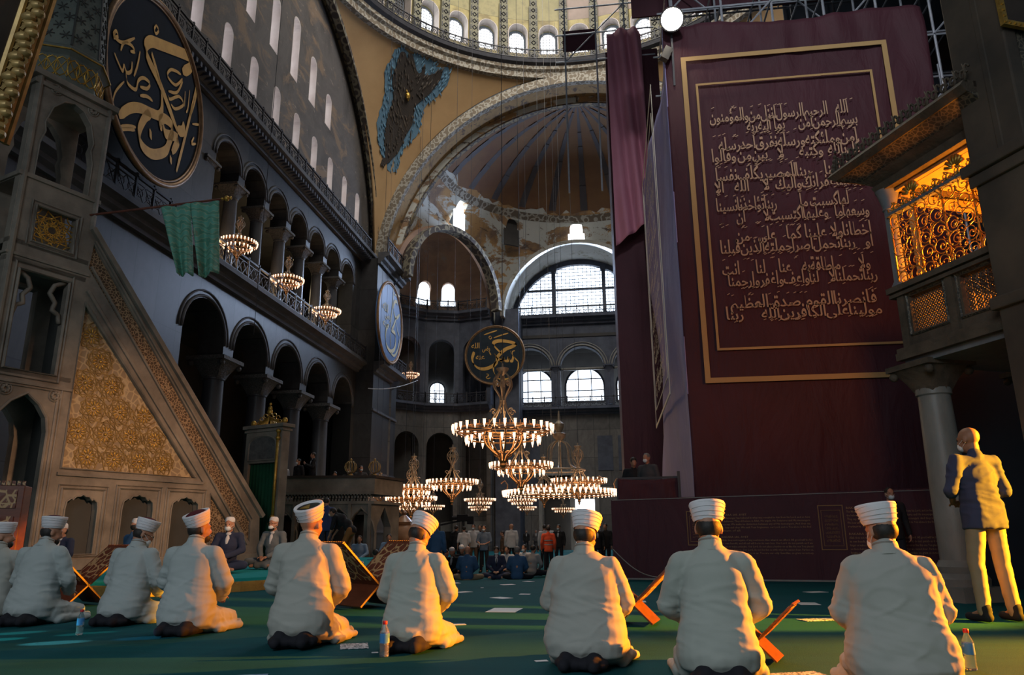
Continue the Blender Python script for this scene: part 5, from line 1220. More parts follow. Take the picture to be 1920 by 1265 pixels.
q = LC0-ln_*1.9; column((q.x, q.y, 0), h_, .2, 'pale marble column further back in the shade under the sultan loge', 'loge columns', 'pale', 'loge', capw=1.65, rz=ang)
# near-black wall, the darkness under and behind the loge put into its colour
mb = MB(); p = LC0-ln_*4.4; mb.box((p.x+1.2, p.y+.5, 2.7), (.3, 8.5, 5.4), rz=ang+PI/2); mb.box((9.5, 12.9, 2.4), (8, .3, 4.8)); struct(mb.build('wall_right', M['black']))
# right pier
M['pierm'] = mat('brown_grey_pier_marble', (.105, .078, .056), (.05, .04, .032), .9, bu=.2)
P0r = atd(1902, 7.6); 
def vline(px, py, dep_): 
    r = ray(px, py); return O0+r*(dep_/math.hypot(r.x, r.y))
pier_e = V((vline(1906, 600, 9.9).x, vline(1906, 600, 9.9).y, 0)); rA = math.atan2(le.y, le.x); rn = V((math.cos(rA+PI/2), math.sin(rA+PI/2), 0))  # to the right
print('pier', pier_e, P0r)
mb = MB()
def pbox(off0, off1, s_a, s_b, z0, z1):
    """off along right (rn), s along le"""
    mb.add([pier_e+rn*o_+le*s_+ZZ*z for o_ in (off0, off1) for s_ in (s_a, s_b) for z in (z0, z1)], [(0, 1, 3, 2), (4, 6, 7, 5), (0, 4, 5, 1), (2, 3, 7, 6), (0, 2, 6, 4), (1, 5, 7, 3)])
pbox(0, 1.3, -.2, .5, 0, 12); pbox(-.05, 1.35, -.25, .56, 0, 1.2); pbox(-.06, 1.36, -.26, .57, 3.35, 3.5); pbox(-.05, 1.35, -.25, .56, 4.9, 5.05); pbox(-.1, 1.4, -.3, .62, 5.05, 5.2); pbox(-.03, .16, -.2, .56, 5.2, 12); pbox(.42, .6, .4, .54, 5.2, 12); pbox(.62, .7, .4, .58, 5.2, 12)
pbox(-.04, 0.02, .2, .3, 5.2, 12)
struct(mb.build('wall_pier', M['pierm'], bev=.02))
mb = MB(); pbox(.20, .40, .45, .53, 5.3, 12); pbox(-.02, .02, -.12, .1, 5.3, 12); struct(mb.build('trim_40', M['logec']))
e = thing('gilded_picture_frame', 'corner of a gilded picture frame high on the pier at the upper right edge', 'frame', pier_e+ZZ*7, 0, None, True)
fr_c = pier_e+le*.6; z0_ = hit(1880, 50, fr_c, le).z; x0_ = (hit(1874, 40, fr_c, le)-pier_e).dot(rn)
g = MB(); FF = (fr_c, rn, ZZ); rframe(g, FF, x0_, x0_+1.4, z0_, z0_+1.6, .07, .05 if rn.cross(ZZ).dot(le) > 0 else -.05)
for k in range(20): g.ell(fr_c+rn*(x0_+.035)+ZZ*(z0_+.08*k+.04)+le*.05, (.02,)*3, 6); g.ell(fr_c+rn*(x0_+.07*k+.03)+ZZ*(z0_+.035)+le*.05, (.02,)*3, 6)
g.build('moulding', M['gold'], e)
g = MB(); g.add([fr_c+rn*(x0_+.07+a)+ZZ*(z0_+.07+b)+le*.01 for a, b in ((0, 0), (1.26, 0), (1.26, 1.46), (0, 1.46))], [(0, 1, 2, 3)]); g.build('picture', M['brown'], e)
# ================================================================ MEDALLIONS
def catmull(P, n=7):
    out = []
    for i in range(len(P)-1):
        p0, p1, p2, p3 = P[max(i-1, 0)], P[i], P[i+1], P[min(i+2, len(P)-1)]
        for k in range(n):
            t = k/n; out.append(tuple(.5*((2*p1[j])+(-p0[j]+p2[j])*t+(2*p0[j]-5*p1[j]+4*p2[j]-p3[j])*t*t+(-p0[j]+3*p1[j]-3*p2[j]+p3[j])*t**3) for j in range(2)))
    out.append(P[-1]); return out
def stroke(mb, fr, P, w, ang=-60, closed=False, curve=True):
    """broad-nib pen stroke on the frame plane"""
    O, ex, ez = fr; C = catmull(P) if curve else P; nx, nz_ = math.cos(R_(ang))*w/2, math.sin(R_(ang))*w/2; V_ = []; F_ = []
    L = len(C)
    for i, (x, z) in enumerate(C):
        a, b = C[max(i-1, 0)], C[min(i+1, L-1)]; dx, dz = b[0]-a[0], b[1]-a[1]; l = math.hypot(dx, dz) or 1; px_, pz_ = -dz/l, dx/l
        if px_*nx+pz_*nz_ < 0: px_, pz_ = -px_, -pz_
        t = .35+.65*min(1, min(i, L-1-i)/3) ; ox, oz = nx*t+px_*w*.14, nz_*t+pz_*w*.14
        for s in (-1, 1): V_.append(O+ex*(x+s*ox)+ez*(z+s*oz))
    for i in range(L-1): F_.append((2*i, 2*i+1, 2*i+3, 2*i+2))
    mb.add(V_, F_)
def medallion(name, label, C, ex, R, bg, fgm, strokes, rim, zoomf, texts, wsc=1.0, group='round calligraphy medallions'):
    ex = V(ex).normalized(); n = ex.cross(ZZ); C = V(C); e = thing(name, label, 'medallion', C, 0, group, True)
    if (O0-C).dot(n) < 0: ex = -ex; n = -n
    g = MB(); g.slab((C-n*.02, ex, ZZ), circle(0, 0, R, 64), th=-.16); g.build('disc', bg, e)
    g = MB(); g.tube([C+ex*(R*math.cos(2*PI*k/64))+ZZ*(R*math.sin(2*PI*k/64)) for k in range(64)], R*.032, 8, closed=True); g.tube([C+ex*(R*.955*math.cos(2*PI*k/64))+ZZ*(R*.955*math.sin(2*PI*k/64)) for k in range(64)], R*.012, 6, closed=True); g.build('rim', rim, e, smooth=True)
    def loc(p):
        h = hit(p[0], p[1], C, n); return ((h-C).dot(ex), (h-C).dot(ZZ))
    g = MB(); fr = (C+n*.012, ex, ZZ)
    for w, P in strokes: stroke(g, fr, [loc(zoomf(q)) for q in P], w*R*wsc)
    for tx, q, h_, wd in texts:
        vs, fs = text_mesh(shape(tx) if tx[0] in AR else tx, .018); x0 = min(v[0] for v in vs); x1 = max(v[0] for v in vs); a = loc(zoomf(q)); s_ = wd*R/(x1-x0)
        g.add([fr[0]+ex*(a[0]+(v[0]-x0)*s_)+ZZ*(a[1]+v[1]*h_*R) for v in vs], fs)
    o = g.build('calligraphy', fgm, e, fix=False); return e
M['night'] = mat('blue_black_medallion_ground', (.008, .013, .024), (.005, .008, .014), .6, ro=.8, sp=.1)
M['bluem'] = mat('blue_medallion_ground', (.05, .13, .32), (.035, .09, .22), .5, ro=.5)
M['slate'] = mat('slate_medallion_ground', (.026, .036, .045), (.018, .025, .033), .6, ro=.8, sp=.1)
M['rimm'] = mat('dull_bronze_rim', (.26, .15, .07), (.16, .09, .045), 4, ro=.45, me=.4)
M['paleg'] = mat('pale_gold_paint', (.52, .48, .32), (.45, .42, .28), 2)
z1f = lambda q: (q[0]/3.0125, q[1]/3.0125)
S1 = [(.10, [(1030, 405), (1070, 385), (1085, 345), (1060, 315), (900, 250), (850, 235), (822, 262), (835, 330), (905, 480), (1000, 735)]), (.10, [(1000, 735), (1030, 740), (1040, 700)]),
      (.085, [(855, 300), (905, 480), (915, 600), (900, 650), (860, 640), (790, 610), (730, 612), (670, 655)]),
      (.09, [(915, 725), (900, 690), (930, 670), (975, 720), (955, 800), (930, 855), (860, 870), (800, 820), (785, 740), (820, 660), (850, 645)]), (.09, [(920, 700), (935, 755), (985, 770), (1005, 795), (970, 860)]),
      (.05, [(1115, 465), (1085, 600), (1040, 790), (995, 968)]), (.05, [(1112, 500), (1095, 580), (1068, 660)]),
      (.022, [(700, 460), (650, 520), (635, 600), (660, 625)]), (.03, [(675, 715), (720, 712), (765, 718)]), (.03, [(675, 732), (720, 728), (760, 735)]),
      (.028, [(680, 285), (700, 240), (740, 255), (760, 290), (735, 290)]), (.028, [(650, 180), (640, 210), (665, 205), (655, 175), (640, 200), (690, 240), (760, 215)]),
      (.03, [(790, 290), (775, 370), (755, 430)]), (.03, [(745, 350), (740, 400), (715, 410), (700, 370), (690, 400), (665, 350), (645, 300)]), (.03, [(710, 410), (720, 470), (765, 505), (780, 455), (810, 440), (845, 470), (830, 500), (790, 490)]), (.03, [(790, 540), (830, 545), (860, 570)]),
      (.028, [(1020, 420), (990, 400), (960, 395), (945, 430), (990, 480), (1030, 450), (1000, 520), (950, 515)]), (.028, [(950, 540), (960, 560), (1010, 545), (1035, 590), (990, 615), (965, 590)]), (.025, [(1045, 515), (1040, 600)]), (.025, [(1070, 510), (1060, 610), (1050, 635)]),
      (.08, [(850, 735), (848, 780)]), (.07, [(965, 885), (962, 920)]), (.025, [(880, 140), (895, 170), (880, 190), (870, 165), (882, 142)]), (.025, [(1085, 700), (1130, 705)]), (.025, [(1095, 775), (1080, 810), (1105, 812)])]
medallion('calligraphy_medallion', 'huge round blue-black medallion with gold calligraphy, highest and nearest, above the hanging banners', (-16.5, 22.75, 17.25), (-.087, .996, 0), 3.5, M['night'], M['goldpaint'], S1, M['rimm'], z1f, [])
z8f = lambda q: (860+q[0]*140/1265, 600+q[1]*140/1265)
S3 = [(.12, [(975, 420), (960, 395), (850, 365), (720, 350), (620, 365), (585, 405), (610, 450), (690, 530), (720, 560)]), (.11, [(970, 410), (900, 450), (800, 490), (730, 545), (660, 620), (650, 655), (740, 680), (760, 640)]),
      (.09, [(690, 680), (740, 690), (755, 610), (770, 680), (830, 690), (850, 630), (860, 685), (905, 690), (930, 615), (950, 640), (1010, 700)]), (.06, [(1010, 700), (1010, 800), (980, 890), (900, 965), (800, 1000), (700, 1000), (630, 940), (590, 850), (600, 760), (640, 690)]),
      (.11, [(610, 570), (645, 640), (640, 720), (570, 780), (450, 825), (340, 815), (260, 750), (230, 660), (245, 590), (265, 540)]), (.11, [(520, 550), (550, 585)]), (.04, [(430, 250), (540, 210), (650, 175)]), (.04, [(595, 300), (720, 255), (840, 220)]), (.035, [(535, 265), (560, 295), (535, 320), (512, 295), (533, 267)]), (.03, [(880, 520), (905, 580), (915, 530), (955, 515)]), (.03, [(470, 910), (510, 925), (465, 975), (500, 990), (540, 975)])]
T3 = [('الله', (215, 480), .26, .28), ('رضى', (400, 520), .24, .26), ('عنه', (290, 670), .26, .30)]
c3 = hy(928, 666, 65.4); c3.y -= .15; medallion('calligraphy_medallion', 'round slate medallion with orange-gold calligraphy on the far pier above the biggest chandelier', c3, (1, 0, 0), 2.75, M['slate'], M['goldpaint'], S3, M['rimm'], z8f, T3, .85)
z3f = lambda q: (700+q[0]*70/521, 520+q[1]*170/1265)
S2 = [(.05, [(282, 140), (275, 300), (255, 500), (235, 700)]), (.07, [(340, 390), (325, 340), (295, 345), (278, 430), (300, 540), (320, 570), (365, 520)]), (.06, [(320, 560), (280, 680), (255, 720)]), (.05, [(310, 600), (335, 740), (362, 850), (340, 1000), (290, 1090), (240, 1050)]),
      (.08, [(215, 660), (180, 720), (170, 850), (190, 960), (240, 1030), (290, 1000), (310, 900), (300, 780), (250, 740)]), (.06, [(240, 780), (240, 970)]), (.05, [(295, 240), (370, 265)]), (.05, [(370, 640), (372, 690)])]
T2 = [('الله', (130, 430), .30, .42), ('رضى', (165, 540), .26, .42), ('عنه', (135, 660), .26, .42)]
medallion('calligraphy_medallion', 'blue medallion with pale gold calligraphy, seen nearly edge-on at the pier corner', hx(732, 605, -15.75), (0, 1, 0), 3.0, M['bluem'], M['paleg'], S2, M['rimm'], z3f, T2)
# ---- seraph mosaic on the pendentive
def on_sphere(px, py, r=SPR-.16):
    d = ray(px, py).normalized(); o = O0-SPC; b = o.dot(d); q = b*b-(o.dot(o)-r*r)
    return O0+d*(-b+math.sqrt(max(0, q)))
zsf = lambda q: (680+q[0]/3.012, q[1]/3.012)
BLUE = [(205, 262), (240, 275), (255, 300), (330, 310), (350, 340), (400, 335), (430, 395), (470, 365), (495, 400), (480, 470), (430, 540), (365, 580), (335, 640), (325, 740), (280, 800), (235, 830), (210, 900), (190, 975), (140, 975), (120, 900), (95, 840), (80, 760), (85, 660), (115, 590), (125, 480), (125, 370), (165, 345), (175, 290)]
DARK = [(225, 285), (245, 300), (250, 350), (262, 295), (285, 305), (300, 400), (330, 420), (345, 350), (358, 390), (340, 430), (400, 420), (455, 380), (445, 440), (400, 510), (330, 570), (290, 600), (290, 680), (245, 760), (215, 830), (190, 880), (150, 910), (110, 945), (100, 920), (130, 880), (120, 790), (130, 700), (155, 610), (180, 560), (165, 450), (195, 370), (205, 310)]
def smooth_poly(P, it=2):
    for _ in range(it):
        Q = []
        for i in range(len(P)): a, b = P[i], P[(i+1) % len(P)]; Q += [(a[0]*.75+b[0]*.25, a[1]*.75+b[1]*.25), (a[0]*.25+b[0]*.75, a[1]*.25+b[1]*.75)]
        P = Q
    return P
def jag(P, a):
    random.seed(2); return [(x+random.uniform(-a, a), y+random.uniform(-a, a)) for x, y in P]
def decal(P, r, mt, nm, parent):
    pts = [V(p) for p in P]; n = len(pts); x0, x1 = min(p[0] for p in P), max(p[0] for p in P); y0, y1 = min(p[1] for p in P), max(p[1] for p in P); G = []
    y = y0
    while y < y1:
        x = x0
        while x < x1: G.append(V((x, y))); x += 22
        y += 22
    res = geometry.delaunay_2d_cdt(pts+G, [], [list(range(n))], 1, 1e-4); vs, fs = res[0], res[2]; mb = MB(); A = [on_sphere(*zsf(v), r) for v in vs]; mb.add(A, [tuple(f) for f in fs])
    o = mb.build(nm, mt, parent); m_ = o.modifiers.new('s', 'SOLIDIFY'); m_.thickness = .06; m_.offset = 0; return o
def feather(name, a, b, c, rot):
    t = NT(name); w_ = t.n('TexWave', wave_type='BANDS', bands_direction='X'); w_.inputs['Scale'].default_value = 2.6; w_.inputs['Distortion'].default_value = 5; w_.inputs['Detail'].default_value = 3; t.l(t.co(rot=(0, rot, .4)), w_.inputs['Vector'])
    return t.done(t.ramp(w_.outputs['Fac'], [(.2, a), (.5, b), (.9, c)]), .7)
sr = thing('seraph_mosaic', 'mosaic of a dark brown seraph with blue outer feathers on the ochre vault corner', 'mosaic', on_sphere(765, 180), 0, None, True)
decal(jag(smooth_poly(BLUE), 5), SPR-.17, feather('blue_feather_mosaic', (.07, .16, .25), (.14, .28, .40), (.09, .14, .18), .5), 'blue_wings', sr)
decal(jag(smooth_poly(DARK), 3), SPR-.24, feather('brown_feather_mosaic', (.022, .018, .016), (.06, .045, .035), (.03, .024, .02), .3), 'brown_wings', sr)
g = MB(); fc = on_sphere(*zsf((255, 540)), SPR-.3)
for k in range(9):
    a = 2*PI*k/9; u = V((0, math.cos(a), math.sin(a))); g.tube([fc+u*.12, fc+u*.5+V((0, .08, .1))], [.09, .03], 5)
g.ell(fc, (.2, .26, .3), 10); g.build('golden_face_cover', M['gold'], sr, smooth=True)
g = MB(); 
for i in range(22):
    s = random.Random(i); x0 = 130+s.random()*150; y0 = 330+s.random()*430
    P = [on_sphere(*zsf((x0+6*q*(1 if i % 2 else -.4), y0+22*q)), SPR-.27) for q in range(5)]; g.tube(P, [.03, .05, .05, .035, .01], 4)
g.build('feather_ridges', mat('brown_feather_ridge', (.085, .065, .05), (.05, .04, .03), 3), sr)
def inpoly(x, y, P):
    c = False
    for i in range(len(P)):
        (x1, y1), (x2, y2) = P[i], P[(i+1) % len(P)]
        if (y1 > y) != (y2 > y) and x < (x2-x1)*(y-y1)/(y2-y1)+x1: c = not c
    return c
for P, Q, nm, r_, col, cnt in ((BLUE, DARK, 'blue_feathers', SPR-.24, mat('blue_feather_tips', (.16, .31, .42), (.08, .17, .26), 2), 190), (DARK, None, 'brown_feathers', SPR-.31, mat('brown_feather_tips', (.11, .085, .065), (.035, .03, .026), 2), 130)):
    g = MB(); s = random.Random(4); k = 0
    while k < cnt:
        x, y = s.uniform(80, 495), s.uniform(262, 975)
        if not inpoly(x, y, P) or (Q and inpoly(x, y, Q)): continue
        k += 1; an = .5*(x-230)/200+(.9 if y < 560 and x > 300 else 0)+s.uniform(-.2, .2); dx, dy = math.sin(an)*(-1 if x < 220 else 1)*.6, 1
        if y < 520: dy = -1
        g.tube([on_sphere(*zsf((x+dx*7*q, y+dy*7*q)), r_) for q in range(4)], [.02, .055, .045, .01], 4)
    g.build(nm, col, sr)

# ================================================================ CHANDELIERS
M['chgold'] = mat('gilded_chandelier_iron', (.50, .26, .10), (.30, .15, .06), 4, ro=.4, me=.7)
M['chdark'] = mat('pale_bronze_chandelier_iron', (.36, .29, .21), (.22, .17, .12), 4, ro=.45, me=.4)
M['lampg'] = emis('glowing_lamp_glass', (1, .60, .38), 1.9); M['flame'] = emis('lamp_flame', (1, .90, .74), 16)
def cupmesh():
    g = MB(); g.lathe([(.008, -.17), (.014, -.14), (.022, -.10), (.042, -.04), (.048, .02), (.044, .07), (.054, .10)], n=10, cap=False); return g.mesh('lamp_glass')
CUP = cupmesh(); CUP.materials.append(M['lampg']); CUP.shade_smooth()
g = MB(); g.ell((0, 0, .01), (.024, .024, .05), 8); FL = g.mesh('flame'); FL.materials.append(M['flame'])
def frame_parts(e, R, dark):
    g = MB(); c = lambda r, z, n=48: [(r*math.cos(2*PI*k/n), r*math.sin(2*PI*k/n), z) for k in range(n)]
    g.tube(c(R, 0), .035, 6, closed=True); g.tube(c(R*.97, -.10), .02, 5, closed=True); g.tube(c(R*.74, -.30), .028, 6, closed=True); g.tube(c(.55, -.02, 24), .03, 6, closed=True)
    for k in range(10):
        a = 2*PI*k/10; u = V((math.cos(a), math.sin(a), 0)); g.tube([u*.55, u*R], .02, 5); g.tube([u*R*.74+V((0, 0, -.3)), u*R*.97+V((0, 0, -.1))], .015, 5)
    for k in range(32): a = 2*PI*k/32; u = V((math.cos(a), math.sin(a), 0)); g.tube([u*R, u*(R+.09)+V((0, 0, -.05)), u*(R+.1)+V((0, 0, .12))], .012, 4)
    g.build('ring_frame', M['chgold'], e, smooth='a')
    g = MB()
    for k in range(8):
        a = 2*PI*k/8; u = V((math.cos(a), math.sin(a), 0)); P = [(.62, -.05), (.66, -.25), (.58, -.5), (.38, -.72), (.2, -.86), (.14, -.98), (.09, -1.08)]
        g.tube([u*r+V((0, 0, z)) for r, z in catmull(P, 4)], .032, 6); g.tube([u*(.2+.1*math.sin(t*PI/6))+V((0, 0, -.82-.1*math.cos(t*PI/6))) for t in range(9)], .018, 4)
    g.lathe([(.01, -1.42), (.06, -1.36), (.05, -1.28), (.11, -1.2), (.09, -1.12), (.13, -1.05), (.05, -.98)], n=12); g.build('lower_scrolls', M['chgold'], e, smooth='a')
    g = MB()
    for k in range(6):
        a = 2*PI*k/6+.2; u = V((math.cos(a), math.sin(a), 0)); P = [(.60, .02), (.5, .22), (.32, .48), (.17, .72), (.10, .95), (.10, 1.12), (.2, 1.3), (.33, 1.5), (.32, 1.75), (.2, 1.92), (.11, 2.05), (.10, 2.12)]
        g.tube([u*r+V((0, 0, z)) for r, z in catmull(P, 4)], .03, 6)
        g.tube([u*(.34+.13*math.cos(t*PI/5)*(1-t/16))+V((0, 0, .62+.13*math.sin(t*PI/5)*(1-t/16))) for t in range(12)], .022, 5)
        g.tube([u*(.22+.1*math.cos(t*PI/5)*(1-t/16))+V((0, 0, 1.62+.12*math.sin(t*PI/5)*(1-t/16))) for t in range(12)], .02, 5)
    g.lathe([(.06, .9), (.12, 1.02), (.06, 1.15), (.03, 1.5), (.07, 1.7), (.03, 1.9), (.22, 2.12), (.22, 2.17), (.05, 2.2), (.04, 2.35)], n=12); g.build('upper_scrolls', M['chdark'], e, smooth='a')
def lamps_at(R):
    L = [((R+.1)*math.cos(2*PI*(k+.5)/32), (R+.1)*math.sin(2*PI*(k+.5)/32), .05) for k in range(32)]
    return L+[(R*.78*math.cos(2*PI*(k+.5)/20), R*.78*math.sin(2*PI*(k+.5)/20), -.34) for k in range(20)]
def ceil_z(x, y):
    if y > 65: return 20.6+math.sqrt(max(4, LR*LR-(x-LC)**2))+.3
    if y > AY: d = math.hypot(x-CX, y-HC.y); return HC.z+math.sqrt(max(1, HR*HR-d*d))+.2
    d = math.hypot(x-CX, y-CY)
    if d > RD-1: return RZ+.2
    return DZ1+12*math.sin(min(1, math.acos(d/RD)/(PI/2*.98))*PI/2)+.2
def chandelier(C, R, label, detail, glow, cable_top=36, group='lit hanging chandeliers'):
    e = thing('chandelier', label, 'chandelier', C, random.random()*.3, group); frame_parts(e, R, False)
    if detail:
        for p in lamps_at(R):
            o = bpy.data.objects.new('lamp_glass', CUP); o.location = p; link(o, e); f = bpy.data.objects.new('flame', FL); link(f, o)
    else:
        g = MB(); h = MB()
        for p in lamps_at(R):
            g.lathe([(.01, -.16), (.035, -.06), (.05, .02), (.058, .10)], p, 6, cap=False); h.ell(p, (.03, .03, .055), 6)
        o = g.build('lamp_glasses', M['lampg'], e); h.build('flames', M['flame'], o)
    if cable_top:
        g = MB(); g.tube([(0, 0, 1.9), (0, 0, (ceil_z(C[0], C[1]) if cable_top < 50 else cable_top)-C[2])], .013, 5); g.build('cable', M['iron'], e)
    if glow: light('chandelier_glow', 'POINT', (C[0], C[1], C[2]-.1), glow, (1, .62, .32), R*.7)
    return e
def cp(px, py, d):
    b = math.atan((px-960)/(F/math.cos(PITCH))); r = ray(px, py); f = r.y*math.cos(YAW)-r.x*math.sin(YAW); return O0+r*(d/f)
chandelier(cp(943, 806, 25.3), 1.62, 'largest lit chandelier with two rings of glass lamps, hanging closest to the camera', True, 160)
chandelier(cp(977, 873, 38), 1.5, 'lit chandelier hanging just behind and below the largest one', True, 120)
chandelier(cp(1085, 902, 46), 1.6, 'lit chandelier close to the maroon hoarding, with a tall onion-shaped cage', True, 120)
chandelier(cp(848, 904, 47), 1.5, 'lit chandelier in front of the grey marble wall, alone, left of the largest one', False, 100)
chandelier(cp(775, 914, 52), 1.45, 'highest lit chandelier of the cluster in front of the tall dark arch', False, 90)
ch0 = None
LBL = [((771, 935, 54), 1.7, 'lit chandelier in the middle tier of the cluster before the tall dark arch'), ((757, 948, 58), 1.1, 'lowest lit chandelier of the cluster before the dark arch, nearer the tribune'),
       ((812, 949, 60), .85, 'small lit chandelier at the lower right of the cluster before the dark arch'), ((900, 937, 62), 1.2, 'small lit chandelier over the standing crowd, the upper of two'),
       ((898, 951, 65), .85, 'tiny lit chandelier over the standing crowd, the lower of two'), ((979, 938, 60), 1.05, 'small lit chandelier beneath the second largest one, the upper of two'),
       ((988, 951, 64), .75, 'tiny lit chandelier beneath the second largest one, the lower of two'), ((712, 923, 50), .95, 'lit chandelier partly hidden by the corner of the marble tribune'),
       ((1020, 914, 50), 1.5, 'lit chandelier ring overlapping the wide low crown-shaped chandelier'), ((1056, 954, 61), .85, 'small lit chandelier with few lamps next to the bright doorway')]
base = None
for (px, py, d), R, lb in LBL:
    C = cp(px, py, d)
    if base is None: base = chandelier(C, 1.6, lb, False, 0, 52); base.scale = (R/1.6,)*3; bz = 52-C.z; o = base
    else: o = copy_tree(base); o.location = C; o.scale = (R/1.6,)*3; o['label'] = lb
    for ch in o.children:
        if ch.name.startswith('cable'): ch.scale.z = (ceil_z(C.x, C.y)-C.z)/(R/1.6)/bz
# wide crown-shaped chandelier with a dark iron cage
C = cp(1051, 923, 45); e = thing('crown_chandelier', 'widest low chandelier ring with a tall dark iron crown-shaped cage above it', 'chandelier', C, 0, 'lit hanging chandeliers')
g = MB(); R = 3.35; cc = lambda r, z, n=64: [(r*math.cos(2*PI*k/n), r*math.sin(2*PI*k/n), z) for k in range(n)]
g.tube(cc(R, 0), .05, 6, closed=True); g.tube(cc(R*.9, -.15), .03, 5, closed=True)
for k in range(8):
    a = 2*PI*k/8; u = V((math.cos(a), math.sin(a), 0)); g.tube([u*.4, u*R], .03, 5); g.tube([u*(R-.1), u*(R*.95)+V((0, 0, .5)), u*R+V((0, 0, .75)), u*(R+.25)+V((0, 0, .6))], .035, 5)
g.build('ring_frame', M['chgold'], e, smooth='a')
g = MB(); g.tube(cc(1.5, 1.3, 32), .05, 6, closed=True)
for k in range(8):
    a = 2*PI*k/8; u = V((math.cos(a), math.sin(a), 0)); g.tube([u*r+V((0, 0, z)) for r, z in catmull([(1.5, 1.3), (.9, 1.6), (.75, 2.1), (.7, 2.6), (.45, 2.95), (.12, 3.1)], 4)], .04, 6); g.tube([u*.4+V((0, 0, .1)), u*.8+V((0, 0, .7)), u*1.5+V((0, 0, 1.3))], .03, 5)
g.lathe([(.1, 3.0), (.38, 3.3), (.42, 3.5), (.15, 3.6), (.3, 3.9), (.32, 4.1), (.1, 4.3), (.04, 4.9)], n=14); g.build('crown_cage', M['chdark'], e, smooth='a')
g = MB(); h = MB()
for k in range(64):
    p = ((R+.08)*math.cos(2*PI*k/64), (R+.08)*math.sin(2*PI*k/64), -.02); g.lathe([(.02, -.2), (.05, -.08), (.075, .03), (.08, .13)], p, 6, cap=False); h.ell(p, (.04, .04, .07), 6)
o = g.build('lamp_glasses', M['lampg'], e); h.build('flames', M['flame'], o)
g = MB(); g.tube([(0, 0, 4.8), (0, 0, ceil_z(C.x, C.y)-C.z)], .013, 5); g.build('cable', M['iron'], e)
# gallery chandeliers
gb = None
for (px, py, x, R, lb) in ((447, 457, -17.0, .8, 'small lit chandelier in the left gallery, closest to the green banners'), (539, 526, -17.0, .8, 'small lit chandelier in the left gallery, between the middle columns'), (612, 584, -17.0, .8, 'small lit chandelier in the left gallery, farthest along, before the orange-lit column')):
    C = hx(px, py, x)
    if gb is None: gb = chandelier(C, 1.3, lb, False, 0, None, 'gallery chandeliers'); gb.scale = (R/1.3,)*3
    else: o = copy_tree(gb); o.location = C; o['label'] = lb
    light('chandelier_glow', 'POINT', C-V((1.2, 0, .3)), 70, (1, .66, .36), .6)
o = copy_tree(gb); o.location = cp(770, 702, 66); o.scale = (.55,)*3; o['label'] = 'tiny lit chandelier in the far gallery, beside the edge-on blue medallion'
light('gallery_glow', 'POINT', (-23, 46, 17), 150, (1, .80, .5), 1)
# loose hanging cables
random.seed(9)
for k, (px, d, zt2_) in enumerate(((695, 44, 44), (787, 40, 46), (1035, 42, 46), (1062, 50, 40), (440, 26, 44), (876, 48, 42), (990, 47, 42))):
    p = atd(px, d, 0); zl = 4 if k not in (0, 4) else 8; g = MB(); g.tube([(p.x, p.y, zl), (p.x, p.y, zt2_)], .012, 5)
    o = g.build('hanging_cable', M['pale'] if k == 2 else M['iron']); tag(o, ['thin cable hanging before the left vault edge', 'thin cable hanging before the seraph mosaic and dark exedra', 'thin cable hanging in front of the half dome ribs', 'thin cable hanging near the maroon sheet edge', 'thin cable hanging before the ground arcade by the gilt-crested gate', 'thin cable hanging left of the slate medallion', 'thin cable hanging just right of the slate medallion'][k], 'cable', 'thin hanging cables')
a, b, c = cp(690, 728, 50), cp(735, 734, 52), cp(783, 713, 56); g = MB(); g.tube([a.lerp(b, t/8).lerp(b.lerp(c, t/8), t/8) for t in range(9)], .035, 5); tag(g.build('sagging_rope', M['pale']), 'pale rope sagging from the pier toward the far niche', 'rope')
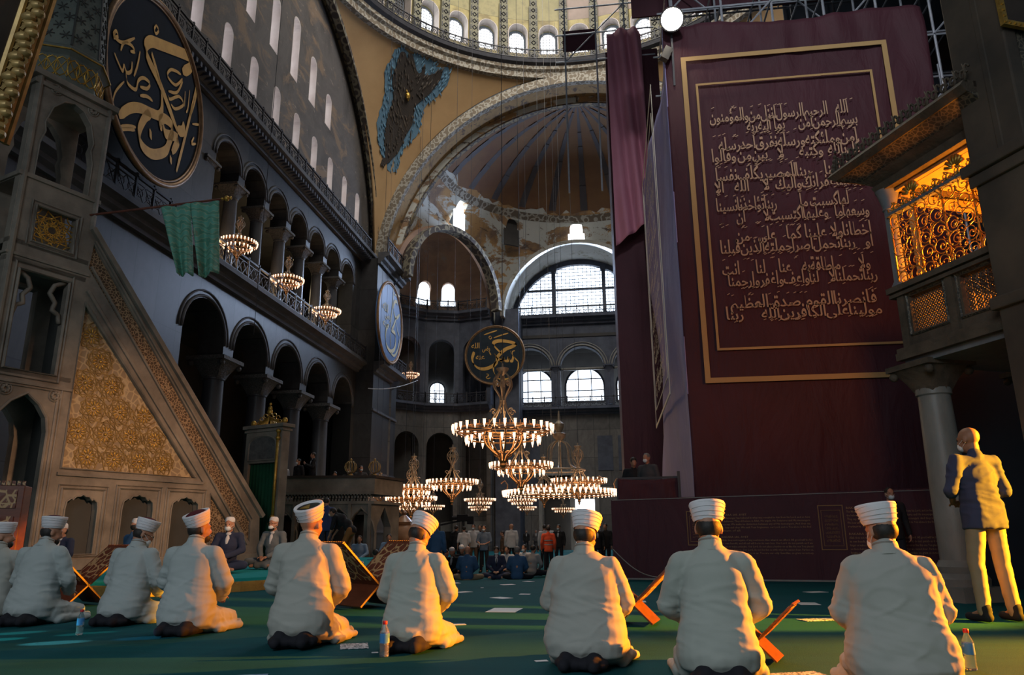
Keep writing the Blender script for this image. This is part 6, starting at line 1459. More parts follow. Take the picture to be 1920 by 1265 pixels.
# ================================================================ PEOPLE
def loft(mb, S_, n=28):
    vs = []; fs = []
    for cy, z, rx, ry in S_:
        for k in range(n):
            a = 2*PI*k/n; c, s = math.cos(a), math.sin(a); q = (abs(c)**2.5+abs(s)**2.5)**(-1/2.5); vs.append((rx*c*q, cy+ry*s*q, z))
    for i in range(len(S_)-1):
        for k in range(n): fs.append((i*n+k, i*n+(k+1) % n, (i+1)*n+(k+1) % n, (i+1)*n+k))
    fs += [tuple(range(n-1, -1, -1)), tuple((len(S_)-1)*n+k for k in range(n))]; mb.add(vs, fs)
def cloth_m(name, c, ro=.85, k=.85): return mat(name, c, tuple(x*k for x in c), 3, ro=ro, bu=.12, bsc=60, bd=.004)
CL = {'robe': cloth_m('grey_green_robe_cloth', (.37, .39, .35), k=.93), 'robeb': cloth_m('pale_blue_grey_robe_cloth', (.39, .425, .415), k=.93), 'robew': cloth_m('cream_grey_robe_cloth', (.37, .37, .335), k=.93), 'navy': cloth_m('navy_suit_cloth', (.022, .030, .065)), 'black': cloth_m('black_cloth', (.012, .012, .014)),
      'grey': cloth_m('grey_suit_cloth', (.13, .15, .16)), 'white': cloth_m('white_shirt_cloth', (.55, .55, .56)), 'blue': cloth_m('blue_jacket_cloth', (.035, .10, .21)), 'denim': cloth_m('denim_shirt_cloth', (.12, .17, .24)), 'shirtn': cloth_m('navy_blue_shirt_cloth', (.045, .05, .10)),
      'khaki': cloth_m('khaki_trouser_cloth', (.30, .225, .14)), 'rust': cloth_m('rust_brown_trouser_cloth', (.26, .11, .03)), 'orange': cloth_m('orange_vest_cloth', (.75, .09, .03)), 'teal': cloth_m('teal_blue_shirt_cloth', (.04, .19, .26)), 'dgrey': cloth_m('dark_grey_cloth', (.06, .06, .065)),
      'ltgrey': cloth_m('light_grey_shirt_cloth', (.30, .30, .30)), 'suitb': cloth_m('royal_navy_suit_cloth', (.03, .055, .16)), 'dark': cloth_m('dark_trouser_cloth', (.012, .012, .018)), 'brown': cloth_m('brown_cloth', (.14, .08, .05)), 'plaid': cloth_m('pale_blue_patterned_shirt_cloth', (.22, .34, .50))}
M['skin'] = mat('warm_skin', (.42, .215, .135), (.36, .175, .105), 8, ro=.55); M['skin2'] = mat('tanned_skin', (.32, .155, .09), (.27, .125, .07), 8, ro=.55)
M['hairb'] = mat('black_hair', (.014, .011, .010), (.03, .024, .02), 40, ro=.6, bu=.4, bsc=120, bd=.003); M['hairg'] = mat('grey_hair', (.20, .19, .18), (.10, .095, .09), 40, ro=.6, bu=.4, bsc=120, bd=.003)
M['turban'] = mat('white_turban_cloth', (.70, .68, .70), (.64, .62, .64), 4, ro=.8); M['fez'] = mat('dark_red_felt', (.10, .010, .016), (.07, .008, .012), 12, ro=.9, bu=.4, bsc=60); M['fezb'] = mat('black_gold_felt', (.015, .013, .012), (.01, .01, .01), 12)
M['mask'] = mat('white_face_mask', (.72, .75, .76), (.62, .66, .68), 10, ro=.8); M['eye'] = mat('dark_eye', (.015, .01, .01), (.02, .015, .01), 5, ro=.2); M['cap'] = M['cap']
M['capw'] = mat('white_knitted_cap', (.66, .66, .66), (.55, .55, .56), 30, bu=.4, bsc=80, bd=.004)
def meld(mb, name, mt, parent, vox, it=5, fold=0, seed=0, st=(7, 7, 2.2), crease=None):
    o = mb.build(name, mt, parent, fix=False); m = o.modifiers.new('r', 'REMESH'); m.mode = 'VOXEL'; m.voxel_size = vox; m.use_smooth_shade = True
    s = o.modifiers.new('s', 'SMOOTH'); s.factor = .6; s.iterations = it; apply_mods(o); me = o.data
    if not me.materials: me.materials.append(mt)
    if fold:
        nv = [v.normal.copy() for v in me.vertices]
        for v, n in zip(me.vertices, nv):
            p = v.co; q = V((p.x*st[0]+seed, p.y*st[1], p.z*st[2]+seed*.7)); a = noise.noise(q+V((noise.noise(p*4)*1.2,)*3)); b = 1-abs(noise.noise(V((p.x*4+p.z*3+seed, p.y*5, p.z*9-p.x*3))))*2.6
            d = a*.9+(max(0, b-.35)*.9)
            if crease:
                for cz, ch, ca in crease: d += ca*math.exp(-((p.z-cz)/ch)**2)*(1-abs(noise.noise(V((p.x*3+seed, p.y*3, p.z*22+p.x*6))))*3)
            v.co = p+n*(d*fold)
    me.shade_smooth(); return o
def headM(J, turn, pitch, roll=0): return Mx.Translation(J['head']) @ Mx.Rotation(turn, 4, 'Z') @ Mx.Rotation(-pitch, 4, 'X') @ Mx.Rotation(roll, 4, 'Y')
def head_geo(mb, H):
    o = mb.m; mb.m = H; q = Mx.Identity(3)
    mb.ell((0, -.012, .03), (.076, .096, .088), 16); mb.ell((0, .022, -.03), (.062, .072, .088), 14); mb.ell((0, .045, -.085), (.038, .038, .03), 10); mb.ell((0, .07, -.02), (.045, .03, .05), 10)
    mb.ell((0, .102, -.026), (.014, .02, .016), 8); mb.cap((0, .088, .012), (0, .106, -.022), .009, .012, 8); mb.ell((0, .086, -.066), (.024, .011, .011), 8)
    for s in (-1, 1): mb.ell((s*.03, .082, .028), (.02, .01, .008), 8); mb.ell((s*.079, -.006, -.008), (.010, .022, .034), 8); mb.ell((s*.042, .058, -.035), (.02, .02, .022), 8)
    mb.m = o
def hand_geo(mb, w_, d, n, side, r=1, curl=.5):
    d = V(d).normalized(); n = V(n); n = (n-d*n.dot(d)).normalized(); s = d.cross(n)*side; rot = Mx((s, d, n)).transposed()
    w_ = V(w_); mb.ell(w_+d*.045, (.038*r, .052*r, .017*r), 12, rot)
    for i, L in enumerate((.066, .074, .068, .052)):
        b = w_+d*.082+s*(.029-.0195*i); d1 = (d*math.cos(curl*.6)-n*math.sin(curl*.6)); d2 = (d*math.cos(curl*1.7)-n*math.sin(curl*1.7)); m_ = b+d1*L*.55; mb.cap(b-d*.015, m_, .0092*r, .0085*r, 8); mb.cap(m_, m_+d2*L*.5, .0085*r, .0072*r, 8)
    b = w_+d*.02+s*.03; m_ = b+(s*.75+d*.65)*.036; mb.cap(b, m_, .012*r, .0105*r, 8); mb.cap(m_, m_+(s*.2+d*.9-n*.3)*.032, .010*r, .0085*r, 8)
def pose(kind, **k):
    J = {}; L = k.get('lean', 0)
    if kind == 'kneel':
        J = dict(pel=(0, 0, .20), bel=(0, .05+.3*L, .37), chest=(0, .05+.55*L, .56), neck=(0, .05+.9*L, .755), head=(0, .105+1.1*L, .875), hip=(.12, .05, .17), kn=(.17, .46, .09), an=(.12, .0, .05), toe=(.10, -.17, .04), sh=(.188, .04+.8*L, .665), el=(.272, .12+.4*L, .42), wr=(.12, .38, .29), hd=(-.3, 1, -.25), hn=(0, .3, 1))
    elif kind == 'cross':
        J = dict(pel=(0, 0, .13), bel=(0, .03+.2*L, .3), chest=(0, .04+.4*L, .46), neck=(0, .05+.8*L, .655), head=(0, .09+L, .785), hip=(.10, .05, .12), kn=(.36, .27, .13), an=(-.10, .36, .07), toe=(-.22, .38, .06), sh=(.18, .04+.7*L, .60), el=(.26, .09, .37), wr=(.07, .30, .22), hd=(-.7, .7, -.2), hn=(0, .3, 1))
    elif kind == 'bend':
        J = dict(pel=(0, -.1, .80), bel=(0, .04, .96), chest=(0, .2, 1.1), neck=(0, .38, 1.24), head=(0, .50, 1.30), hip=(.1, -.08, .82), kn=(.12, .08, .46), an=(.12, -.15, .09), toe=(.12, .0, .04), sh=(.19, .32, 1.18), el=(.22, .38, .9), wr=(.12, .5, .68), hd=(0, .4, -1), hn=(0, 1, .3))
    else:
        J = dict(pel=(0, 0, .95), bel=(0, .01, 1.08), chest=(0, .01, 1.25), neck=(0, -.005, 1.47), head=(0, .035, 1.61), hip=(.09, 0, .92), kn=(.11, .03, .5), an=(.12, 0, .09), toe=(.14, .14, .04), sh=(.19, 0, 1.405), el=(.25, -.03, 1.13), wr=(.25, .07, .89), hd=(0, .15, -1), hn=(1, 0, 0))
        if k.get('arms') == 'front': J.update(el=(.27, .02, 1.14), wr=(.10, .24, 1.04), hd=(-1, .6, .05), hn=(0, .5, 1))
        if k.get('arms') == 'phone': J.update(el=(.25, .08, 1.12), wr=(.12, .32, 1.25), hd=(-.3, .5, .8), hn=(0, 1, 0))
    J.update(k.get('over', {})); return J
def person(loc, rz, kind='stand', top='white', bottom='dark', hat=None, hair='hairb', mask=False, label='', group=None, vox=.02, sc=1, turn=0, pitch=0, sleeve='long', near=False, beard=False, skin='skin', shirt=None, fold=None, hat_tilt=0, fat=1.0, glasses=False, seed=1, crown='fez', legs=True, vest=False, **k):
    J = pose(kind, **k); J = {a: V(b) for a, b in J.items()}; e = thing('person', label, 'person', loc, rz, group); e.scale = (sc,)*3
    B = lambda j, s: V((J[j].x*s, J[j].y, J[j].z)); H = headM(J, turn, pitch); bv = min(vox, .010) if near else vox*.8
    g = MB(); head_geo(g, H); nb = H @ V((0, -.025, -.06)); g.cap(J['neck']-V((0, 0, .03)), nb, .056, .052, 12)
    g.cap(J['pel'], J['chest'], .10, .11); g.cap(J['chest'], J['neck'], .09, .05)
    for s in (-1, 1):
        g.cap(J['neck']-V((0, 0, .06)), B('sh', s), .05, .05); g.cap(B('sh', s), B('el', s), .046, .038); g.cap(B('el', s), B('wr', s), .037, .026); hd = V((J['hd'].x*s, J['hd'].y, J['hd'].z)); hn = V((J['hn'].x*s, J['hn'].y, J['hn'].z))
        hand_geo(g, B('wr', s), hd, hn, s if True else 1, 1.0 if vox < .02 else 1.2, .55)
        g.cap(B('hip', s), B('kn', s), .065, .048); g.cap(B('kn', s), B('an', s), .045, .035); g.cap(B('an', s), B('toe', s), .035, .028)
    body = meld(g, 'body', M[skin], e, bv, 3)
    f = fold if fold is not None else (.006 if vox < .02 else .004)
    robe = kind == 'kneel' and top.startswith('robe'); tm = CL[top]
    g = MB(); w_ = fat
    if robe:
        L = k.get('lean', 0); Y = lambda z: .0+.05*min(1, z/.5)+L*1.3*z
        loft(g, [(Y(z)+o_, z, rx*w_, ry) for z, rx, ry, o_ in ((.045, .17, .13, .04), (.085, .225, .19, .02), (.16, .238, .195, 0), (.25, .232, .185, -.005), (.34, .21, .168, 0), (.44, .197, .156, 0), (.54, .192, .148, -.005), (.62, .185, .135, -.012), (.68, .165, .115, -.015), (.73, .115, .09, -.012), (.765, .078, .072, 0))])
        g.ell((0, .12, .14), (.25*w_, .32, .12), 16); g.cap((-.15, .1, .12), (-.17, .47, .085), .115, .08); g.cap((.15, .1, .12), (.17, .47, .085), .115, .08)
        for s in (-1, 1): g.cap((s*.10, -.10, .12), (s*.235, .15, .05), .055, .045); g.cap((s*.2, .26, .04), (s*.28, .5, .03), .05, .03); g.cap((s*.235, .12, .045), (s*.25, .42, .035), .05, .035); g.cap((s*.05, .5, .06), (s*.22, .56, .04), .055, .04)
        g.ell(J['neck']+V((0, -.015, -.06)), (.16, .085, .055), 14)
        g.cap(J['neck']-V((0, .01, .02)), J['neck']+V((0, 0, .02)), .08, .066)
    else:
        g.ell(J['pel']+V((0, 0, .02)), (.16*w_, .125, .13), 14); g.ell(J['bel'], (.155*w_, .12, .17), 14); g.ell(J['chest'], (.178*w_, .12, .17), 14); g.ell((J['chest']+J['neck'])/2+V((0, 0, .01)), (.13, .085, .11), 12)
        g.cap(J['neck']-V((0, 0, .03)), J['neck']+V((0, .0, .012)), .07, .06)
        if kind == 'stand': loft(g, [(0, .80, .172*w_, .13), (0, .92, .168*w_, .128), (.005, 1.08, .156*w_, .12), (.01, 1.2, .15*w_, .11)], 20)
    for s in (-1, 1):
        a, b, c = B('sh', s), B('el', s), B('wr', s); r1, r2, r3 = (.072, .070, .058) if robe else (.068, .056, .046)
        g.cap(J['neck']-V((0, .0, .055)), a, .055, r1*.95); g.cap(a, b, r1, r2)
        if sleeve == 'long': g.cap(b, c.lerp(b, .06), r2, r3)
        else: g.cap(b, b.lerp(c, .12), r2*1.03, r2)
    meld(g, 'robe' if robe else 'shirt' if top in ('white', 'denim', 'shirtn', 'teal', 'plaid', 'ltgrey') else 'jacket', tm, e, vox, 5, f, seed, crease=[(.30, .12, .35), (.44, .06, .3)] if robe else [(J['bel'].z, .12, .5)])
    if robe:
        g = MB(); n = J['neck']; fd = (nb-n); q = Mx.Translation(n+V((0, 0, .0))) @ Mx.Rotation(-.30, 4, 'X'); g.m = q; g.lathe([(.088, -.03), (.073, .02), (.069, .055), (.063, .056), (.064, .0)], n=28, cap=False); c_ = g.build('collar', tm, e, smooth=True)
        g = MB(); g.m = q; g.lathe([(.0715, .036), (.0705, .042), (.0705, .048)], n=28, cap=False); g.lathe([(.083, -.018), (.081, -.010)], n=28, cap=False); g.build('collar_band', M['minb'], e, smooth=True)
    if legs:
        g = MB(); bm = CL[bottom]
        if kind == 'kneel':
            for s in (-1, 1): g.cap((s*.13, .38, .06), (s*.11, -.10, .06), .06, .055); g.cap((s*.11, -.10, .055), (s*.10, -.24, .05), .05, .04); g.cap((s*.1, -.02, .1), (s*.09, -.18, .07), .07, .05); g.ell((s*.07, -.13, .05), (.12, .10, .05), 12)
        else:
            g.ell(J['pel'], (.15*w_, .115, .12), 14)
            for s in (-1, 1): g.cap(B('hip', s), B('kn', s), .092, .07); g.cap(B('kn', s), B('an', s)+V((0, 0, .0)), .069, .058)
        meld(g, 'trousers', bm, e, vox, 4, f*.5, seed+3, st=(6, 6, 3))
        if kind in ('stand', 'bend'):
            for s in (-1, 1): g = MB(); g.cap(B('an', s)+V((0, -.04, -.045)), B('toe', s)+V((0, .03, .0)), .042, .036); g.cap(B('an', s)+V((0, -.02, -.02)), B('an', s)+V((0, -.02, .03)), .045, .05); meld(g, 'shoe', CL['black'], e, .012 if near else .02, 2)
    g = MB(H)
    if hair and hair != 'bald':
        if hat in ('turban', 'cap'): g.ell((0, -.026, .0), (.0785, .082, .075), 16)
        else: g.ell((0, -.02, .034), (.081, .096, .090), 16)
        g.build('hair', M[hair], e, smooth=True)
    if beard: g = MB(H); g.ell((0, .048, -.075), (.056, .058, .048), 12); g.build('beard', M['hairb' if hair != 'hairg' else 'hairg'], e, smooth=True)
    if hat == 'turban':
        T = H @ Mx.Translation((0, -.008, .045)) @ Mx.Rotation(R_(hat_tilt), 4, 'X'); n = 40; vs = []; fs = []; pr = [(.090, -.005), (.098, .010), (.104, .04), (.111, .07), (.118, .100), (.115, .113), (.102, .112), (.090, .098)]
        g = MB(T)
        for r, z in pr:
            for q in range(n): a = 2*PI*q/n; rr = r+.0012*math.sin(a*2+z*260); vs.append((rr*.96*math.cos(a), rr*1.03*math.sin(a), z+.004*math.sin(a+seed)))
        for i in range(len(pr)-1):
            for q in range(n): fs.append((i*n+q, i*n+(q+1) % n, (i+1)*n+(q+1) % n, (i+1)*n+q))
        g.add(vs, fs); tb = g.build('turban', M['turban'], e, smooth=True)
        g = MB(T)
        for j in range(4): zz = .02+.024*j; rr = .1035+.0038*(j+.6); g.tube([(rr*.965*math.cos(2*PI*q/32), rr*1.035*math.sin(2*PI*q/32), zz+.006*math.sin(2*PI*q/32+j)) for q in range(32)], .0013, 4, closed=True)
        g.build('turban_fold', M['turban'], tb, smooth=True)
        g = MB(T); g.ell((0, 0, .088), (.094, .100, .045 if crown == 'fez' else .018), 20); g.build('turban_crown', M['turban'] if crown == 'white' else M[crown], e, smooth=True)
        if crown == 'fezb': g = MB(T); g.add([(-.045, -.05, .108), (.045, -.05, .108), (.0, .02, .112), (-.045, -.05, .102), (.045, -.05, .102), (0, .02, .104)], [(0, 1, 2), (5, 4, 3), (0, 3, 4, 1), (1, 4, 5, 2), (2, 5, 3, 0)]); g.build('gold_emblem', M['gold'], e)
    if hat == 'cap': g = MB(H); g.lathe([(.080, .045), (.083, .06), (.080, .10), (.06, .13), (.001, .138)], (0, -.012, 0), 20, cap=False); g.build('skullcap', M['capw'], e, smooth=True)
    if mask:
        g = MB(H); g.ell((0, .058, -.055), (.054, .056, .050), 14); g.build('face_mask', M['mask'], e, smooth=True)
        if near or vox < .02:
            g = MB(H)
            for s in (-1, 1): g.tube([(s*.05, .07, -.03), (s*.075, .02, -.005), (s*.083, -.01, .01)], .0022, 4); g.tube([(s*.045, .06, -.085), (s*.072, .02, -.05), (s*.083, -.012, -.03)], .0022, 4)
            g.build('mask_strap', M['mask'], e)
    if vox < .02 and hat != 'turban':
        for s in (-1, 1): g = MB(H); g.ell((s*.03, .0865, .010), (.013, .007, .006), 8); g.build('eye', M['eye'], e)
    if glasses:
        g = MB(H)
        for s in (-1, 1): g.tube([(s*.032+.024*math.cos(t*PI/6), .104, .008+.018*math.sin(t*PI/6)) for t in range(12)], .0018, 4, closed=True); g.tube([(s*.056, .102, .012), (s*.083, .0, .010)], .0018, 4)
        g.build('glasses', M['eye'], e)
    if shirt:
        g = MB(); c = J['chest']; fwd = .085
        g.ell(c+V((0, fwd-.006, .04)), (.048, .045, .12), 10); g.ell(J['neck']+V((0, .045, -.02)), (.05, .035, .035), 10); g.build('shirt_front', CL['white'], e, smooth=True)
        if shirt == 'tie': g = MB(); g.ell(c+V((0, fwd+.045, 0)), (.014, .012, .12), 8); g.build('necktie', CL['black'], e, smooth=True)
    if vest:
        g = MB()
        for z in (J['bel'].z-.02, J['bel'].z+.13): g.tube([(.172*w_*math.cos(2*PI*t/20), J['bel'].y+.132*math.sin(2*PI*t/20), z) for t in range(20)], .02, 5, closed=True, squash=.4)
        g.build('reflective_stripe', CL['ltgrey'], e)
    return e
# ---- the kneeling row of turbaned men in pale robes
ROW = [(50, 1171, 2, 'robeb', 'fez', 20, 'bearded kneeling man with a red-topped turban at the left, a small water bottle behind him', dict(beard=True, pitch=R_(14), turn=R_(-42), hat_tilt=10, lean=.05)),
       (222, 1171, -4, 'robeb', 'fez', 14, 'kneeling man with glasses, mask and red-topped turban, head bowed sideways', dict(glasses=True, mask=True, pitch=R_(26), turn=R_(-50), hat_tilt=8, lean=.10)),
       (344, 1189, 3, 'robeb', 'fez', 18, 'kneeling man whose turban tilts back showing its red crown, before the navy-suited seated man', dict(beard=True, pitch=R_(-2), turn=R_(-38), hat_tilt=20, lean=0)),
       (560, 1211, 4, 'robew', 'fezb', 22, 'kneeling man in a cream-grey robe whose turban has a black top with a gold emblem', dict(hair=None, pitch=R_(2), turn=R_(-22), hat_tilt=26, lean=.02)),
       (770, 1219, -2, 'robe', 'white', 12, 'kneeling man in a grey-green robe bowing his head, a water bottle at his back', dict(pitch=R_(30), turn=R_(-30), hat_tilt=-2, lean=.06, hair='hairb')),
       (1098, 1252, -9, 'robew', 'white', 12, 'broad kneeling man in a cream robe, seen from behind, in front of the far doorway', dict(pitch=R_(18), turn=R_(-14), hat_tilt=0, lean=.03, fat=1.22)),
       (1352, 1281, -4, 'robe', 'white', 10, 'kneeling man in a grey-green robe seen squarely from behind, before the printed hoarding', dict(pitch=R_(14), turn=R_(-4), hat_tilt=2, lean=.02, fat=1.0)),
       (1705, 1304, -4, 'robew', 'white', 10, 'broad masked kneeling man in a cream-grey robe, last of the row beside the stone column', dict(pitch=R_(12), turn=R_(28), mask=True, hat_tilt=2, lean=.03, fat=1.25, hair='hairb'))]
for i, (px, py, rz, top, crown, _, lb, kw) in enumerate(ROW):
    p = hz(px, py, 0); rzz = R_(rz) if i < 5 else R_(rz)
    person(p, rzz, 'kneel', top, 'dark', 'turban', label=lb, group='kneeling turbaned men in a row', vox=.0105, near=True, crown=crown, seed=i*5.3+1, sc=(1.05, 1.02, 1.06, 1.09, .98, .965, 1.01, .98)[i], fold=.011, **kw)
person(hz(-28, 1168, 0), R_(20), 'kneel', 'robew', 'dark', 'turban', label='kneeling man with a white turban cut off by the left edge of the picture', group='kneeling turbaned men in a row', vox=.0125, near=True, crown='white', seed=77, turn=R_(-80), beard=True, fold=.008)
# ---- standing man by the column
pm_ = hz(1878, 1166, 0); print('man', pm_)
person(pm_, R_(16), 'stand', 'shirtn', 'khaki', hair='bald', mask=True, label='standing man in a navy short-sleeved shirt and khaki trousers by the stone column', vox=.012, near=True, sc=1.10, turn=R_(22), pitch=R_(6), sleeve='short', fold=.013, seed=4, fat=1.12, skin='skin2', arms='front', over=dict(an=(.15, 0, .09), kn=(.13, .03, .5), toe=(.17, .14, .04)))
# ---- on the raised platform
def on_plat(px, py): return hz(px, py, PZ)
person(on_plat(426, 1073), R_(188), 'cross', 'navy', 'navy', 'cap', mask=True, shirt='open', label='seated man in a navy suit, white cap and mask, hands folded, on the raised carpet', vox=.014, near=True, sc=1.12, seed=3, lean=0, over=dict(wr=(.03, .27, .26), hd=(-.8, .5, -.2)))
person(on_plat(512, 1066), R_(170), 'cross', 'grey', 'grey', 'cap', mask=True, shirt='open', beard=True, glasses=True, label='seated man in a grey suit, white cap, glasses and mask, partly behind the black-crowned turban', vox=.016, near=True, sc=1.16, seed=8)
person(on_plat(236, 1080), R_(-30), 'cross', 'blue', 'dark', 'cap', label='seated person in a blue jacket and white cap hidden behind the man with glasses', vox=.02, sc=1.08, seed=12)
person(on_plat(112, 1080), R_(170), 'cross', 'navy', 'dark', 'cap', mask=True, shirt='open', label='seated person in a dark suit, half hidden behind the bearded man at the left', vox=.02, sc=1.0, seed=13)
# ---- middle distance
def crowd(px, d, rz, kind, top, bottom, label, z=NF, group='people gathered in the nave', **kw):
    p = atd(px, d, z); b = math.atan2(p.x, p.y); return person((p.x, p.y, z), R_(rz)-b, kind, top, bottom, label=label, group=group, vox=kw.pop('vox', .024), seed=px*.13, **kw)
crowd(607, 21.6, 25, 'stand', 'suitb', 'navy', 'standing man in a bright navy suit, back turned, before the tribune arches', sc=1.0, turn=R_(-40), z=PZ)
crowd(650, 20.2, 65, 'bend', 'black', 'rust', 'man in a black T-shirt and rust trousers bending down before the tribune', sleeve='short', mask=True, sc=.98, z=PZ)
crowd(672, 26, 170, 'cross', 'plaid', 'dark', 'seated person in a light blue shirt inside the tribune arch', sc=1.1, z=-.1)
crowd(727, 27, 175, 'cross', 'plaid', 'dark', 'seated person in a blue checked shirt beside the marble urn', sc=1.15, mask=False, z=-.1)
crowd(703, 22, 10, 'cross', 'teal', 'dark', 'seated person in a teal shirt, back turned, at the tribune corner', sc=1.05)
crowd(633, 21.5, 10, 'cross', 'teal', 'dark', 'seated person in a teal shirt behind the bending man', sc=.95)
crowd(666, 22, 160, 'cross', 'dgrey', 'dark', 'seated child in a white cap at the foot of the tribune', sc=.85, hat='cap')
crowd(873, 22.5, -8, 'cross', 'blue', 'khaki', 'bald seated man in a blue jacket, back turned, on the teal carpet', sc=1.12, hair='bald', fat=1.15)
crowd(966, 22.5, -5, 'cross', 'blue', 'dark', 'grey-haired seated man in a blue jacket, back turned', sc=1.1, hair='hairg', fat=1.12)
crowd(928, 24, 178, 'cross', 'navy', 'navy', 'seated man in a dark suit looking down, between the two blue jackets', sc=1.08, shirt='tie', pitch=R_(20), mask=True)
crowd(848, 23.5, 150, 'cross', 'black', 'dark', 'seated person with a grey-white cap and white shirt, beside the bald man in blue', sc=1.05, hat='cap', shirt='open', pitch=R_(20))
crowd(865, 25.5, 160, 'cross', 'black', 'dark', 'seated person in a bright white cap behind the bald man in blue', sc=1.1, hat='cap', pitch=R_(30))
crowd(829, 24, -60, 'cross', 'black', 'dark', 'seated person in black at the left of the sitting group', sc=1.0)
crowd(949, 26, 160, 'cross', 'white', 'dark', 'seated person in white between the dark suit and the grey-haired man', sc=1.05)
crowd(994, 25, -30, 'cross', 'ltgrey', 'dark', 'seated person in a light grey shirt at the right of the sitting group', sc=1.1)
crowd(982, 27, 150, 'cross', 'white', 'dark', 'seated masked person in white behind the light grey shirt', sc=1.1, mask=True)
crowd(815, 21, -15, 'stand', 'blue', 'khaki', 'standing person in a blue jacket just behind the bowed turban', sc=.98)
crowd(852, 32, -30, 'stand', 'black', 'dark', 'standing man in a black suit at the left of the standing group', sc=1.0)
crowd(867, 30.5, 10, 'stand', 'white', 'dark', 'standing man in a white shirt, back turned, in the standing group', sc=.97, sleeve='short')
crowd(885, 32, 170, 'stand', 'white', 'brown', 'standing man in a white shirt facing the camera in the standing group', sc=1.03, mask=True)
crowd(905, 28, 165, 'stand', 'denim', 'dark', 'standing masked man in a blue denim shirt holding his hands together', sc=.97, mask=True, sleeve='short', arms='front')
crowd(897, 33, 170, 'stand', 'dgrey', 'dark', 'dark-haired man half hidden behind the denim shirt', sc=1.02)
crowd(956, 31, 12, 'stand', 'white', 'black', 'bald standing man in a white shirt and black trousers, alone beside the group', sc=1.02, hair='bald', turn=R_(40), fat=1.1)
crowd(940, 31.5, 100, 'stand', 'brown', 'brown', 'thin person in brown next to the bald standing man', sc=.86)
crowd(1025, 26.5, 5, 'stand', 'orange', 'dark', 'standing person in an orange high-visibility vest, back turned', sc=.93, vest=True)
crowd(1018, 32, 5, 'stand', 'white', 'dark', 'person in white standing right behind the orange vest', sc=1.0)
crowd(1045, 31.8, 160, 'stand', 'black', 'dark', 'man in a black suit beside the orange vest', sc=1.0, mask=True, shirt='open')
crowd(1026, 36, 175, 'stand', 'white', 'dark', 'person in a white shirt farther behind the orange vest', sc=1.03)
crowd(1117, 29, 190, 'stand', 'black', 'dark', 'man in a black suit and mask next to the edge of the maroon hoarding', sc=.98, mask=True, shirt='open')
crowd(1133, 30, 160, 'stand', 'black', 'dark', 'man in black partly behind the maroon hoarding edge', sc=1.0)
for k, (px, lb) in enumerate(((984, 'tiny far man in a black suit standing alone before the dark doorway'), (1002, 'tiny far person in black, second from the dark doorway edge'), (1009, 'tiny far person in a white shirt near the dark doorway'), (1015, 'tiny far person in dark clothes next to the white shirt'))):
    crowd(px, 62, 180, 'stand', ('black', 'dgrey', 'white', 'navy')[k], 'dark', lb, vox=.035, shirt='open' if k < 2 else None)
# on the tribune
def up_on(px, py, d, rz, kind, top, label, **kw):
    r = cp(px, py, d); b = math.atan2(r.x, r.y); hgt = {'stand': 1.72, 'cross': .9}[kind]; return person((r.x, r.y, r.z-hgt), R_(rz)-b, kind, top, 'dark', label=label, group=kw.pop('group', 'people up on the tribune'), vox=.024, seed=px*.2, **kw)
TG = zt
up_on(531, 866, 28.6, 200, 'stand', 'white', 'young man in a white T-shirt leaning on the tribune parapet', sleeve='short', pitch=R_(25))
up_on(561, 860, 28.6, 130, 'stand', 'black', 'man in a black T-shirt and mask on the tribune', sleeve='short', mask=True)
up_on(589, 848, 29.3, 100, 'stand', 'black', 'man in a black suit standing higher on the tribune by a camera', shirt='open', arms='phone')
up_on(628, 884, 28.8, 175, 'stand', 'dgrey', 'person whose head barely shows above the tribune coping', pitch=R_(20))
up_on(654, 877, 28.8, 175, 'stand', 'black', 'masked person behind the gilt cage on the tribune', mask=True)
up_on(677, 873, 28.8, 185, 'stand', 'dgrey', 'man in dark grey with a mask at the right end of the tribune', mask=True, turn=R_(15))
up_on(1187, 858, 17.95, 190, 'stand', 'black', 'man in black bending over a camera on the small maroon platform', pitch=R_(25), group='people on the small maroon platform', arms='front')
up_on(1213, 850, 17.15, 150, 'stand', 'dgrey', 'grey-haired man with a mask on the small maroon platform', hair='hairg', mask=True, group='people on the small maroon platform')
q = wb_(1655, 920); qq = W0+wd_*q[0]+wn*.75; person((qq.x, qq.y, 0), R_(185), 'stand', 'black', 'dark', label='masked man in dark clothes before the printed hoarding, his head showing above a turban', mask=True, vox=.018, near=True, sc=(q[1]+.0)/1.71*1.0, seed=2)
# ---- jib camera over the crowd
c = cp(868, 975, 34); e = thing('camera_crane', 'black video camera on a long crane arm above the standing crowd', 'camera crane', (c.x, c.y, NF), 0, None, True)
a = cp(826, 984, 34); g = MB(); g.bar(a, c, .07); g.bar(a+ZZ*.12, c+ZZ*.1, .03); g.bar(c, V((c.x+.2, c.y, NF)), .06); g.build('arm', CL['black'], e)
g = MB(); g.box(c+ZZ*.1, (.5, .3, .3)); g.tube([c+V((-.25, 0, .1)), c+V((-.5, -.05, .1))], .09, 10); g.box(c+V((.35, 0, .0)), (.3, .25, .35)); g.build('camera_body', CL['black'], e, bev=.02)
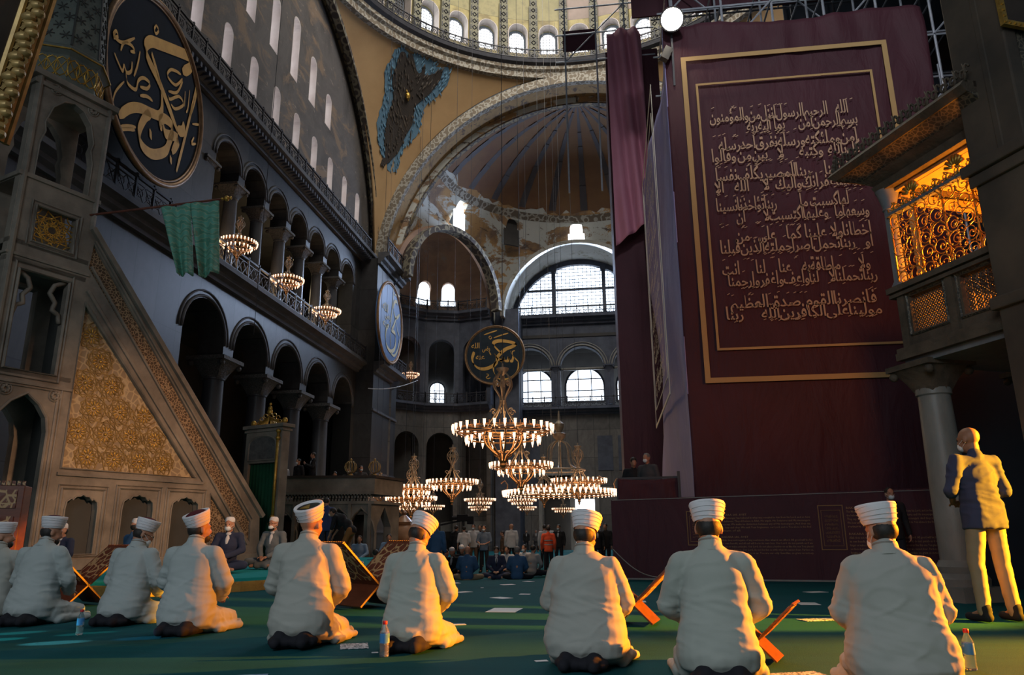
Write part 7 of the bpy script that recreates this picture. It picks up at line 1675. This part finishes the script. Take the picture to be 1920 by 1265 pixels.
# gilt cage ornaments and camera on the tribune
for k, (px, d) in enumerate(((657, 27.0), (702, 27.0))):
    p = cp(px, 888, d); e = thing('cage_finial', ['small gilt openwork finial on the tribune coping in front of the masked person', 'small gilt openwork finial on the corner of the tribune coping'][k], 'finial', p, 0, 'gilt finials on the tribune')
    g = MB()
    for q in range(6): a = PI*q/6; u = V((math.cos(a), math.sin(a), 0)); g.tube([u*(.22*math.sin(t*PI/6))*(1)+V((0, 0, .02+.22*(1-math.cos(t*PI/6)))) for t in range(7)], .014, 5); g.tube([-u*(.22*math.sin(t*PI/6))+V((0, 0, .02+.22*(1-math.cos(t*PI/6)))) for t in range(7)], .014, 5)
    g.ell((0, 0, .5), (.05, .05, .06), 8); g.build('openwork_ball', M['gilt2'], e, smooth=True); g = MB(); g.lathe([(.12, -.12), (.1, -.02), (.04, .02)], n=12); g.build('foot', M['gilt2'], e)

# ================================================================ BOOK STANDS, BOTTLES, PAPERS
def rahle(loc, rz, label, sc=1, book=False):
    e = thing('book_stand', label, 'book stand', loc, rz, 'carved folding book stands'); e.scale = (sc,)*3
    for s, nm in ((1, 'board'), (-1, 'board')):
        d = V((s*.72, 0, .69)).normalized(); n = V((-s*.69, 0, .72)); w_ = .26; rot = Mx((d, V((0, 1, 0)) if s > 0 else V((0, -1, 0)), n)).transposed()
        g = MB(); g.box(d*.30+V((0, 0, .22)), (.56, 2*w_, .022), rot=rot); 
        for k in range(15): g.box(V((0, 0, .22))+d*.585+V((0, -w_+.035*k+.017, 0)), (.02, .022, .03), rot=rot)
        g.box(-d*.13+V((0, 0, .22)), (.30, 2*w_*.96, .02), rot=rot)
        o = g.build('board', M['walnut'], e, bev=.003)
        g = MB(); g.box(d*.31+V((0, 0, .22))+n*.014, (.46, 2*w_-.07, .006), rot=rot); g.box(d*.31+V((0, 0, .22))-n*.014, (.46, 2*w_-.07, .006), rot=rot); g.build('inlaid_panel', M['inlay'], o)
    return e
rahle(hz(140, 1135, 0), R_(62), 'carved inlaid wooden book stand between the two men at the left end', 1.2)
rb_ = rahle(hz(672, 1142, 0)+V((0, .25, 0)), R_(50), 'carved orange-lit book stand between the black-crowned turban and the bowed man', 1.25)
rahle(hz(1196, 1170, 0), R_(-12), 'carved wooden book stand to the right of the broad man in cream', .9)
rahle(hz(1428, 1238, 0), R_(-20), 'book stand foot showing beside the squarely seen kneeling man', .62)
def page_mat():
    t = NT('printed_book_pages'); c = t.co(sc=(30, 90, 30)); f = t.noise(c, 1, 3); return t.done(t.ramp(f, [(.46, (.62, .52, .50)), (.52, (.34, .16, .17))]), .8)
M['page'] = page_mat()
p = hz(640, 1138, 0)+V((-.06, .3, .46)); e = thing('open_book', 'open prayer book with reddish printed pages resting on a stand beside the black-crowned turban', 'book', p, R_(14))
for s in (-1, 1):
    g = MB(); vs = []
    for j in (-1, 1):
        for i in range(7): x = s*.20*i/6; vs.append((x, j*.15, .02+.03*math.sin(i/6*PI)*.8+.05*i/6)); vs.append((x, j*.15, .0+.05*i/6))
    fs = []
    for i in range(6): a = i*2; b = a+2; c = 14+a; d_ = 14+b; fs += [(a, b, d_, c), (a+1, c+1, d_+1, b+1), (a, a+1, b+1, b), (c, d_, d_+1, c+1)]
    fs += [(0, 14, 15, 1), (12, 13, 27, 26)]; g.add(vs, fs); g.build('page_block', M['page'], e, smooth='a')
g = MB(); g.box((-.1, 0, .008), (.22, .32, .008), rot=Mx.Rotation(.25, 3, 'Y')); g.box((.1, 0, .008), (.22, .32, .008), rot=Mx.Rotation(-.25, 3, 'Y')); g.build('cover', CL['black'], e)
def glassy(name, c, tr=.9):
    t = NT(name); t.b.inputs['Transmission Weight'].default_value = tr; t.b.inputs['IOR'].default_value = 1.25; return t.done(c, .06)
M['pet'] = glassy('clear_bottle_plastic', (.86, .93, .96)); M['capr'] = mat('red_bottle_cap', (.55, .02, .02), (.5, .02, .02), 3, ro=.4); M['lab'] = mat('blue_white_bottle_label', (.05, .22, .50), (.35, .50, .62), 12, lo=.48, hi=.56); M['water'] = glassy('bottle_water', (.9, .96, .98))
b0 = thing('water_bottle', 'small clear water bottle with a red cap beside the bearded kneeling man', 'bottle', hz(148, 1190, 0), 0, 'water bottles on the carpet')
g = MB(); g.lathe([(.02, 0), (.03, .003), (.031, .02), (.028, .028), (.031, .036), (.028, .046), (.031, .055), (.028, .065), (.031, .075), (.031, .15), (.026, .165), (.013, .19), (.0125, .205)], n=20); g.build('bottle_body', M['pet'], b0, smooth=True)
g = MB(); g.lathe([(.0315, .085), (.0318, .09), (.0318, .14), (.0315, .145)], n=20, cap=False); g.build('label', M['lab'], b0, smooth=True)
g = MB(); g.lathe([(.015, .2), (.0155, .203), (.0155, .218), (.013, .221)], n=16); g.build('bottle_cap', M['capr'], b0, smooth='a')
for (px, py, lb, s) in ((720, 1231, 'clear water bottle with a red cap standing behind the bowed kneeling man', 1.12), (1822, 1256, 'clear water bottle with a red cap glinting orange, before the standing man', 1.12)):
    o = copy_tree(b0); o.location = hz(px, py, 0); o['label'] = lb; o.scale = (s,)*3
M['paper'] = mat('white_paper_sheet', (.62, .63, .62), (.56, .57, .57), 6); M['paperp'] = mat('patterned_prayer_card', (.55, .58, .62), (.05, .09, .10), 55, lo=.47, hi=.53); M['paperb'] = mat('pale_blue_mat', (.10, .22, .36), (.4, .5, .6), 8)
PAP = [(854, 1093, .22, 'white sheet lying nearest the sitting men in blue jackets'), (904, 1102, .07, 'tiny white scrap on the carpet below the sitting group'), (868, 1110, .26, 'white sheet just left of centre on the far carpet'), (952, 1096, .24, 'white sheet before the dark-suited sitting man'), (984, 1114, .16, 'pinkish sheet close to the broad man in cream'),
       (940, 1121, .28, 'white sheet midway across the open carpet'), (946, 1144, .5, 'long pale sheet nearest the camera on the open carpet'), (991, 1090, .2, 'white sheet beside the light grey shirt'), (1529, 1110, .3, 'thin pale sheet below the printed hoarding'), (1515, 1132, .34, 'thin sheet between the two kneeling men at the right'), (1201, 1128, .2, 'white sheet behind the book stand right of centre'),
       (783, 1218+80, .1, ''), (858, 1171, .16, 'crumpled white paper beside the bowed man knee')]
for px, py, w_, lb in PAP:
    if not lb: continue
    p = hz(px, py, 0); g = MB(); g.box((0, 0, .004), (w_, w_*.7, .003)); o = g.build('paper_sheet', M['paper']); o.location = p; o.rotation_euler = (0, 0, .2+px*.37); tag(o, lb, 'paper', 'papers lying on the carpet')
for px, py, w_, h_, mt, nm, lb in ((664, 1212, .22, .30, 'paperp', 'prayer_card', 'black and white patterned card on the carpet between the two middle kneeling men'), (1538, 1162, .42, .20, 'paperp', 'prayer_card', 'dark patterned strip on the carpet between the two kneeling men at the right'), (1500, 1268, .34, .22, 'paperp', 'prayer_card', 'black and white patterned card at the bottom edge beside the squarely seen man'), (1015, 1240, .09, .05, 'paper', 'tissue', 'small white tissue by the knee of the broad man in cream'), (703, 1224, .05, .03, 'paper', 'tissue', 'small white tissue next to the middle water bottle'), (420, 1275, .5, .25, 'paperb', 'blue_card', 'pale blue card at the bottom edge'), (432, 1076, .1, .06, 'paper', 'phone', 'phone lying on the raised carpet before the navy suit')):
    z = PZ if py == 1076 else 0; p = hz(px, py, z); g = MB(); g.box((0, 0, .005), (w_, h_, .004)); o = g.build(nm, M[mt] if nm != 'phone' else CL['black']); o.location = p; o.rotation_euler = (0, 0, .35); tag(o, lb, nm.split('_')[-1], None)
g = MB(); A, B = hz(1152, 1030, 0), hz(1252, 1083, 0); A = cp(1150, 1030, 14.5); B = cp(1252, 1083, 13.2); B.z = max(.02, B.z); g.tube([A.lerp(B, t/12)-ZZ*(.25*math.sin(PI*t/12)*.6) for t in range(13)], .010, 5); tag(g.build('cord', M['pale']), 'thin white cord sagging from the corner of the maroon hoarding to the carpet', 'cord')
